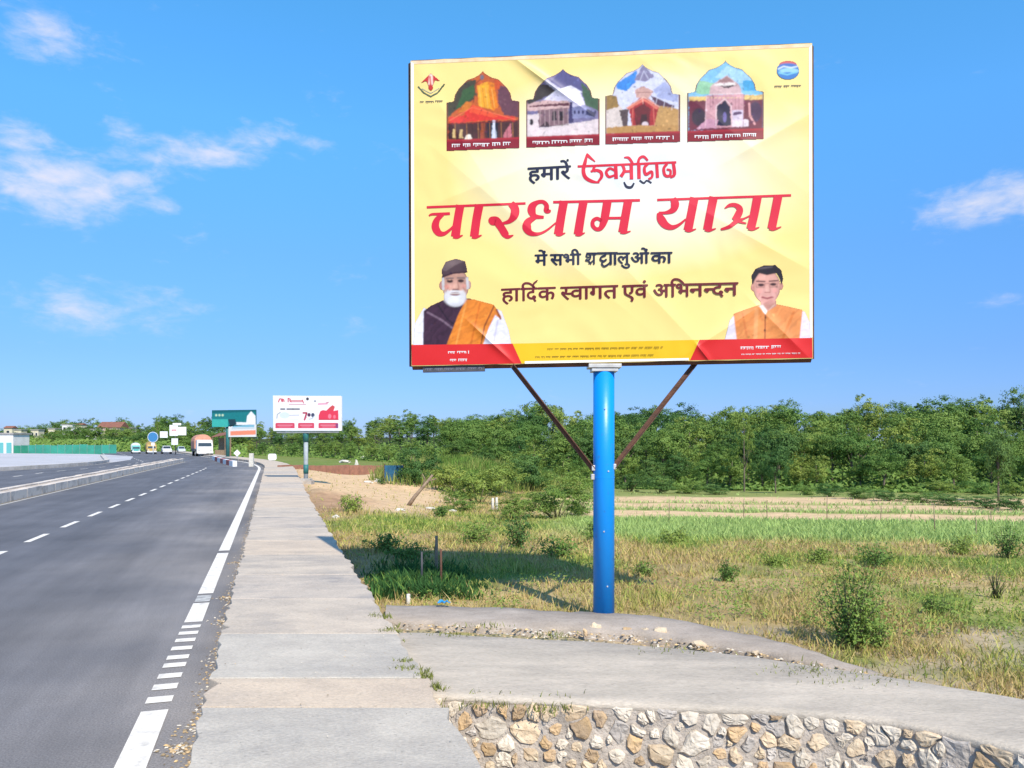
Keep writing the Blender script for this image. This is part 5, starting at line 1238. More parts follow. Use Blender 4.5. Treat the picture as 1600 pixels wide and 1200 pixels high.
def bush_mesh(name, seed, n, m, size=.06, shape=(.42, .42, .40), lobes=10):
    me, lob = crown_mesh(name, seed, lobes, n, m, shape, .40, size, lobe=(.20, .34)); return me, lob
BUSH = []
for i, m in enumerate((M_leaf, M_leafd, M_leafy, M_leaf)):
    me, lob = bush_mesh('foliage', 200+i, 4200, m, .042); mb = MB()
    for c, r_ in lob[:7]: mb.tube([(0, 0, -.08), (c[0]*.5, c[1]*.5, c[2]*.5), tuple(c)], [.016, .011, .004], 5)
    BUSH.append((me, mb.mesh('stem', M_stem, True)))
def bush(px, py, wpx, hpx, kd, label, group=None, name='bush', dy=0.0):
    p = hit(px, py); r_ = empty(name, (p.x, p.y+dy, gz(p.x, p.y+dy)-.03), label, 'bush', group, rnd.uniform(0, 6.28)); k_ = p.y/F
    r_.scale = (wpx*k_/1.15, wpx*k_/1.15, hpx*k_/.98); link('foliage', BUSH[kd][0], r_); link('stem', BUSH[kd][1], r_); return r_
bush(662, 757, 84, 70, 1, 'round dark green bush-like tree beside the blue sheet')
bush(597, 757, 16, 14, 1, 'small dark bush at the left edge of the blue sheet')
bush(832, 766, 76, 68, 1, 'dark upright bush on the grassy bank left of the post')
bush(870, 810, 116, 62, 2, 'wide light green bush low beside the blue post')
bush(800, 812, 74, 42, 2, 'light green bush left of the wide one by the post')
bush(892, 778, 84, 62, 0, 'green bush rising just left of where the left brace meets the post')
bush(748, 788, 104, 60, 2, 'broad yellow-green growth on the slope of the bank')
bush(704, 770, 84, 48, 2, 'pale green scrub at the left end of the grassy bank')
bush(722, 800, 60, 36, 0, 'green bush at the foot of the bank below the scrub')
bush(905, 806, 60, 44, 0, 'green bush touching the left side of the blue post')
bush(778, 774, 100, 54, 2, 'broad light green thicket on the middle of the bank')
bush(785, 752, 70, 26, 2, 'low pale scrub along the top of the grassy bank')
for i, (px, py, w_, h_, kd) in enumerate(((985, 768, 60, 34, 1), (1030, 770, 56, 34, 1), (1075, 771, 60, 26, 0), (1120, 773, 50, 22, 1), (1300, 776, 46, 26, 1), (1340, 779, 60, 24, 0), (1392, 783, 60, 22, 1),
                                     (1440, 786, 64, 24, 0), (1490, 790, 66, 24, 1), (1545, 794, 60, 24, 1), (1590, 797, 66, 28, 1), (1640, 800, 70, 28, 0), (1470, 772, 70, 24, 2), (1530, 772, 60, 26, 0), (1590, 775, 60, 26, 2), (1260, 773, 40, 20, 0))):
    where = {985: 'just right of the blue post', 1030: 'between post and right brace top', 1075: 'third along from the blue post', 1120: 'left of the shaded gap', 1300: 'right of the shaded gap', 1340: 'behind the tallest field pole row', 1392: 'before the middle of the hedge', 1440: 'in the middle of the hedge', 1490: 'below the right forest edge', 1545: 'left of the last hedge bush', 1590: 'last in the hedge at the right', 1640: 'at the right frame edge', 1470: 'on the slope above the hedge middle', 1530: 'under the tall dark tree', 1260: 'in the shaded gap'}.get(px, 'x') if not (px == 1590 and py < 780) else 'on the slope above the last hedge bush'
    bush(px, py, w_, h_, kd, '%s hedge bush %s' % (('mid green', 'dark green', 'yellow-green', 'mid')[kd], where), 'hedge bushes along the forest foot', 'hedge_bush')

# stalky weeds and shrubs of the near field: stems with leaves along them
def stalk_shrub(name, label, px, py, wpx, hpx, n_st, n_lf, m, size, seed, spread=.5, cat='shrub', group=None, lean=.35):
    p = hit(px, py); k_ = p.y/F; W, H = wpx*k_, hpx*k_; g = np.random.default_rng(seed)
    r_ = empty(name, (p.x, p.y, p.z-.02), label, cat, group); mb = MB(); P = []; Nn = []
    for i in range(n_st):
        a = g.uniform(0, 6.28); rr = g.uniform(.05, .5)*W; hh = H*g.uniform(.55, 1.0)*(1-.35*(rr/(W*.5))**2)
        b0 = np.array([g.normal(0, .06*W), g.normal(0, .06*W), 0]); tip = np.array([math.cos(a)*rr, math.sin(a)*rr, hh]); md = b0*.4+tip*.45+np.array([0, 0, hh*.12])
        q = [b0, md, tip]; mb.tube([tuple(x) for x in q], [.006+.004*H, .005, .002], 4)
        for _ in range(n_lf//n_st):
            u = g.uniform(.12, 1.0); c = (1-u)**2*b0+2*u*(1-u)*md+u*u*tip; o = g.normal(size=3)*np.array([.09*W, .09*W, .05*H])*(1.1-.5*u); P.append(c+o); n_ = o/(np.linalg.norm(o)+1e-6)*.5+np.array([0, -.15, .6])+g.normal(size=3)*.5; Nn.append(n_/np.linalg.norm(n_))
    P = np.array(P); Nn = np.array(Nn); V, T = leaf_cards(P, Nn, size, g, .42)
    tint = np.clip(.5+.3*g.normal(size=len(P)), 0, 1)
    link('foliage', np_mesh('foliage', V, T, m, np.repeat(tint, 4)[:, None].repeat(3, 1)), r_); mb.build('stem', M_stem, r_, smooth=True); return r_
stalk_shrub('thorny_shrub', 'dark thorny shrub in the dry grass at the lower right', 1330, 1014, 122, 156, 30, 2600, M_leaf, .034, 4)
stalk_shrub('thorny_shrub', 'light green growth round the right side of the dark thorny shrub', 1368, 1012, 90, 80, 16, 700, M_leaf, .035, 2)
for i, (px, py, w_, h_, lb, m, sz) in enumerate((
    (812, 858, 60, 66, 'dark green shrub standing alone between bank and post', M_leafd, .06), (872, 872, 100, 40, 'leafy green clump close left of the blue post', M_leaf, .06), (740, 850, 110, 44, 'bright green weed clump in the middle of the grass left of the post', M_leafy, .06),
    (600, 862, 80, 34, 'green weed clump beside the pavement edge', M_leaf, .055), (640, 874, 90, 28, 'low green weeds right of the pavement edge clump', M_leaf, .05), (1137, 908, 44, 40, 'lone small green plant in the dry grass right of the post', M_leaf, .035),
    (1370, 886, 100, 44, 'green weeds at the near edge of the green crop', M_leaf, .05), (1575, 872, 70, 56, 'tall green weeds at the right edge of the picture beside the crop', M_leaf, .05), (1500, 866, 80, 36, 'green weeds left of the tall ones at the right edge', M_leafy, .05),
    (1060, 850, 70, 28, 'low weeds in the green crop just right of the post', M_leafy, .06), (930, 846, 60, 40, 'green weeds showing at the left side of the post', M_leaf, .06), (550, 800, 60, 30, 'dry grey-green tuft on the reddish soil by the pavement', M_leafy, .07),
    (1280, 880, 60, 30, 'small weed clump left of the crop edge weeds', M_leafy, .045), (1210, 884, 50, 24, 'tiny weed clump in the dry grass half way to the dark shrub', M_leafy, .04), (690, 808, 30, 22, 'small tuft beside the leaning stick', M_leaf, .06),
    (1555, 935, 46, 60, 'grey dead-looking stalks at the lower right edge', M_leafy, .02), (1460, 960, 60, 34, 'green tuft right of the thorny shrub', M_leaf, .03), (1005, 900, 60, 30, 'yellowish tuft to the right of the post foot', M_leafy, .035))):
    stalk_shrub('weed_clump', lb, px, py, w_, h_, 16, 130 if 'dead' in lb else 620, m, sz, 10+i, cat='weeds')

def grass_mesh(name, X, Y, H, Wd, Cc, g, m, lean=.5, Z=None):
    n = len(X); Z = ground(X, Y) if Z is None else Z; a = g.uniform(0, 6.28, n); ca, sa = np.cos(a), np.sin(a); b = g.uniform(0, 6.28, n); ln = H*lean*g.uniform(.1, 1.0, n)
    ox, oy = np.cos(b)*ln, np.sin(b)*ln
    base = np.stack([X, Y, Z-.02], 1); side = np.stack([ca*Wd, sa*Wd, np.zeros(n)], 1)
    mid = base+np.stack([ox*.35, oy*.35, H*.55], 1); tip = base+np.stack([ox, oy, H], 1)
    V = np.stack([base-side, base+side, mid-side*.75, mid+side*.75, tip], 1).reshape(-1, 3); i = np.arange(n)*5
    T = np.concatenate([np.stack([i, i+1, i+3], 1), np.stack([i, i+3, i+2], 1), np.stack([i+2, i+3, i+4], 1)])
    return np_mesh(name, V, T, m, np.repeat(np.clip(Cc, 0, 1), 5, 0))
M_grass = attr_mat('grass_blades', rough=.75, spec=.15, trans=.25)
def sow(n, y0, y1, seed):
    """places over the field, thinning with distance from the road's edge"""
    g = np.random.default_rng(seed); r_ = y0*(y1/y0)**g.random(n); a = g.uniform(-.46, .72, n); return r_*np.tan(a), r_, g
def build_grass():
    X, Y, g = sow(230000, 4.6, 46, 21); s, t = road_st(X, Y); ye = Y+.22*np.clip(X-4, 0, 40); n1 = fnoise(X, Y, .55, 1); n2 = fnoise(X, Y, 1.3, 31); n3 = fnoise(X, Y, .16, 8)
    lx = np.interp(X, [p[0] for p in lipR], [p[1] for p in lipR]); rx = np.interp(X, [p[0] for p in Wr], [p[1] for p in Wr])
    ok = (t > 1.66) & (Y > np.where(X < 2.55, lx+.04, rx+.06)) & (X > -40)
    ok &= ~((X < 2.55) & (Y < lx+.04)); ok &= wall_side(X, Y) < -.9
    right = smoothstep(-.6, 1.8, X-.03*Y+.6*(n3-.5))
    bare = np.maximum(right*smoothstep(21.6, 22.4, ye+.8*(n3-.5))*.985, (1-right)*smoothstep(17.5, 19.5, Y)*(1-smoothstep(-4.2, -2.0, X+1.2*(n3-.5)-.02*Y))*.96)
    for (a_, b_, k_) in ((25.4, 27.2, .75), (28.2, 29.0, .5), (31.5, 33.2, .5)): bare = bare*(1-right*k_*smoothstep(a_, a_+.5, ye+1.2*(n3-.5))*(1-smoothstep(b_-.4, b_, ye+1.2*(n3-.5))))
    bare = np.maximum(bare, (1-right)*smoothstep(16, 17.5, Y)*(1-smoothstep(-4.6, -3.4, X))*.75)
    thin = (1-smoothstep(.36, .52, n2))*.65*(1-smoothstep(10, 16, Y))
    ok &= g.random(len(X)) > np.maximum(bare, thin)
    X, Y, t, ye, n1, n2, right = X[ok], Y[ok], t[ok], ye[ok], n1[ok], n2[ok], right[ok]; n = len(X)
    crop = right*smoothstep(14.6, 15.6, ye+1.2*(n1-.5))
    H = (.035+.105*g.random(n)**1.9)*(.45+.95*n2)*(1+.15*smoothstep(9, 14, Y)); H = np.where(crop > .5, .10+.08*g.random(n), H); H *= np.where(g.random(n) < .03, 1.7, 1.0)
    H *= np.interp(t, [1.6, 2.1], [.55, 1.0])
    straw = np.array([.56, .43, .19]); tan = np.array([.46, .32, .14]); yg = np.array([.36, .41, .075]); gr = np.array([.14, .24, .04]); cg = np.array([.33, .43, .14])
    k1 = smoothstep(.40, .63, n1+.25*(g.random(n)-.5))[:, None]; k2 = g.random(n)[:, None]
    dry = straw*k2+tan*(1-k2); green = yg*k2+gr*(1-k2); c = dry*(1-k1)+green*k1
    swap = (g.random(n) < .38)[:, None]; c = np.where(swap, yg*.6+dry*.4, c)
    c = c*(1-crop[:, None])+(cg*(.8+.5*k2))*crop[:, None]; c = c*g.uniform(.75, 1.25, n)[:, None]
    wd = .0026+.00050*Y*g.uniform(.6, 1.3, n)
    tag(link('grass', grass_mesh('grass', X, Y, H, wd, c, g, M_grass, 1.15)), 'dry and green meadow grass of the field', kind='stuff')
build_grass()
def build_bank_grass():
    g = np.random.default_rng(77); n = 60000; X = g.uniform(-12, 6, n); Y = g.uniform(30, 64, n)
    k_ = np.exp(-(((X+2.6)/6.2)**2+((Y-47)/8.5)**2)); ok = (g.random(n) < k_*1.2) & (k_ > .28) & (X > -7.5); X, Y = X[ok], Y[ok]; n = len(X)
    H = g.uniform(.25, .75, n)*(.6+.8*fnoise(X, Y, .6, 2)); k1 = smoothstep(.35, .65, fnoise(X, Y, .45, 12)+.3*(g.random(n)-.5))[:, None]
    c = np.array([.30, .31, .09])*(1-k1)+np.array([.13, .23, .04])*k1; c = c*g.uniform(.7, 1.3, n)[:, None]
    tag(link('bank_grass', grass_mesh('bank_grass', X, Y, H, np.full(n, .028), c, g, M_grass, .6)), 'tall grass on the bank', kind='stuff')
build_bank_grass()
def build_undergrowth():
    g = np.random.default_rng(78); n = 34000; px = g.uniform(380, 1800, n); Y = np.full(n, 60.0)
    for _ in range(10): Y = .6*front((px-800)/F*Y)+.4*Y
    Y = Y+g.random(n)**1.6*38-2; X = (px-800)/F*Y; Z = ground(X, Y)+g.uniform(0, 1, n)**1.5*(.5+1.3*fnoise(X, Y, .35, 3))*smoothstep(-3, 3, Y-front(X))+.02
    P = np.stack([X, Y, Z], 1); Nn = np.stack([g.normal(0, .5, n), g.normal(-.3, .5, n), np.full(n, .7)], 1); Nn /= np.linalg.norm(Nn, axis=1, keepdims=True)
    V, T = leaf_cards(P, Nn, .42, g); tint = np.clip(.35+.3*g.normal(size=n), 0, 1)
    tag(link('undergrowth', np_mesh('undergrowth', V, T, M_leaf, np.repeat(tint, 4)[:, None].repeat(3, 1))), 'low undergrowth on the forest floor', kind='stuff')
build_undergrowth()
# weeds between pavement and lip, blades coloured dark to stand in for shade
def build_weeds():
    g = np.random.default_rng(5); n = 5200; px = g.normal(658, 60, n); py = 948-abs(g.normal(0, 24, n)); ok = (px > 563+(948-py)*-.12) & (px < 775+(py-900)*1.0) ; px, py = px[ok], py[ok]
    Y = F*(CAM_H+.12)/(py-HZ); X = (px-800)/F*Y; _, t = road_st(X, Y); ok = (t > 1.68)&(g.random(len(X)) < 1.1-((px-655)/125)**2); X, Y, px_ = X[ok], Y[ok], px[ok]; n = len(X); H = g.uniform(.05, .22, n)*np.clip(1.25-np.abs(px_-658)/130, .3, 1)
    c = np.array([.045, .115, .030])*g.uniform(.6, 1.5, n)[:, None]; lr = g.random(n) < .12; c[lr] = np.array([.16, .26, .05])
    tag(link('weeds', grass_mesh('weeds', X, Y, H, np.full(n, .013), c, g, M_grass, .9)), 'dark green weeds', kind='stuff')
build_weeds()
# tufts in the cracks of pavement and coping
def build_crack_weeds():
    g = np.random.default_rng(15); X = []; Y = []; H = []
    for (px, py, k_, sp) in ((598, 972, 90, .06), (610, 995, 110, .06), (630, 1045, 60, .04), (636, 1056, 60, .05), (672, 1068, 110, .05), (680, 1085, 40, .03), (655, 1060, 60, .06), (760, 1078, 90, .10), (860, 1084, 90, .10), (700, 985, 60, .1), (760, 970, 60, .1), (860, 985, 50, .1), (1060, 1008, 60, .15), (1260, 1040, 140, .16), (1330, 1052, 120, .2)):
        p = at(px, py, .1)
        for _ in range(k_): X.append(p.x+g.normal(0, sp)); Y.append(p.y+g.normal(0, sp*.5)); H.append(g.uniform(.012, .05))
    X, Y, H = map(np.array, (X, Y, H)); n = len(X); c = np.array([.22, .24, .06])*g.uniform(.6, 1.3, n)[:, None]
    _, t = road_st(X, Y); Z = np.where(t < 1.62, .155, np.where(wall_side(X, Y) > -.02, .03, .07))
    tag(link('crack_weeds', grass_mesh('crack_weeds', X, Y, H, np.full(n, .004), c, g, M_grass, 1.0, Z=Z)), kind='stuff')
build_crack_weeds()

# ------------------------------------------------------------------ the two smaller hoardings down the road
M_teal = mat('teal_paint', (.03, .17, .16), .5, (.03, .12, .12), scale=6)
M_grey_paint = mat('grey_paint', (.34, .38, .40), .55, (.25, .28, .29), scale=5)
M_white = mat('white_paint', (.78, .78, .76), .6, (.62, .61, .58), scale=4, lo=.45, hi=.75)
def panel_box(P, pts, o0, o1):
    n = len(pts); mb = MB(); mb.add([P.w(x, y, o1) for x, y in pts]+[P.w(x, y, o0) for x, y in pts], [tuple(reversed(range(n))), tuple(range(n, 2*n))]+[(i, (i+1) % n, n+(i+1) % n, n+i) for i in range(n)]); return mb
p2 = hit(478, 756); O2 = Vector((p2.x, p2.y, p2.z)); P2w = Plane(p2.x, p2.y-.16, -.05, O2)
b2 = empty('hoarding', O2, 'small white billboard with red print on a teal and grey post beside the pavement', 'billboard')
zt = zat(674, p2.y)-O2.z; zm = zat(690, p2.y)-O2.z
mb = MB(); mb.tube([(0, 0, -.1), (0, 0, zm)], .085, 16); mb.build('post', M_grey_paint, b2, smooth=True)
mb = MB(); mb.tube([(0, 0, zm), (0, 0, zt+.1)], .11, 16); mb.build('upper_post', M_teal, b2, smooth=True)
mb = MB(); mb.box((0, 0, .06), (.55, .5, .16)); mb.box((0, 0, .17), (.42, .38, .08)); mb.build('footing', M_conc, b2, bevel=.01)
zs = zat(726, p2.y)-O2.z; mb = MB(); mb.tube([(0, 0, zs-.35), (0, 0, zs)], .10, 14); mb.build('post_band', M_teal, b2, smooth=True)
panel_box(P2w, [(426.5, 618), (533.5, 619), (533.5, 673), (427, 673.5)], -.12, 0).build('panel', M_white, b2)
for a, b in (((432, 675.5), (529, 675)),):
    mb = MB(); mb.tube([P2w.w(*a, -.06), P2w.w(*b, -.06)], .04, 6); mb.build('frame_bar', M_grey_paint, b2)
Q = lambda pts: [(420+x/13.333, 610+y/13.333) for x, y in pts]; q1 = lambda x, y: (420+x/13.333, 610+y/13.333)
P = Picture(427.3, 618.6, 533, 673, .45); P.poly([(426, 617), (535, 617), (535, 675), (426, 675)], (246, 246, 248))
RD = (206, 52, 74); P.line(Q([(205, 240), (225, 180), (260, 175), (275, 230)]), 1.6, RD); P.line(Q([(285, 235), (290, 180), (315, 200), (320, 235)]), 1.6, RD)
P.line(Q([(405, 240), (405, 165), (450, 185), (440, 215), (465, 240)]), 1.6, RD); P.line(Q([(470, 215), (700, 215)]), 2.0, RD, .75); P.line(Q([(480, 240), (700, 240)]), 1.2, RD, .7); P.line(Q([(430, 290), (770, 295)]), 1.6, (196, 110, 130), .7); P.line(Q([(700, 200), (730, 265)]), 1.3, RD)
P.ell(*q1(808, 178), 2.3, 2.4, (70, 64, 74)); P.ell(*q1(965, 225), 2, 1.6, (160, 160, 170)); P.line(Q([(1040, 285), (1215, 275)]), 3.2, (226, 150, 176), .8); P.line(Q([(1200, 260), (1250, 245)]), 1.2, (190, 100, 120))
for x0, x1 in ((255, 330), (385, 500), (510, 635)): P.line(Q([(x0, 390), (x1, 390)]), 2.6, (66, 62, 78), .85)
P.line(Q([(170, 580), (180, 500), (240, 460)]), 1.6, (140, 150, 160), .8); P.ell(*q1(330, 520), 8, 5, (206, 222, 214), .8); P.line(Q([(440, 520), (630, 515)]), 1.6, (176, 176, 196), .8); P.line(Q([(440, 600), (620, 600)]), 1.0, (200, 206, 206), .8)
P.line(Q([(720, 470), (790, 470), (770, 540), (745, 610)]), 2.6, (176, 40, 70)); P.line(Q([(745, 615), (775, 560)]), 2.2, (196, 90, 110)); P.ell(*q1(840, 510), 2.6, 3, (90, 50, 80)); P.ell(*q1(920, 515), 2.8, 3.4, (70, 76, 104)); P.line(Q([(840, 600), (900, 590), (940, 540)]), 1.3, (170, 180, 196))
P.poly(Q([(1040, 620), (1040, 520), (1075, 430), (1130, 410), (1200, 420), (1270, 350), (1330, 305), (1380, 340), (1350, 430), (1380, 420), (1450, 410), (1455, 620)]), (226, 62, 88)); P.poly(Q([(1240, 390), (1330, 310), (1380, 345), (1310, 420)]), (206, 84, 84)); P.ell(*q1(1270, 540), 2.6, 3.6, (248, 130, 150)); P.ell(*q1(1370, 550), 2, 3, (240, 120, 140)); P.line(Q([(1050, 605), (1450, 605)]), 1.2, (190, 40, 60))
for x0, x1 in ((140, 540), (610, 950), (1035, 1450)):
    P.poly(Q([(x0, 690), (x0+20, 675), (x1-20, 675), (x1, 690), (x1, 790), (x0, 790)]), (212, 74, 98)); P.line(Q([(x0+50, 725), (x1-50, 725)]), 1.2, (240, 170, 186), .7); P.line(Q([(x0+80, 760), (x1-90, 760)]), 1.0, (232, 140, 160), .7)
P.poly(Q([(1390, 690), (1450, 690), (1450, 790), (1400, 790)]), (140, 70, 120)); P.build('print', P2w, .012, M_flat, b2, blur=1)

Y3 = 74.0; O3 = Vector((atd(356, Y3), Y3, 0.0)); P3 = Plane(O3.x, Y3-.3, -.03, O3)
b3 = empty('hoarding', O3, 'teal hoarding with a stepped lower right panel on a single post by the road bend', 'billboard')
mb = MB(); mb.tube([(0, 0, -.1), (0, 0, zat(656, Y3))], .17, 14); mb.build('post', M_teal, b3, smooth=True)
panel_box(P3, [(331, 641), (399.5, 640), (399.5, 663), (331, 668)], -.22, 0).build('panel', M_teal, b3); panel_box(P3, [(357, 664.5), (399.5, 663), (399.5, 682.5), (357, 683)], -.22, 0).build('lower_panel', M_white, b3)
G = lambda pts: [(x/4, 580+y/4) for x, y in pts]
P = Picture(331.5, 640.5, 399.3, 667, .5); P.poly([(330, 641), (400, 640), (400, 663), (330, 669)], (22, 122, 126)); P.poly(G([(1325, 300), (1425, 300), (1425, 350), (1325, 352)]), (60, 176, 164)); P.poly(G([(1325, 244), (1600, 240), (1600, 254), (1325, 262)]), (14, 96, 104))
for x in (1352, 1372, 1392): P.ell(x/4, 580+275/4, 1.8, 1.8, (190, 214, 180))
P.poly(G([(1540, 320), (1545, 280), (1570, 250), (1598, 280), (1600, 335), (1480, 336), (1440, 318)]), (232, 236, 238)); P.poly(G([(1425, 300), (1470, 300), (1480, 330), (1440, 350)]), (30, 60, 70)); P.grain(.12, .6, 2); P.build('print', P3, .02, M_flat, b3)
P = Picture(357.5, 664, 399.3, 682.7, .5); P.poly([(355, 662), (401, 662), (401, 684), (355, 684)], (224, 226, 226)); P.poly(G([(1470, 310), (1590, 310), (1590, 350), (1450, 352)]), (124, 180, 200)); P.poly(G([(1440, 375), (1600, 368), (1600, 396), (1440, 402)]), (232, 140, 110)); P.line(G([(1450, 360), (1590, 356)]), 1.2, (170, 190, 196)); P.build('print', P3, .02, M_flat, b3)

# ------------------------------------------------------------------ things of the field and yard
M_brick = mat('red_earth_brick', (.36, .17, .11), .95, (.24, .12, .08), scale=3, bump=.5, bscale=12)
ew = empty('boundary_wall', hit(500, 742), 'low red-brown boundary wall at the back of the sandy yard', 'wall')
px = 436
while px < 598:
    f = lambda q: (lambda Y: Vector((atd(q, Y), Y, 0)))(44.0+(q-436)*.062)
    a, b = f(px), f(px+18); d = math.hypot(b.x-a.x, b.y-a.y); g0 = min(gz(a.x, a.y), gz(b.x, b.y))-.2; zt_ = zat(727.5+rnd.uniform(-.5, .5), a.y); mb = MB()
    mb.box(((a.x+b.x)/2-ew.location.x, (a.y+b.y)/2-ew.location.y, (zt_+g0)/2-ew.location.z), (d-.03, .24, zt_-g0), rz=math.atan2(b.y-a.y, b.x-a.x)); mb.build('wall_panel', M_brick, ew)
    px += 18
M_bluesheet = mat('blue_corrugated_sheet', (.06, .20, .33), .5, (.05, .15, .24), scale=3)
p = hit(615, 753); r_ = empty('blue_sheet', p, 'small blue corrugated sheet fence panel standing at the edge of the yard', 'sheet'); k_ = p.y/F; W, H = 29*k_, 25*k_; mb = MB()
n = 28
for i in range(n+1):
    for z in (0, H): mb.v.append((-W/2+W*i/n, .03*math.cos(i*PI), z))
mb.f = [(2*i, 2*i+2, 2*i+3, 2*i+1) for i in range(n)]; mb.m = [0]*n; mb.build('sheet', M_bluesheet, r_)
for x in (-W/2, W/2): mb = MB(); mb.box((x, .07, H*.5), (.06, .06, H+.12)); mb.build('post', M_rust, r_)
mb = MB(); mb.box((0, .05, H*.75), (W, .03, .05)); mb.build('rail', M_rust, r_)
# poles, rods and sticks
M_wood = mat('grey_wood', (.33, .24, .16), .95, (.20, .14, .10), scale=10, bump=.4)
M_pale = mat('pale_stone', (.66, .62, .54), .9, (.50, .46, .39), scale=8)
def rod(name, label, cat, px, yt, yb, rad, m, lean=0.0, group=None, sides=6):
    p = hit(px, yb); z1 = zat(yt, p.y)-p.z; d = lean*p.y/F; mb = MB(); g = random.Random(int(px))
    mb.tube([(0, 0, -.1), (d*.5+g.uniform(-.2, .2)*rad, 0, z1*.5), (d, 0, z1)], [rad*1.1, rad, rad*.85], sides); o = mb.build(name, m, None, p, smooth=sides > 5); tag(o, label, cat, group); return o
rod('iron_rod', 'left of two dark iron rods sticking up from the darkened weeds', 'rod', 659, 862, 918, .012, M_dark)
rod('iron_rod', 'right of two iron rods sticking up from the darkened weeds', 'rod', 689, 858, 922, .014, M_rust)
rod('wooden_post', 'thin brown wooden post behind the two iron rods', 'post', 682, 837, 902, .020, M_wood)
rod('stub_post', 'short pale stub of a post at the edge of the darkened weeds', 'post', 638, 928, 945, .022, M_pale)
rod('white_post', 'left of two short whitish posts at the foot of the bank', 'post', 770, 778, 797, .045, M_pale, group='whitish posts by the bank')
rod('white_post', 'right of two short whitish posts at the foot of the bank', 'post', 776, 777, 797, .045, M_pale, group='whitish posts by the bank')
p = hit(638, 790); mb = MB(); q = lambda x, y: (atd(x, p.y)-p.x, 0, zat(y, p.y)-p.z)
mb.tube([q(637, 792), q(648, 776), q(660, 762), q(676, 742)], [.07, .06, .05, .035], 7)
lo = mb.build('leaning_branch', M_wood, None, p, smooth=True); tag(lo, 'dark leaning dead branch propped on the yard', 'branch')
mb = MB(); mb.tube([q(660, 762), q(664, 748), q(660, 740)], [.03, .022, .012], 5); mb.tube([q(668, 752), q(682, 748)], [.025, .012], 5); mb.build('twig', M_wood, lo, smooth=True)
for i, (px, yt, yb, lb) in enumerate(((1045, 782, 818, 'thin field pole nearest the right of the blue post'), (1162, 780, 812, 'thin field pole in front of the forest, left of a pair'), (1199, 782, 812, 'thin field pole below the shaded forest gap'), (1292, 774, 812, 'thin field pole at the left end of the sand strip'),
                                     (1376, 790, 814, 'short thin field pole in the middle of the sand strip'), (1461, 788, 833, 'tallest thin field pole between sand strip and crop'), (1525, 811, 840, 'thin pole standing in the crop at the right'), (1549, 799, 817, 'short thin pole at the right end of the sand strip'))):
    rod('field_pole', lb, 'pole', px, yt, yb, .011, M_wood, rnd.uniform(-2, 2), 'thin poles along the field')
for i, (px, py, w_, h_, lb) in enumerate(((539, 722, 14, 5, 'wide flat white block on the green strip behind the red wall'), (567, 716, 6, 5, 'small white stone right of the wide white block'), (557, 726, 5, 12, 'upright pale marker standing at the red wall'), (687, 719, 5, 4, 'white stone at the left end of the bank'),
                                         (720, 716, 6, 6, 'white stone on the crest of the bank, the larger of two'), (735, 719, 4, 4, 'tiny white stone on the crest of the bank'), (756, 717, 5, 4, 'reddish white stone on the crest of the bank'), (771, 717, 5, 5, 'white stone at the right of the bank crest'),
                                         (590, 752, 10, 6, 'white rubble lump in front of the blue sheet'), (575, 754, 12, 4, 'flat white rubble left of the blue sheet'), (625, 797, 14, 5, 'buff stone left of the leaning branch foot'), (708, 799, 10, 5, 'pale stone right of the leaning branch foot'), (672, 795, 12, 5, 'grey rubble just right of the leaning branch foot'), (525, 808, 10, 5, 'pale stone in the grass by the pavement edge'),
                                         (1137, 763, 6, 4, 'white stone in front of the shaded forest gap'))):
    p = hit(px, py+h_*.3); s_ = p.y/F
    tag(link('marker_stone', rock_mesh('marker_stone', (w_*s_*.6, w_*s_*.4, h_*s_*.62), 30+i, M_pale if i != 6 else M_st[2]), None, (p.x, p.y, p.z+h_*s_*.3)), lb, 'stone', 'pale stones about the field')
# blue plastic scrap on the edge of the lip
p = at(694, 944, .06); mb = MB(); g = random.Random(4)
for i in range(7):
    for j in range(4): mb.v.append(((i-3)*.020+g.uniform(-.005, .005), (j-1.5)*.022, .012+g.uniform(0, .028)*(1 if 0 < i < 6 else .3)))
mb.f = [(i*4+j, (i+1)*4+j, (i+1)*4+j+1, i*4+j+1) for i in range(6) for j in range(3)]; mb.m = [0]*len(mb.f)
tag(mb.build('plastic_scrap', mat('blue_plastic', (.03, .24, .50), .4), None, p), 'crumpled scrap of blue plastic by the darkened weeds', 'litter')

# ------------------------------------------------------------------ town side beyond the far carriageway
def flat_poly(name, pix, z, m):
    mb = MB(); mb.add([at(x, y, z) for x, y in pix], [tuple(range(len(pix)))]); return tag(mb.build(name, m), kind='structure')
M_apron = mat('pale_concrete', (.50, .48, .49), .9, (.40, .39, .39), scale=.25, bump=.2)
flat_poly('apron', [(-330, 790), (-160, 757), (0, 733.5), (100, 727.5), (180, 722), (204, 718.5), (208, 713), (150, 709.5), (0, 708), (-300, 707.5)], .012, M_apron)
fk = tag(link('far_kerb', bpy.data.meshes.new('far_kerb')), kind='structure'); mb = MB(); strip_solid(mb, lambda q: far_edge(q)-.42, lambda q: far_edge(q)-.1, -10, 90, -.05, .2, 1.5); fk.data = mb.mesh('far_kerb', mat('far_kerb_concrete', (.55, .50, .45), .9, (.36, .33, .29), scale=1.2, lo=.45, hi=.7))
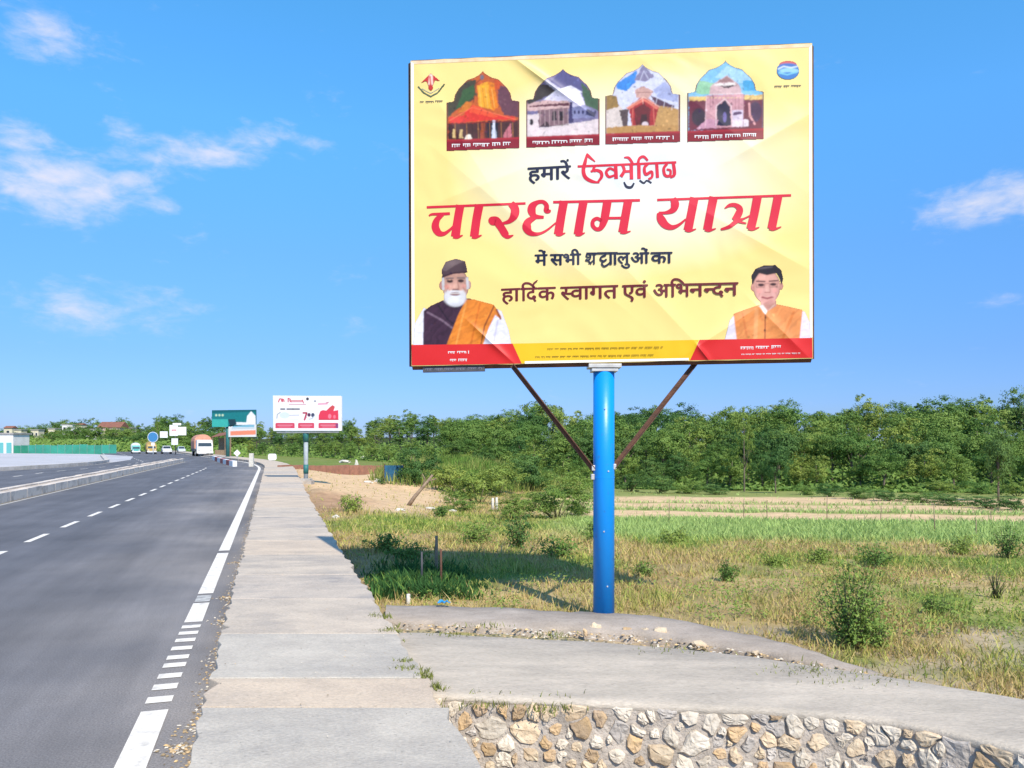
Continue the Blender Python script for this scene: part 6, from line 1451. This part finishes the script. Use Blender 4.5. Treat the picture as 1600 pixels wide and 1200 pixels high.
# green sheet fence
M_gsheet = [mat('green_sheet', (.03, .26, .16), .55, (.03, .20, .14), scale=1, objrand=.15), mat('teal_sheet', (.05, .33, .26), .55, (.05, .26, .20), scale=1, objrand=.15)]
fy = 104.0; fo = Vector((atd(100, fy), fy, gz(atd(100, fy), fy))); gf = empty('sheet_fence', fo, 'green corrugated sheet fence at the back of the pale concrete ground', 'fence'); px = 21.0; i = 0
while px < 182:
    w_ = 11.5; a = atd(px, fy)-fo.x; b = atd(px+w_, fy)-fo.x; h_ = zat(695.5+rnd.uniform(-.5, .8)-.006*(px-21), fy)-fo.z; mb = MB(); n = 12
    for j in range(n+1):
        for z in (0, h_): mb.v.append((a+(b-a-.03)*j/n, .035*math.cos(j*PI), z))
    mb.f = [(2*j, 2*j+2, 2*j+3, 2*j+1) for j in range(n)]; mb.m = [0]*n; mb.build('sheet', M_gsheet[0 if px < 42 else 1], gf)
    mb = MB(); mb.box((a, .1, h_*.5), (.08, .08, h_+.15)); mb.build('fence_post', M_grey_paint, gf); px += w_; i += 1
M_winglass = mat('dark_window_glass', (.03, .04, .05), .15, spec=.6)
M_roofs = {'red': mat('red_brown_roof', (.26, .11, .07), .85, (.18, .08, .06), scale=2), 'grey': mat('grey_roof', (.36, .34, .32), .9, (.27, .25, .24), scale=2)}
M_walls = {'cream': mat('cream_wall', (.62, .56, .40), .9, (.52, .46, .33), scale=1), 'white': mat('white_wall', (.74, .72, .68), .9, (.62, .60, .56), scale=1), 'pink': mat('pink_wall', (.60, .43, .36), .9, (.50, .35, .30), scale=1), 'teal': mat('teal_doors', (.12, .38, .38), .6)}
def house(px0, px1, yt, yb, Y, wall, roof, label, gable=False, windows=2, doors=0, name='house'):
    x0, x1 = atd(px0, Y), atd(px1, Y); W = x1-x0; g0 = gz((x0+x1)/2, Y); z0 = min(zat(yb, Y), g0+.2)-g0; H = zat(yt, Y)-g0; r_ = empty(name, ((x0+x1)/2, Y, g0), label, 'building'); D = max(W*.8, 2.5)
    mb = MB(); mb.box((0, D/2, H/2-.2), (W, D, H+.4)); mb.build('wall', M_walls[wall], r_)
    mb = MB()
    if gable:
        rh = W*.28; mb.add([(-W*.56, -.25, H), (W*.56, -.25, H), (W*.56, D+.25, H), (-W*.56, D+.25, H), (-W*.56, D/2, H+rh), (W*.56, D/2, H+rh)], [(0, 1, 5, 4), (2, 3, 4, 5), (0, 4, 3), (1, 2, 5), (3, 2, 1, 0)])
    else: mb.box((0, D/2, H+.09), (W+.3, D+.3, .2))
    mb.build('roof', M_roofs[roof], r_)
    hv = H-z0 if H > z0 else H
    for i in range(windows):
        x = -W/2+W*(i+.5)/windows; w_ = min(.8, W/windows*.45); zc = H-min(1.1, H*.3); f = MB(); f.box((x, -.03, zc), (w_+.12, .06, .85)); fr = f.build('window', M_walls['white'], r_); q = MB(); q.box((x, -.065, zc), (w_, .02, .72)); q.build('pane', M_winglass, fr)
    for i in range(doors):
        x = -W/2+W*(i+.5)/doors; q = MB(); q.box((x, -.03, .75), (W/doors*.62, .06, 1.5)); q.build('door', M_walls['teal'], r_)
    return r_
house(-30, 20.5, 678.5, 708, 105, 'white', 'grey', 'white flat-roofed building with teal doors at the left edge', False, 0, 4)
house(22, 33, 672, 690, 205, 'cream', 'grey', 'small cream house top among trees right of the white building', False, 1)
house(48, 60, 672, 692, 200, 'cream', 'grey', 'cream house half hidden by trees above the green fence', False, 2)
house(75, 86, 670, 692, 195, 'cream', 'grey', 'narrow cream tower-like house above the green fence', False, 1)
house(97, 113, 663.5, 690, 215, 'white', 'grey', 'white house high among the trees on the town skyline', False, 2)
house(154, 187, 668, 690, 200, 'pink', 'red', 'pink house with a red-brown gable roof among the trees', True, 3)
house(118, 128, 664, 690, 210, 'cream', 'red', 'little cream house with a red roof between skyline trees', True, 1)
house(132, 150, 671, 690, 190, 'white', 'grey', 'low white house left of the pink house', False, 2)
house(196, 206, 669, 690, 205, 'cream', 'grey', 'small cream house right of the pink house', False, 1)
house(6, 19, 669, 690, 230, 'cream', 'red', 'red-roofed cream house behind the white building', True, 1)
def stall():
    Y = 92.0; g0 = gz(atd(345, Y), Y); r_ = empty('stall', (atd(344, Y), Y, g0), 'small roadside stall with a sloping rust-brown roof by the bend', 'stall'); W = 19*Y/F; H = zat(681, Y)-g0
    mb = MB(); mb.add([(-W*.6, -.5, H-.15), (W*.6, -.5, H+.15), (W*.55, 1.6, H+.55), (-W*.5, 1.6, H+.35), (-W*.6, -.5, H-.21), (W*.6, -.5, H+.09), (W*.55, 1.6, H+.49), (-W*.5, 1.6, H+.29)], [(0, 1, 2, 3), (7, 6, 5, 4), (0, 4, 5, 1), (1, 5, 6, 2), (2, 6, 7, 3), (3, 7, 4, 0)]); mb.build('roof', M_roofs['red'], r_)
    for x in (-W*.5, W*.5):
        for y in (-.4, 1.5): mb = MB(); mb.tube([(x, y, 0), (x, y, H)], .05, 6); mb.build('post', M_wood, r_)
    mb = MB(); mb.box((0, 1.4, H*.45), (W, .06, H*.9)); mb.build('back_wall', M_wood, r_); mb = MB(); mb.box((0, .1, .45), (W*.8, .5, .9)); mb.build('counter', M_wood, r_)
stall()
# round blue sign and the white sign boards
Y = 95.0; xs_ = atd(239, Y); g0 = gz(xs_, Y); r_ = empty('round_sign', (xs_, Y, g0), 'round blue road sign on a white post beyond the far carriageway', 'sign'); zc = zat(683, Y)-g0; ra = 8.5*Y/F
mb = MB(); mb.tube([(0, .06, 0), (0, .06, zc)], .07, 8); mb.build('post', M_white, r_, smooth=True); mb = MB(); mb.tube([(0, .02, zc), (0, -.02, zc)], ra, 28); mb.build('disc', mat('sign_blue', (.05, .20, .40), .55), r_)
mb = MB(); mb.tube([(0, -.021, zc), (0, -.03, zc)], ra*.97, 28); mb.tube([(0, -.031, zc), (0, -.032, zc)], ra*.9, 28, 1); mb.build('rim', [M_white, bpy.data.materials['sign_blue']], r_)
mb = MB(); mb.box((0, .0, zat(694, Y)-g0), (.42, .04, .32)); mb.build('plate', M_white, r_)
xs_ = atd(274, Y); g0 = gz(xs_, Y); r_ = empty('shop_sign', (xs_, Y, g0), 'cluster of white sign boards on a dark post near the end of the median', 'sign'); zz_ = lambda y: zat(y, Y)-g0; xx_ = lambda x: atd(x, Y)-xs_
mb = MB(); mb.tube([(0, .08, 0), (0, .08, zz_(672))], .06, 8); mb.build('post', M_dark, r_, smooth=True)
for (x0, x1, y0, y1) in ((265, 278, 664, 681), (278.5, 291, 667, 680), (270, 283, 661, 664.5), (250, 262, 674, 684), (268, 278, 685, 695)):
    mb = MB(); mb.box(((xx_(x0)+xx_(x1))/2, .0, (zz_(y0)+zz_(y1))/2), (xx_(x1)-xx_(x0), .06, zz_(y0)-zz_(y1))); mb.build('sign_board', M_white, r_)
mb = MB(); mb.tube([(xx_(252), .08, zz_(678)), (xx_(270), .08, zz_(678))], .04, 6); mb.build('bracket', M_dark, r_); ink = mat('sign_red', (.55, .06, .07), .5); mb = MB(); mb.box((xx_(272), -.034, zz_(672)), (.6, .006, .12)); mb.build('sign_mark', ink, r_)
# vehicles
M_tyre = mat('tyre_rubber', (.02, .02, .02), .9); M_hub = mat('wheel_rim', (.4, .4, .4), .5, metal=.5); M_lamp = mat('lamp_glass', (.75, .75, .7), .2, spec=.6)
def wheel(par, x, y, r, w=.18):
    mb = MB(); mb.tube([(x-w/2, y, r), (x+w/2, y, r)], r, 16); o = mb.build('wheel', M_tyre, par); mb = MB(); mb.tube([(x-w/2-.01, y, r), (x+w/2+.01, y, r)], r*.55, 12); mb.build('rim', M_hub, o)
def loft(mb, prof, W, mi=0, tuck=.86):
    """a car body: side profile (y, z, half-width factor) swept across"""
    n = len(prof); v = []
    for sx in (-1, 1):
        for (y, z, k_) in prof: v.append((sx*W/2*k_, y, z))
    mb.add(v, [tuple(range(n)), tuple(reversed(range(n, 2*n)))]+[(i, n+i, n+(i+1) % n, (i+1) % n) for i in range(n)], mi)
def place(px, Y, s_off=0.0):
    x = atd(px, Y); s, t = road_st(x, Y); return x, Y, float(s)
def car(px, Y, col, label, scale=1.0):
    x, y, s = place(px, Y); m = mat('car_paint', col, .3, spec=.5); r_ = empty('car', (x, y, 0), label, 'car', 'traffic beyond the median', heading(s)); r_.scale = (scale,)*3; mb = MB()
    loft(mb, [(-1.9, .35, .96), (-1.95, .75, .94), (-1.1, .92, .95), (1.5, .95, .95), (1.85, .8, .93), (1.9, .35, .95)], 1.6); mb.build('body', m, r_, bevel=.03); mb = MB(); loft(mb, [(-1.15, .9, .92), (-.5, 1.42, .74), (1.0, 1.45, .74), (1.55, .92, .9)], 1.6); mb.build('cabin', m, r_)
    mb = MB(); mb.add([(-.66, -1.1, .97), (.66, -1.1, .97), (.55, -.57, 1.38), (-.55, -.57, 1.38)], [(0, 1, 2, 3)]); mb.build('windscreen', M_winglass, r_)
    for sx in (-1, 1):
        mb = MB(); mb.box((sx*.55, -1.94, .68), (.3, .06, .14)); mb.build('headlight', M_lamp, r_)
        mb = MB(); mb.add([(sx*.735, -.85, .98), (sx*.735, 1.3, .98), (sx*.615, .95, 1.37), (sx*.615, -.45, 1.37)], [(0, 1, 2, 3)]); mb.build('side_window', M_winglass, r_)
        for yy in (-1.2, 1.2): wheel(r_, sx*.72, yy, .31)
def truck(px, Y, cab, load, label, scale, group=None, s_round=True):
    x, y, s = place(px, Y); mc = mat('cab_paint', cab, .4); ml = mat('load_cover', load, .8, tuple(c*.7 for c in load), scale=2, bump=.3); r_ = empty('lorry', (x, y, 0), label, 'truck', group, heading(s)); r_.scale = (scale,)*3
    mb = MB(); loft(mb, [(-2.6, .45, .96), (-2.65, 1.2, .96), (-2.45, 2.05, .9), (-1.1, 2.1, .9), (-1.1, .45, .96)], 2.0); mb.build('cab', mc, r_, bevel=.04)
    mb = MB(); mb.add([(-.82, -2.66, 1.25), (.82, -2.66, 1.25), (.76, -2.47, 1.92), (-.76, -2.47, 1.92)], [(0, 1, 2, 3)]); mb.build('windscreen', M_winglass, r_)
    mb = MB(); mb.box((0, .9, .78), (2.1, 3.8, .35)); mb.build('chassis', M_dark, r_)
    mb = MB(); n = 10; pr = [(-1.05, .95), (-1.08, 1.9)]+[(-1.05*math.cos(PI*i/n), 1.95+.85*math.sin(PI*i/n)) for i in range(1, n)]+[(1.08, 1.9), (1.05, .95)]; k_ = len(pr)
    mb.add([(x_, -1.0, z_) for x_, z_ in pr]+[(x_, 2.8, z_) for x_, z_ in pr], [tuple(range(k_)), tuple(reversed(range(k_, 2*k_)))]+[(i, k_+i, k_+(i+1) % k_, (i+1) % k_) for i in range(k_)]); mb.build('load_cover', ml, r_)
    mb = MB(); mb.box((0, -2.7, .5), (1.96, .12, .26)); mb.build('bumper', M_white, r_)
    for sx in (-1, 1):
        mb = MB(); mb.box((sx*.7, -2.69, .85), (.3, .06, .2)); mb.build('headlight', M_lamp, r_)
        for yy in (-1.9, 1.7): wheel(r_, sx*.88, yy, .44, .26)
truck(316, 86, (.78, .76, .73), (.62, .30, .20), 'oncoming lorry with a white cab and orange-pink covered load at the bend', .86)
truck(212, 104, (.10, .40, .38), (.72, .76, .74), 'small teal lorry with a white cover beyond the median', .52, 'traffic beyond the median')
truck(236, 102, (.50, .34, .10), (.42, .30, .12), 'small yellow-brown lorry on the far carriageway', .58, 'traffic beyond the median')
car(260, 101, (.76, .76, .76), 'white car on the far carriageway right of the yellow-brown lorry', .72)
car(283, 110, (.55, .62, .66), 'pale grey car just beyond the end of the median', .62)
# red and white barrier at the bend
M_red = mat('barrier_red', (.46, .08, .06), .6, (.34, .07, .05), scale=3)
bo = at(346, 722, 0); rr_ = empty('road_barrier', bo, 'low red and white striped barrier along the outside of the bend', 'barrier'); pts_ = [(334, 718.5), (338, 720), (342, 721.5), (346.5, 723), (351, 724.5), (356, 726), (361, 727.5), (367, 729)]
for i, (a, b) in enumerate(zip(pts_[:-1], pts_[1:])):
    p, q = at(*a), at(*b); c = (p+q)/2-bo; mb = MB(); mb.box((c.x, c.y, .17), ((q-p).length-.05, .26, .34), rz=math.atan2(q.y-p.y, q.x-p.x)); mb.build('barrier_block', M_white if i % 2 == 0 else M_red, rr_)
def small_sign(px, py, w_, h_, yb, Y, label, diamond=False, name='roadside_sign'):
    x = atd(px, Y); g0 = gz(x, Y); r_ = empty(name, (x, Y, g0), label, 'sign'); zc = zat(py, Y)-g0; W, H = w_*Y/F, h_*Y/F
    mb = MB(); mb.tube([(0, .05, -.1), (0, .05, zc)], .045, 8); mb.build('post', M_grey_paint, r_); mb = MB()
    pl = [(0, -H/2), (W/2, 0), (0, H/2), (-W/2, 0)] if diamond else [(-W*.5, -H*.3), (-W*.35, -H/2), (W*.35, -H/2), (W*.5, -H*.3), (W*.5, H*.3), (W*.35, H/2), (-W*.35, H/2), (-W*.5, H*.3)]
    n = len(pl); mb.add([(a, .02, zc+b) for a, b in pl]+[(a, -.02, zc+b) for a, b in pl], [tuple(reversed(range(n))), tuple(range(n, 2*n))]+[(i, (i+1) % n, n+(i+1) % n, n+i) for i in range(n)]); mb.build('plate', M_white, r_)
small_sign(425.5, 714, 13, 10, 728, 58, 'blank white rounded sign plate left of the white billboard post')
small_sign(370.5, 708, 11, 11, 722, 66, 'small white diamond-shaped sign by the bend', True)
mb = MB(); p = at(393, 729); mb.box((0, 0, .4), (.28, .28, .9), taper=.85); tag(mb.build('kilometre_post', M_pale, None, p, bevel=.02), 'pale stone marker post where the pavement bends', 'post')
# trees of the town side
TSX = [-60, 0, 8, 36, 52, 85, 100, 110, 122, 140, 157, 175, 192, 208, 222, 236, 246, 256, 265, 287, 297, 307, 322, 345, 380]
TSY = [664, 668, 669, 662, 666, 655, 654, 662, 651, 660, 647, 660, 646, 658, 655, 664, 642, 652, 644, 651, 660, 655, 646, 656, 660]
def town_words(px):
    for lim, w in ((20, 'above the white building'), (60, 'above the left of the green fence'), (100, 'above the middle of the green fence'), (150, 'above the right of the green fence'), (190, 'by the pink house'), (230, 'left of the round blue sign'), (262, 'above the round blue sign'), (300, 'behind the white sign boards'), (332, 'above the oncoming lorry')):
        if px < lim: return w
    return 'behind the teal hoarding'
for (Ya, st, zone) in ((240, 13.5, 'skyline'), (178, 15, 'middle'), (150, 17, 'front')):
    px = -45.0+rnd.uniform(0, 8)
    while px < 372:
        Yt = Ya+rnd.uniform(-10, 10); x = atd(px, Yt); g0 = gz(x, Yt); top = float(np.interp(px, TSX, TSY))+rnd.uniform(-1, 3)
        if zone == 'middle': top += rnd.uniform(8, 17)
        if zone == 'front': top = max(top+14, rnd.uniform(671, 682))
        h = max(zat(top, Yt)-g0, 2.4); kd = rnd.choices(range(8), [3, 2, 1, 2, 2, 1.5, 3, 3])[0]
        ss, tt = road_st(x, Yt)
        if tt < -16.5 or tt > 5 or ss > 138:
            tree(x, Yt, h, kd, '%s %s %s' % ({'skyline': 'distant skyline', 'middle': 'middle-distance', 'front': 'roadside'}[zone], KNAME[kd], town_words(px)), 'trees on the town side of the road', rnd.uniform(1.0, 1.4) if zone != 'skyline' else rnd.uniform(.85, 1.15), 'town_tree')
        px += st*rnd.uniform(.75, 1.3)
p = Vector((atd(246, 150), 150, 0)); tree(p.x, p.y, zat(642, 150)-gz(p.x, p.y), 3, 'thin tall tree spike standing above the round blue sign', None, .28, 'town_tree')
print('trees', n_trees)
by = {}
for o in C.objects:
    if o.get('category') == 'tree' and o.get('group'): by.setdefault(o['label'], []).append(o)
for lb, os_ in by.items():
    os_.sort(key=lambda o: o.location.x/o.location.y)
    if len(os_) > 1:
        n_ = len(os_); nth = ['leftmost', 'second from left', 'third from left', 'fourth from left', 'fifth from left', 'sixth from left', 'seventh from left']
        w = {2: ['left', 'right'], 3: ['left', 'middle', 'right']}.get(n_, nth[:n_-1]+['rightmost'])
        for q, o in zip(w, os_): o['label'] = lb+', '+q+' one'
def build_scrub():
    g = np.random.default_rng(88); n = 26000; px = g.uniform(-60, 385, n); Y = g.uniform(114, 232, n); X = (px-800)/F*Y; ss, tt = road_st(X, Y); ok = (tt < -17) | (tt > 4) | (ss > 138)
    ok &= ~((px < 205) & (Y < 118)); X, Y = X[ok], Y[ok]; n = len(X); Z = ground(X, Y)+g.random(n)**1.2*(.6+2.4*fnoise(X, Y, .12, 3))
    Nn = np.stack([g.normal(0, .5, n), g.normal(-.4, .5, n), np.full(n, .7)], 1); Nn /= np.linalg.norm(Nn, axis=1, keepdims=True)
    V, T = leaf_cards(np.stack([X, Y, Z], 1), Nn, .62, g); tint = np.clip(.4+.3*g.normal(size=n), 0, 1)
    tag(link('scrub', np_mesh('scrub', V, T, M_leaf, np.repeat(tint, 4)[:, None].repeat(3, 1))), 'green scrub under the trees on the town side', kind='stuff')
build_scrub()
# low broad-leaved weeds tangled through the near field
def build_low_weeds():
    g = np.random.default_rng(91); P = []; T_ = []; n = 0
    X, Y, _g = sow(1700, 6.4, 17, 92); s, t = road_st(X, Y); lx = np.interp(X, [p[0] for p in lipR], [p[1] for p in lipR])
    ok = (t > 1.75) & (Y > lx+.1) & (wall_side(X, Y) < -1.0) & (fnoise(X, Y, .7, 41) > .47); X, Y = X[ok], Y[ok]; Z = ground(X, Y); Ns = []
    for x, y, z in zip(X, Y, Z):
        k_ = int(g.integers(8, 26)); r_ = g.uniform(.03, .10)*(1+.03*y); h_ = g.uniform(.03, .14); tn = g.uniform(.2, 1.0); q = g.normal(size=(k_, 3))*np.array([r_, r_, 0]); q[:, 2] = g.random(k_)*h_; P.append(q+np.array([x, y, z+.02])); T_.append(np.clip(tn+.15*g.normal(size=k_), 0, 1)); m_ = np.stack([g.normal(0, .5, k_), g.normal(-.2, .5, k_), np.full(k_, .8)], 1); Ns.append(m_/np.linalg.norm(m_, axis=1, keepdims=True))
    P = np.concatenate(P); Nn = np.concatenate(Ns); tint = np.concatenate(T_); V, T = leaf_cards(P, Nn, .034, g, .5)
    tag(link('low_weeds', np_mesh('low_weeds', V, T, M_leafy, np.repeat(tint, 4)[:, None].repeat(3, 1))), 'low broad-leaved weeds in the grass', kind='stuff')
build_low_weeds()
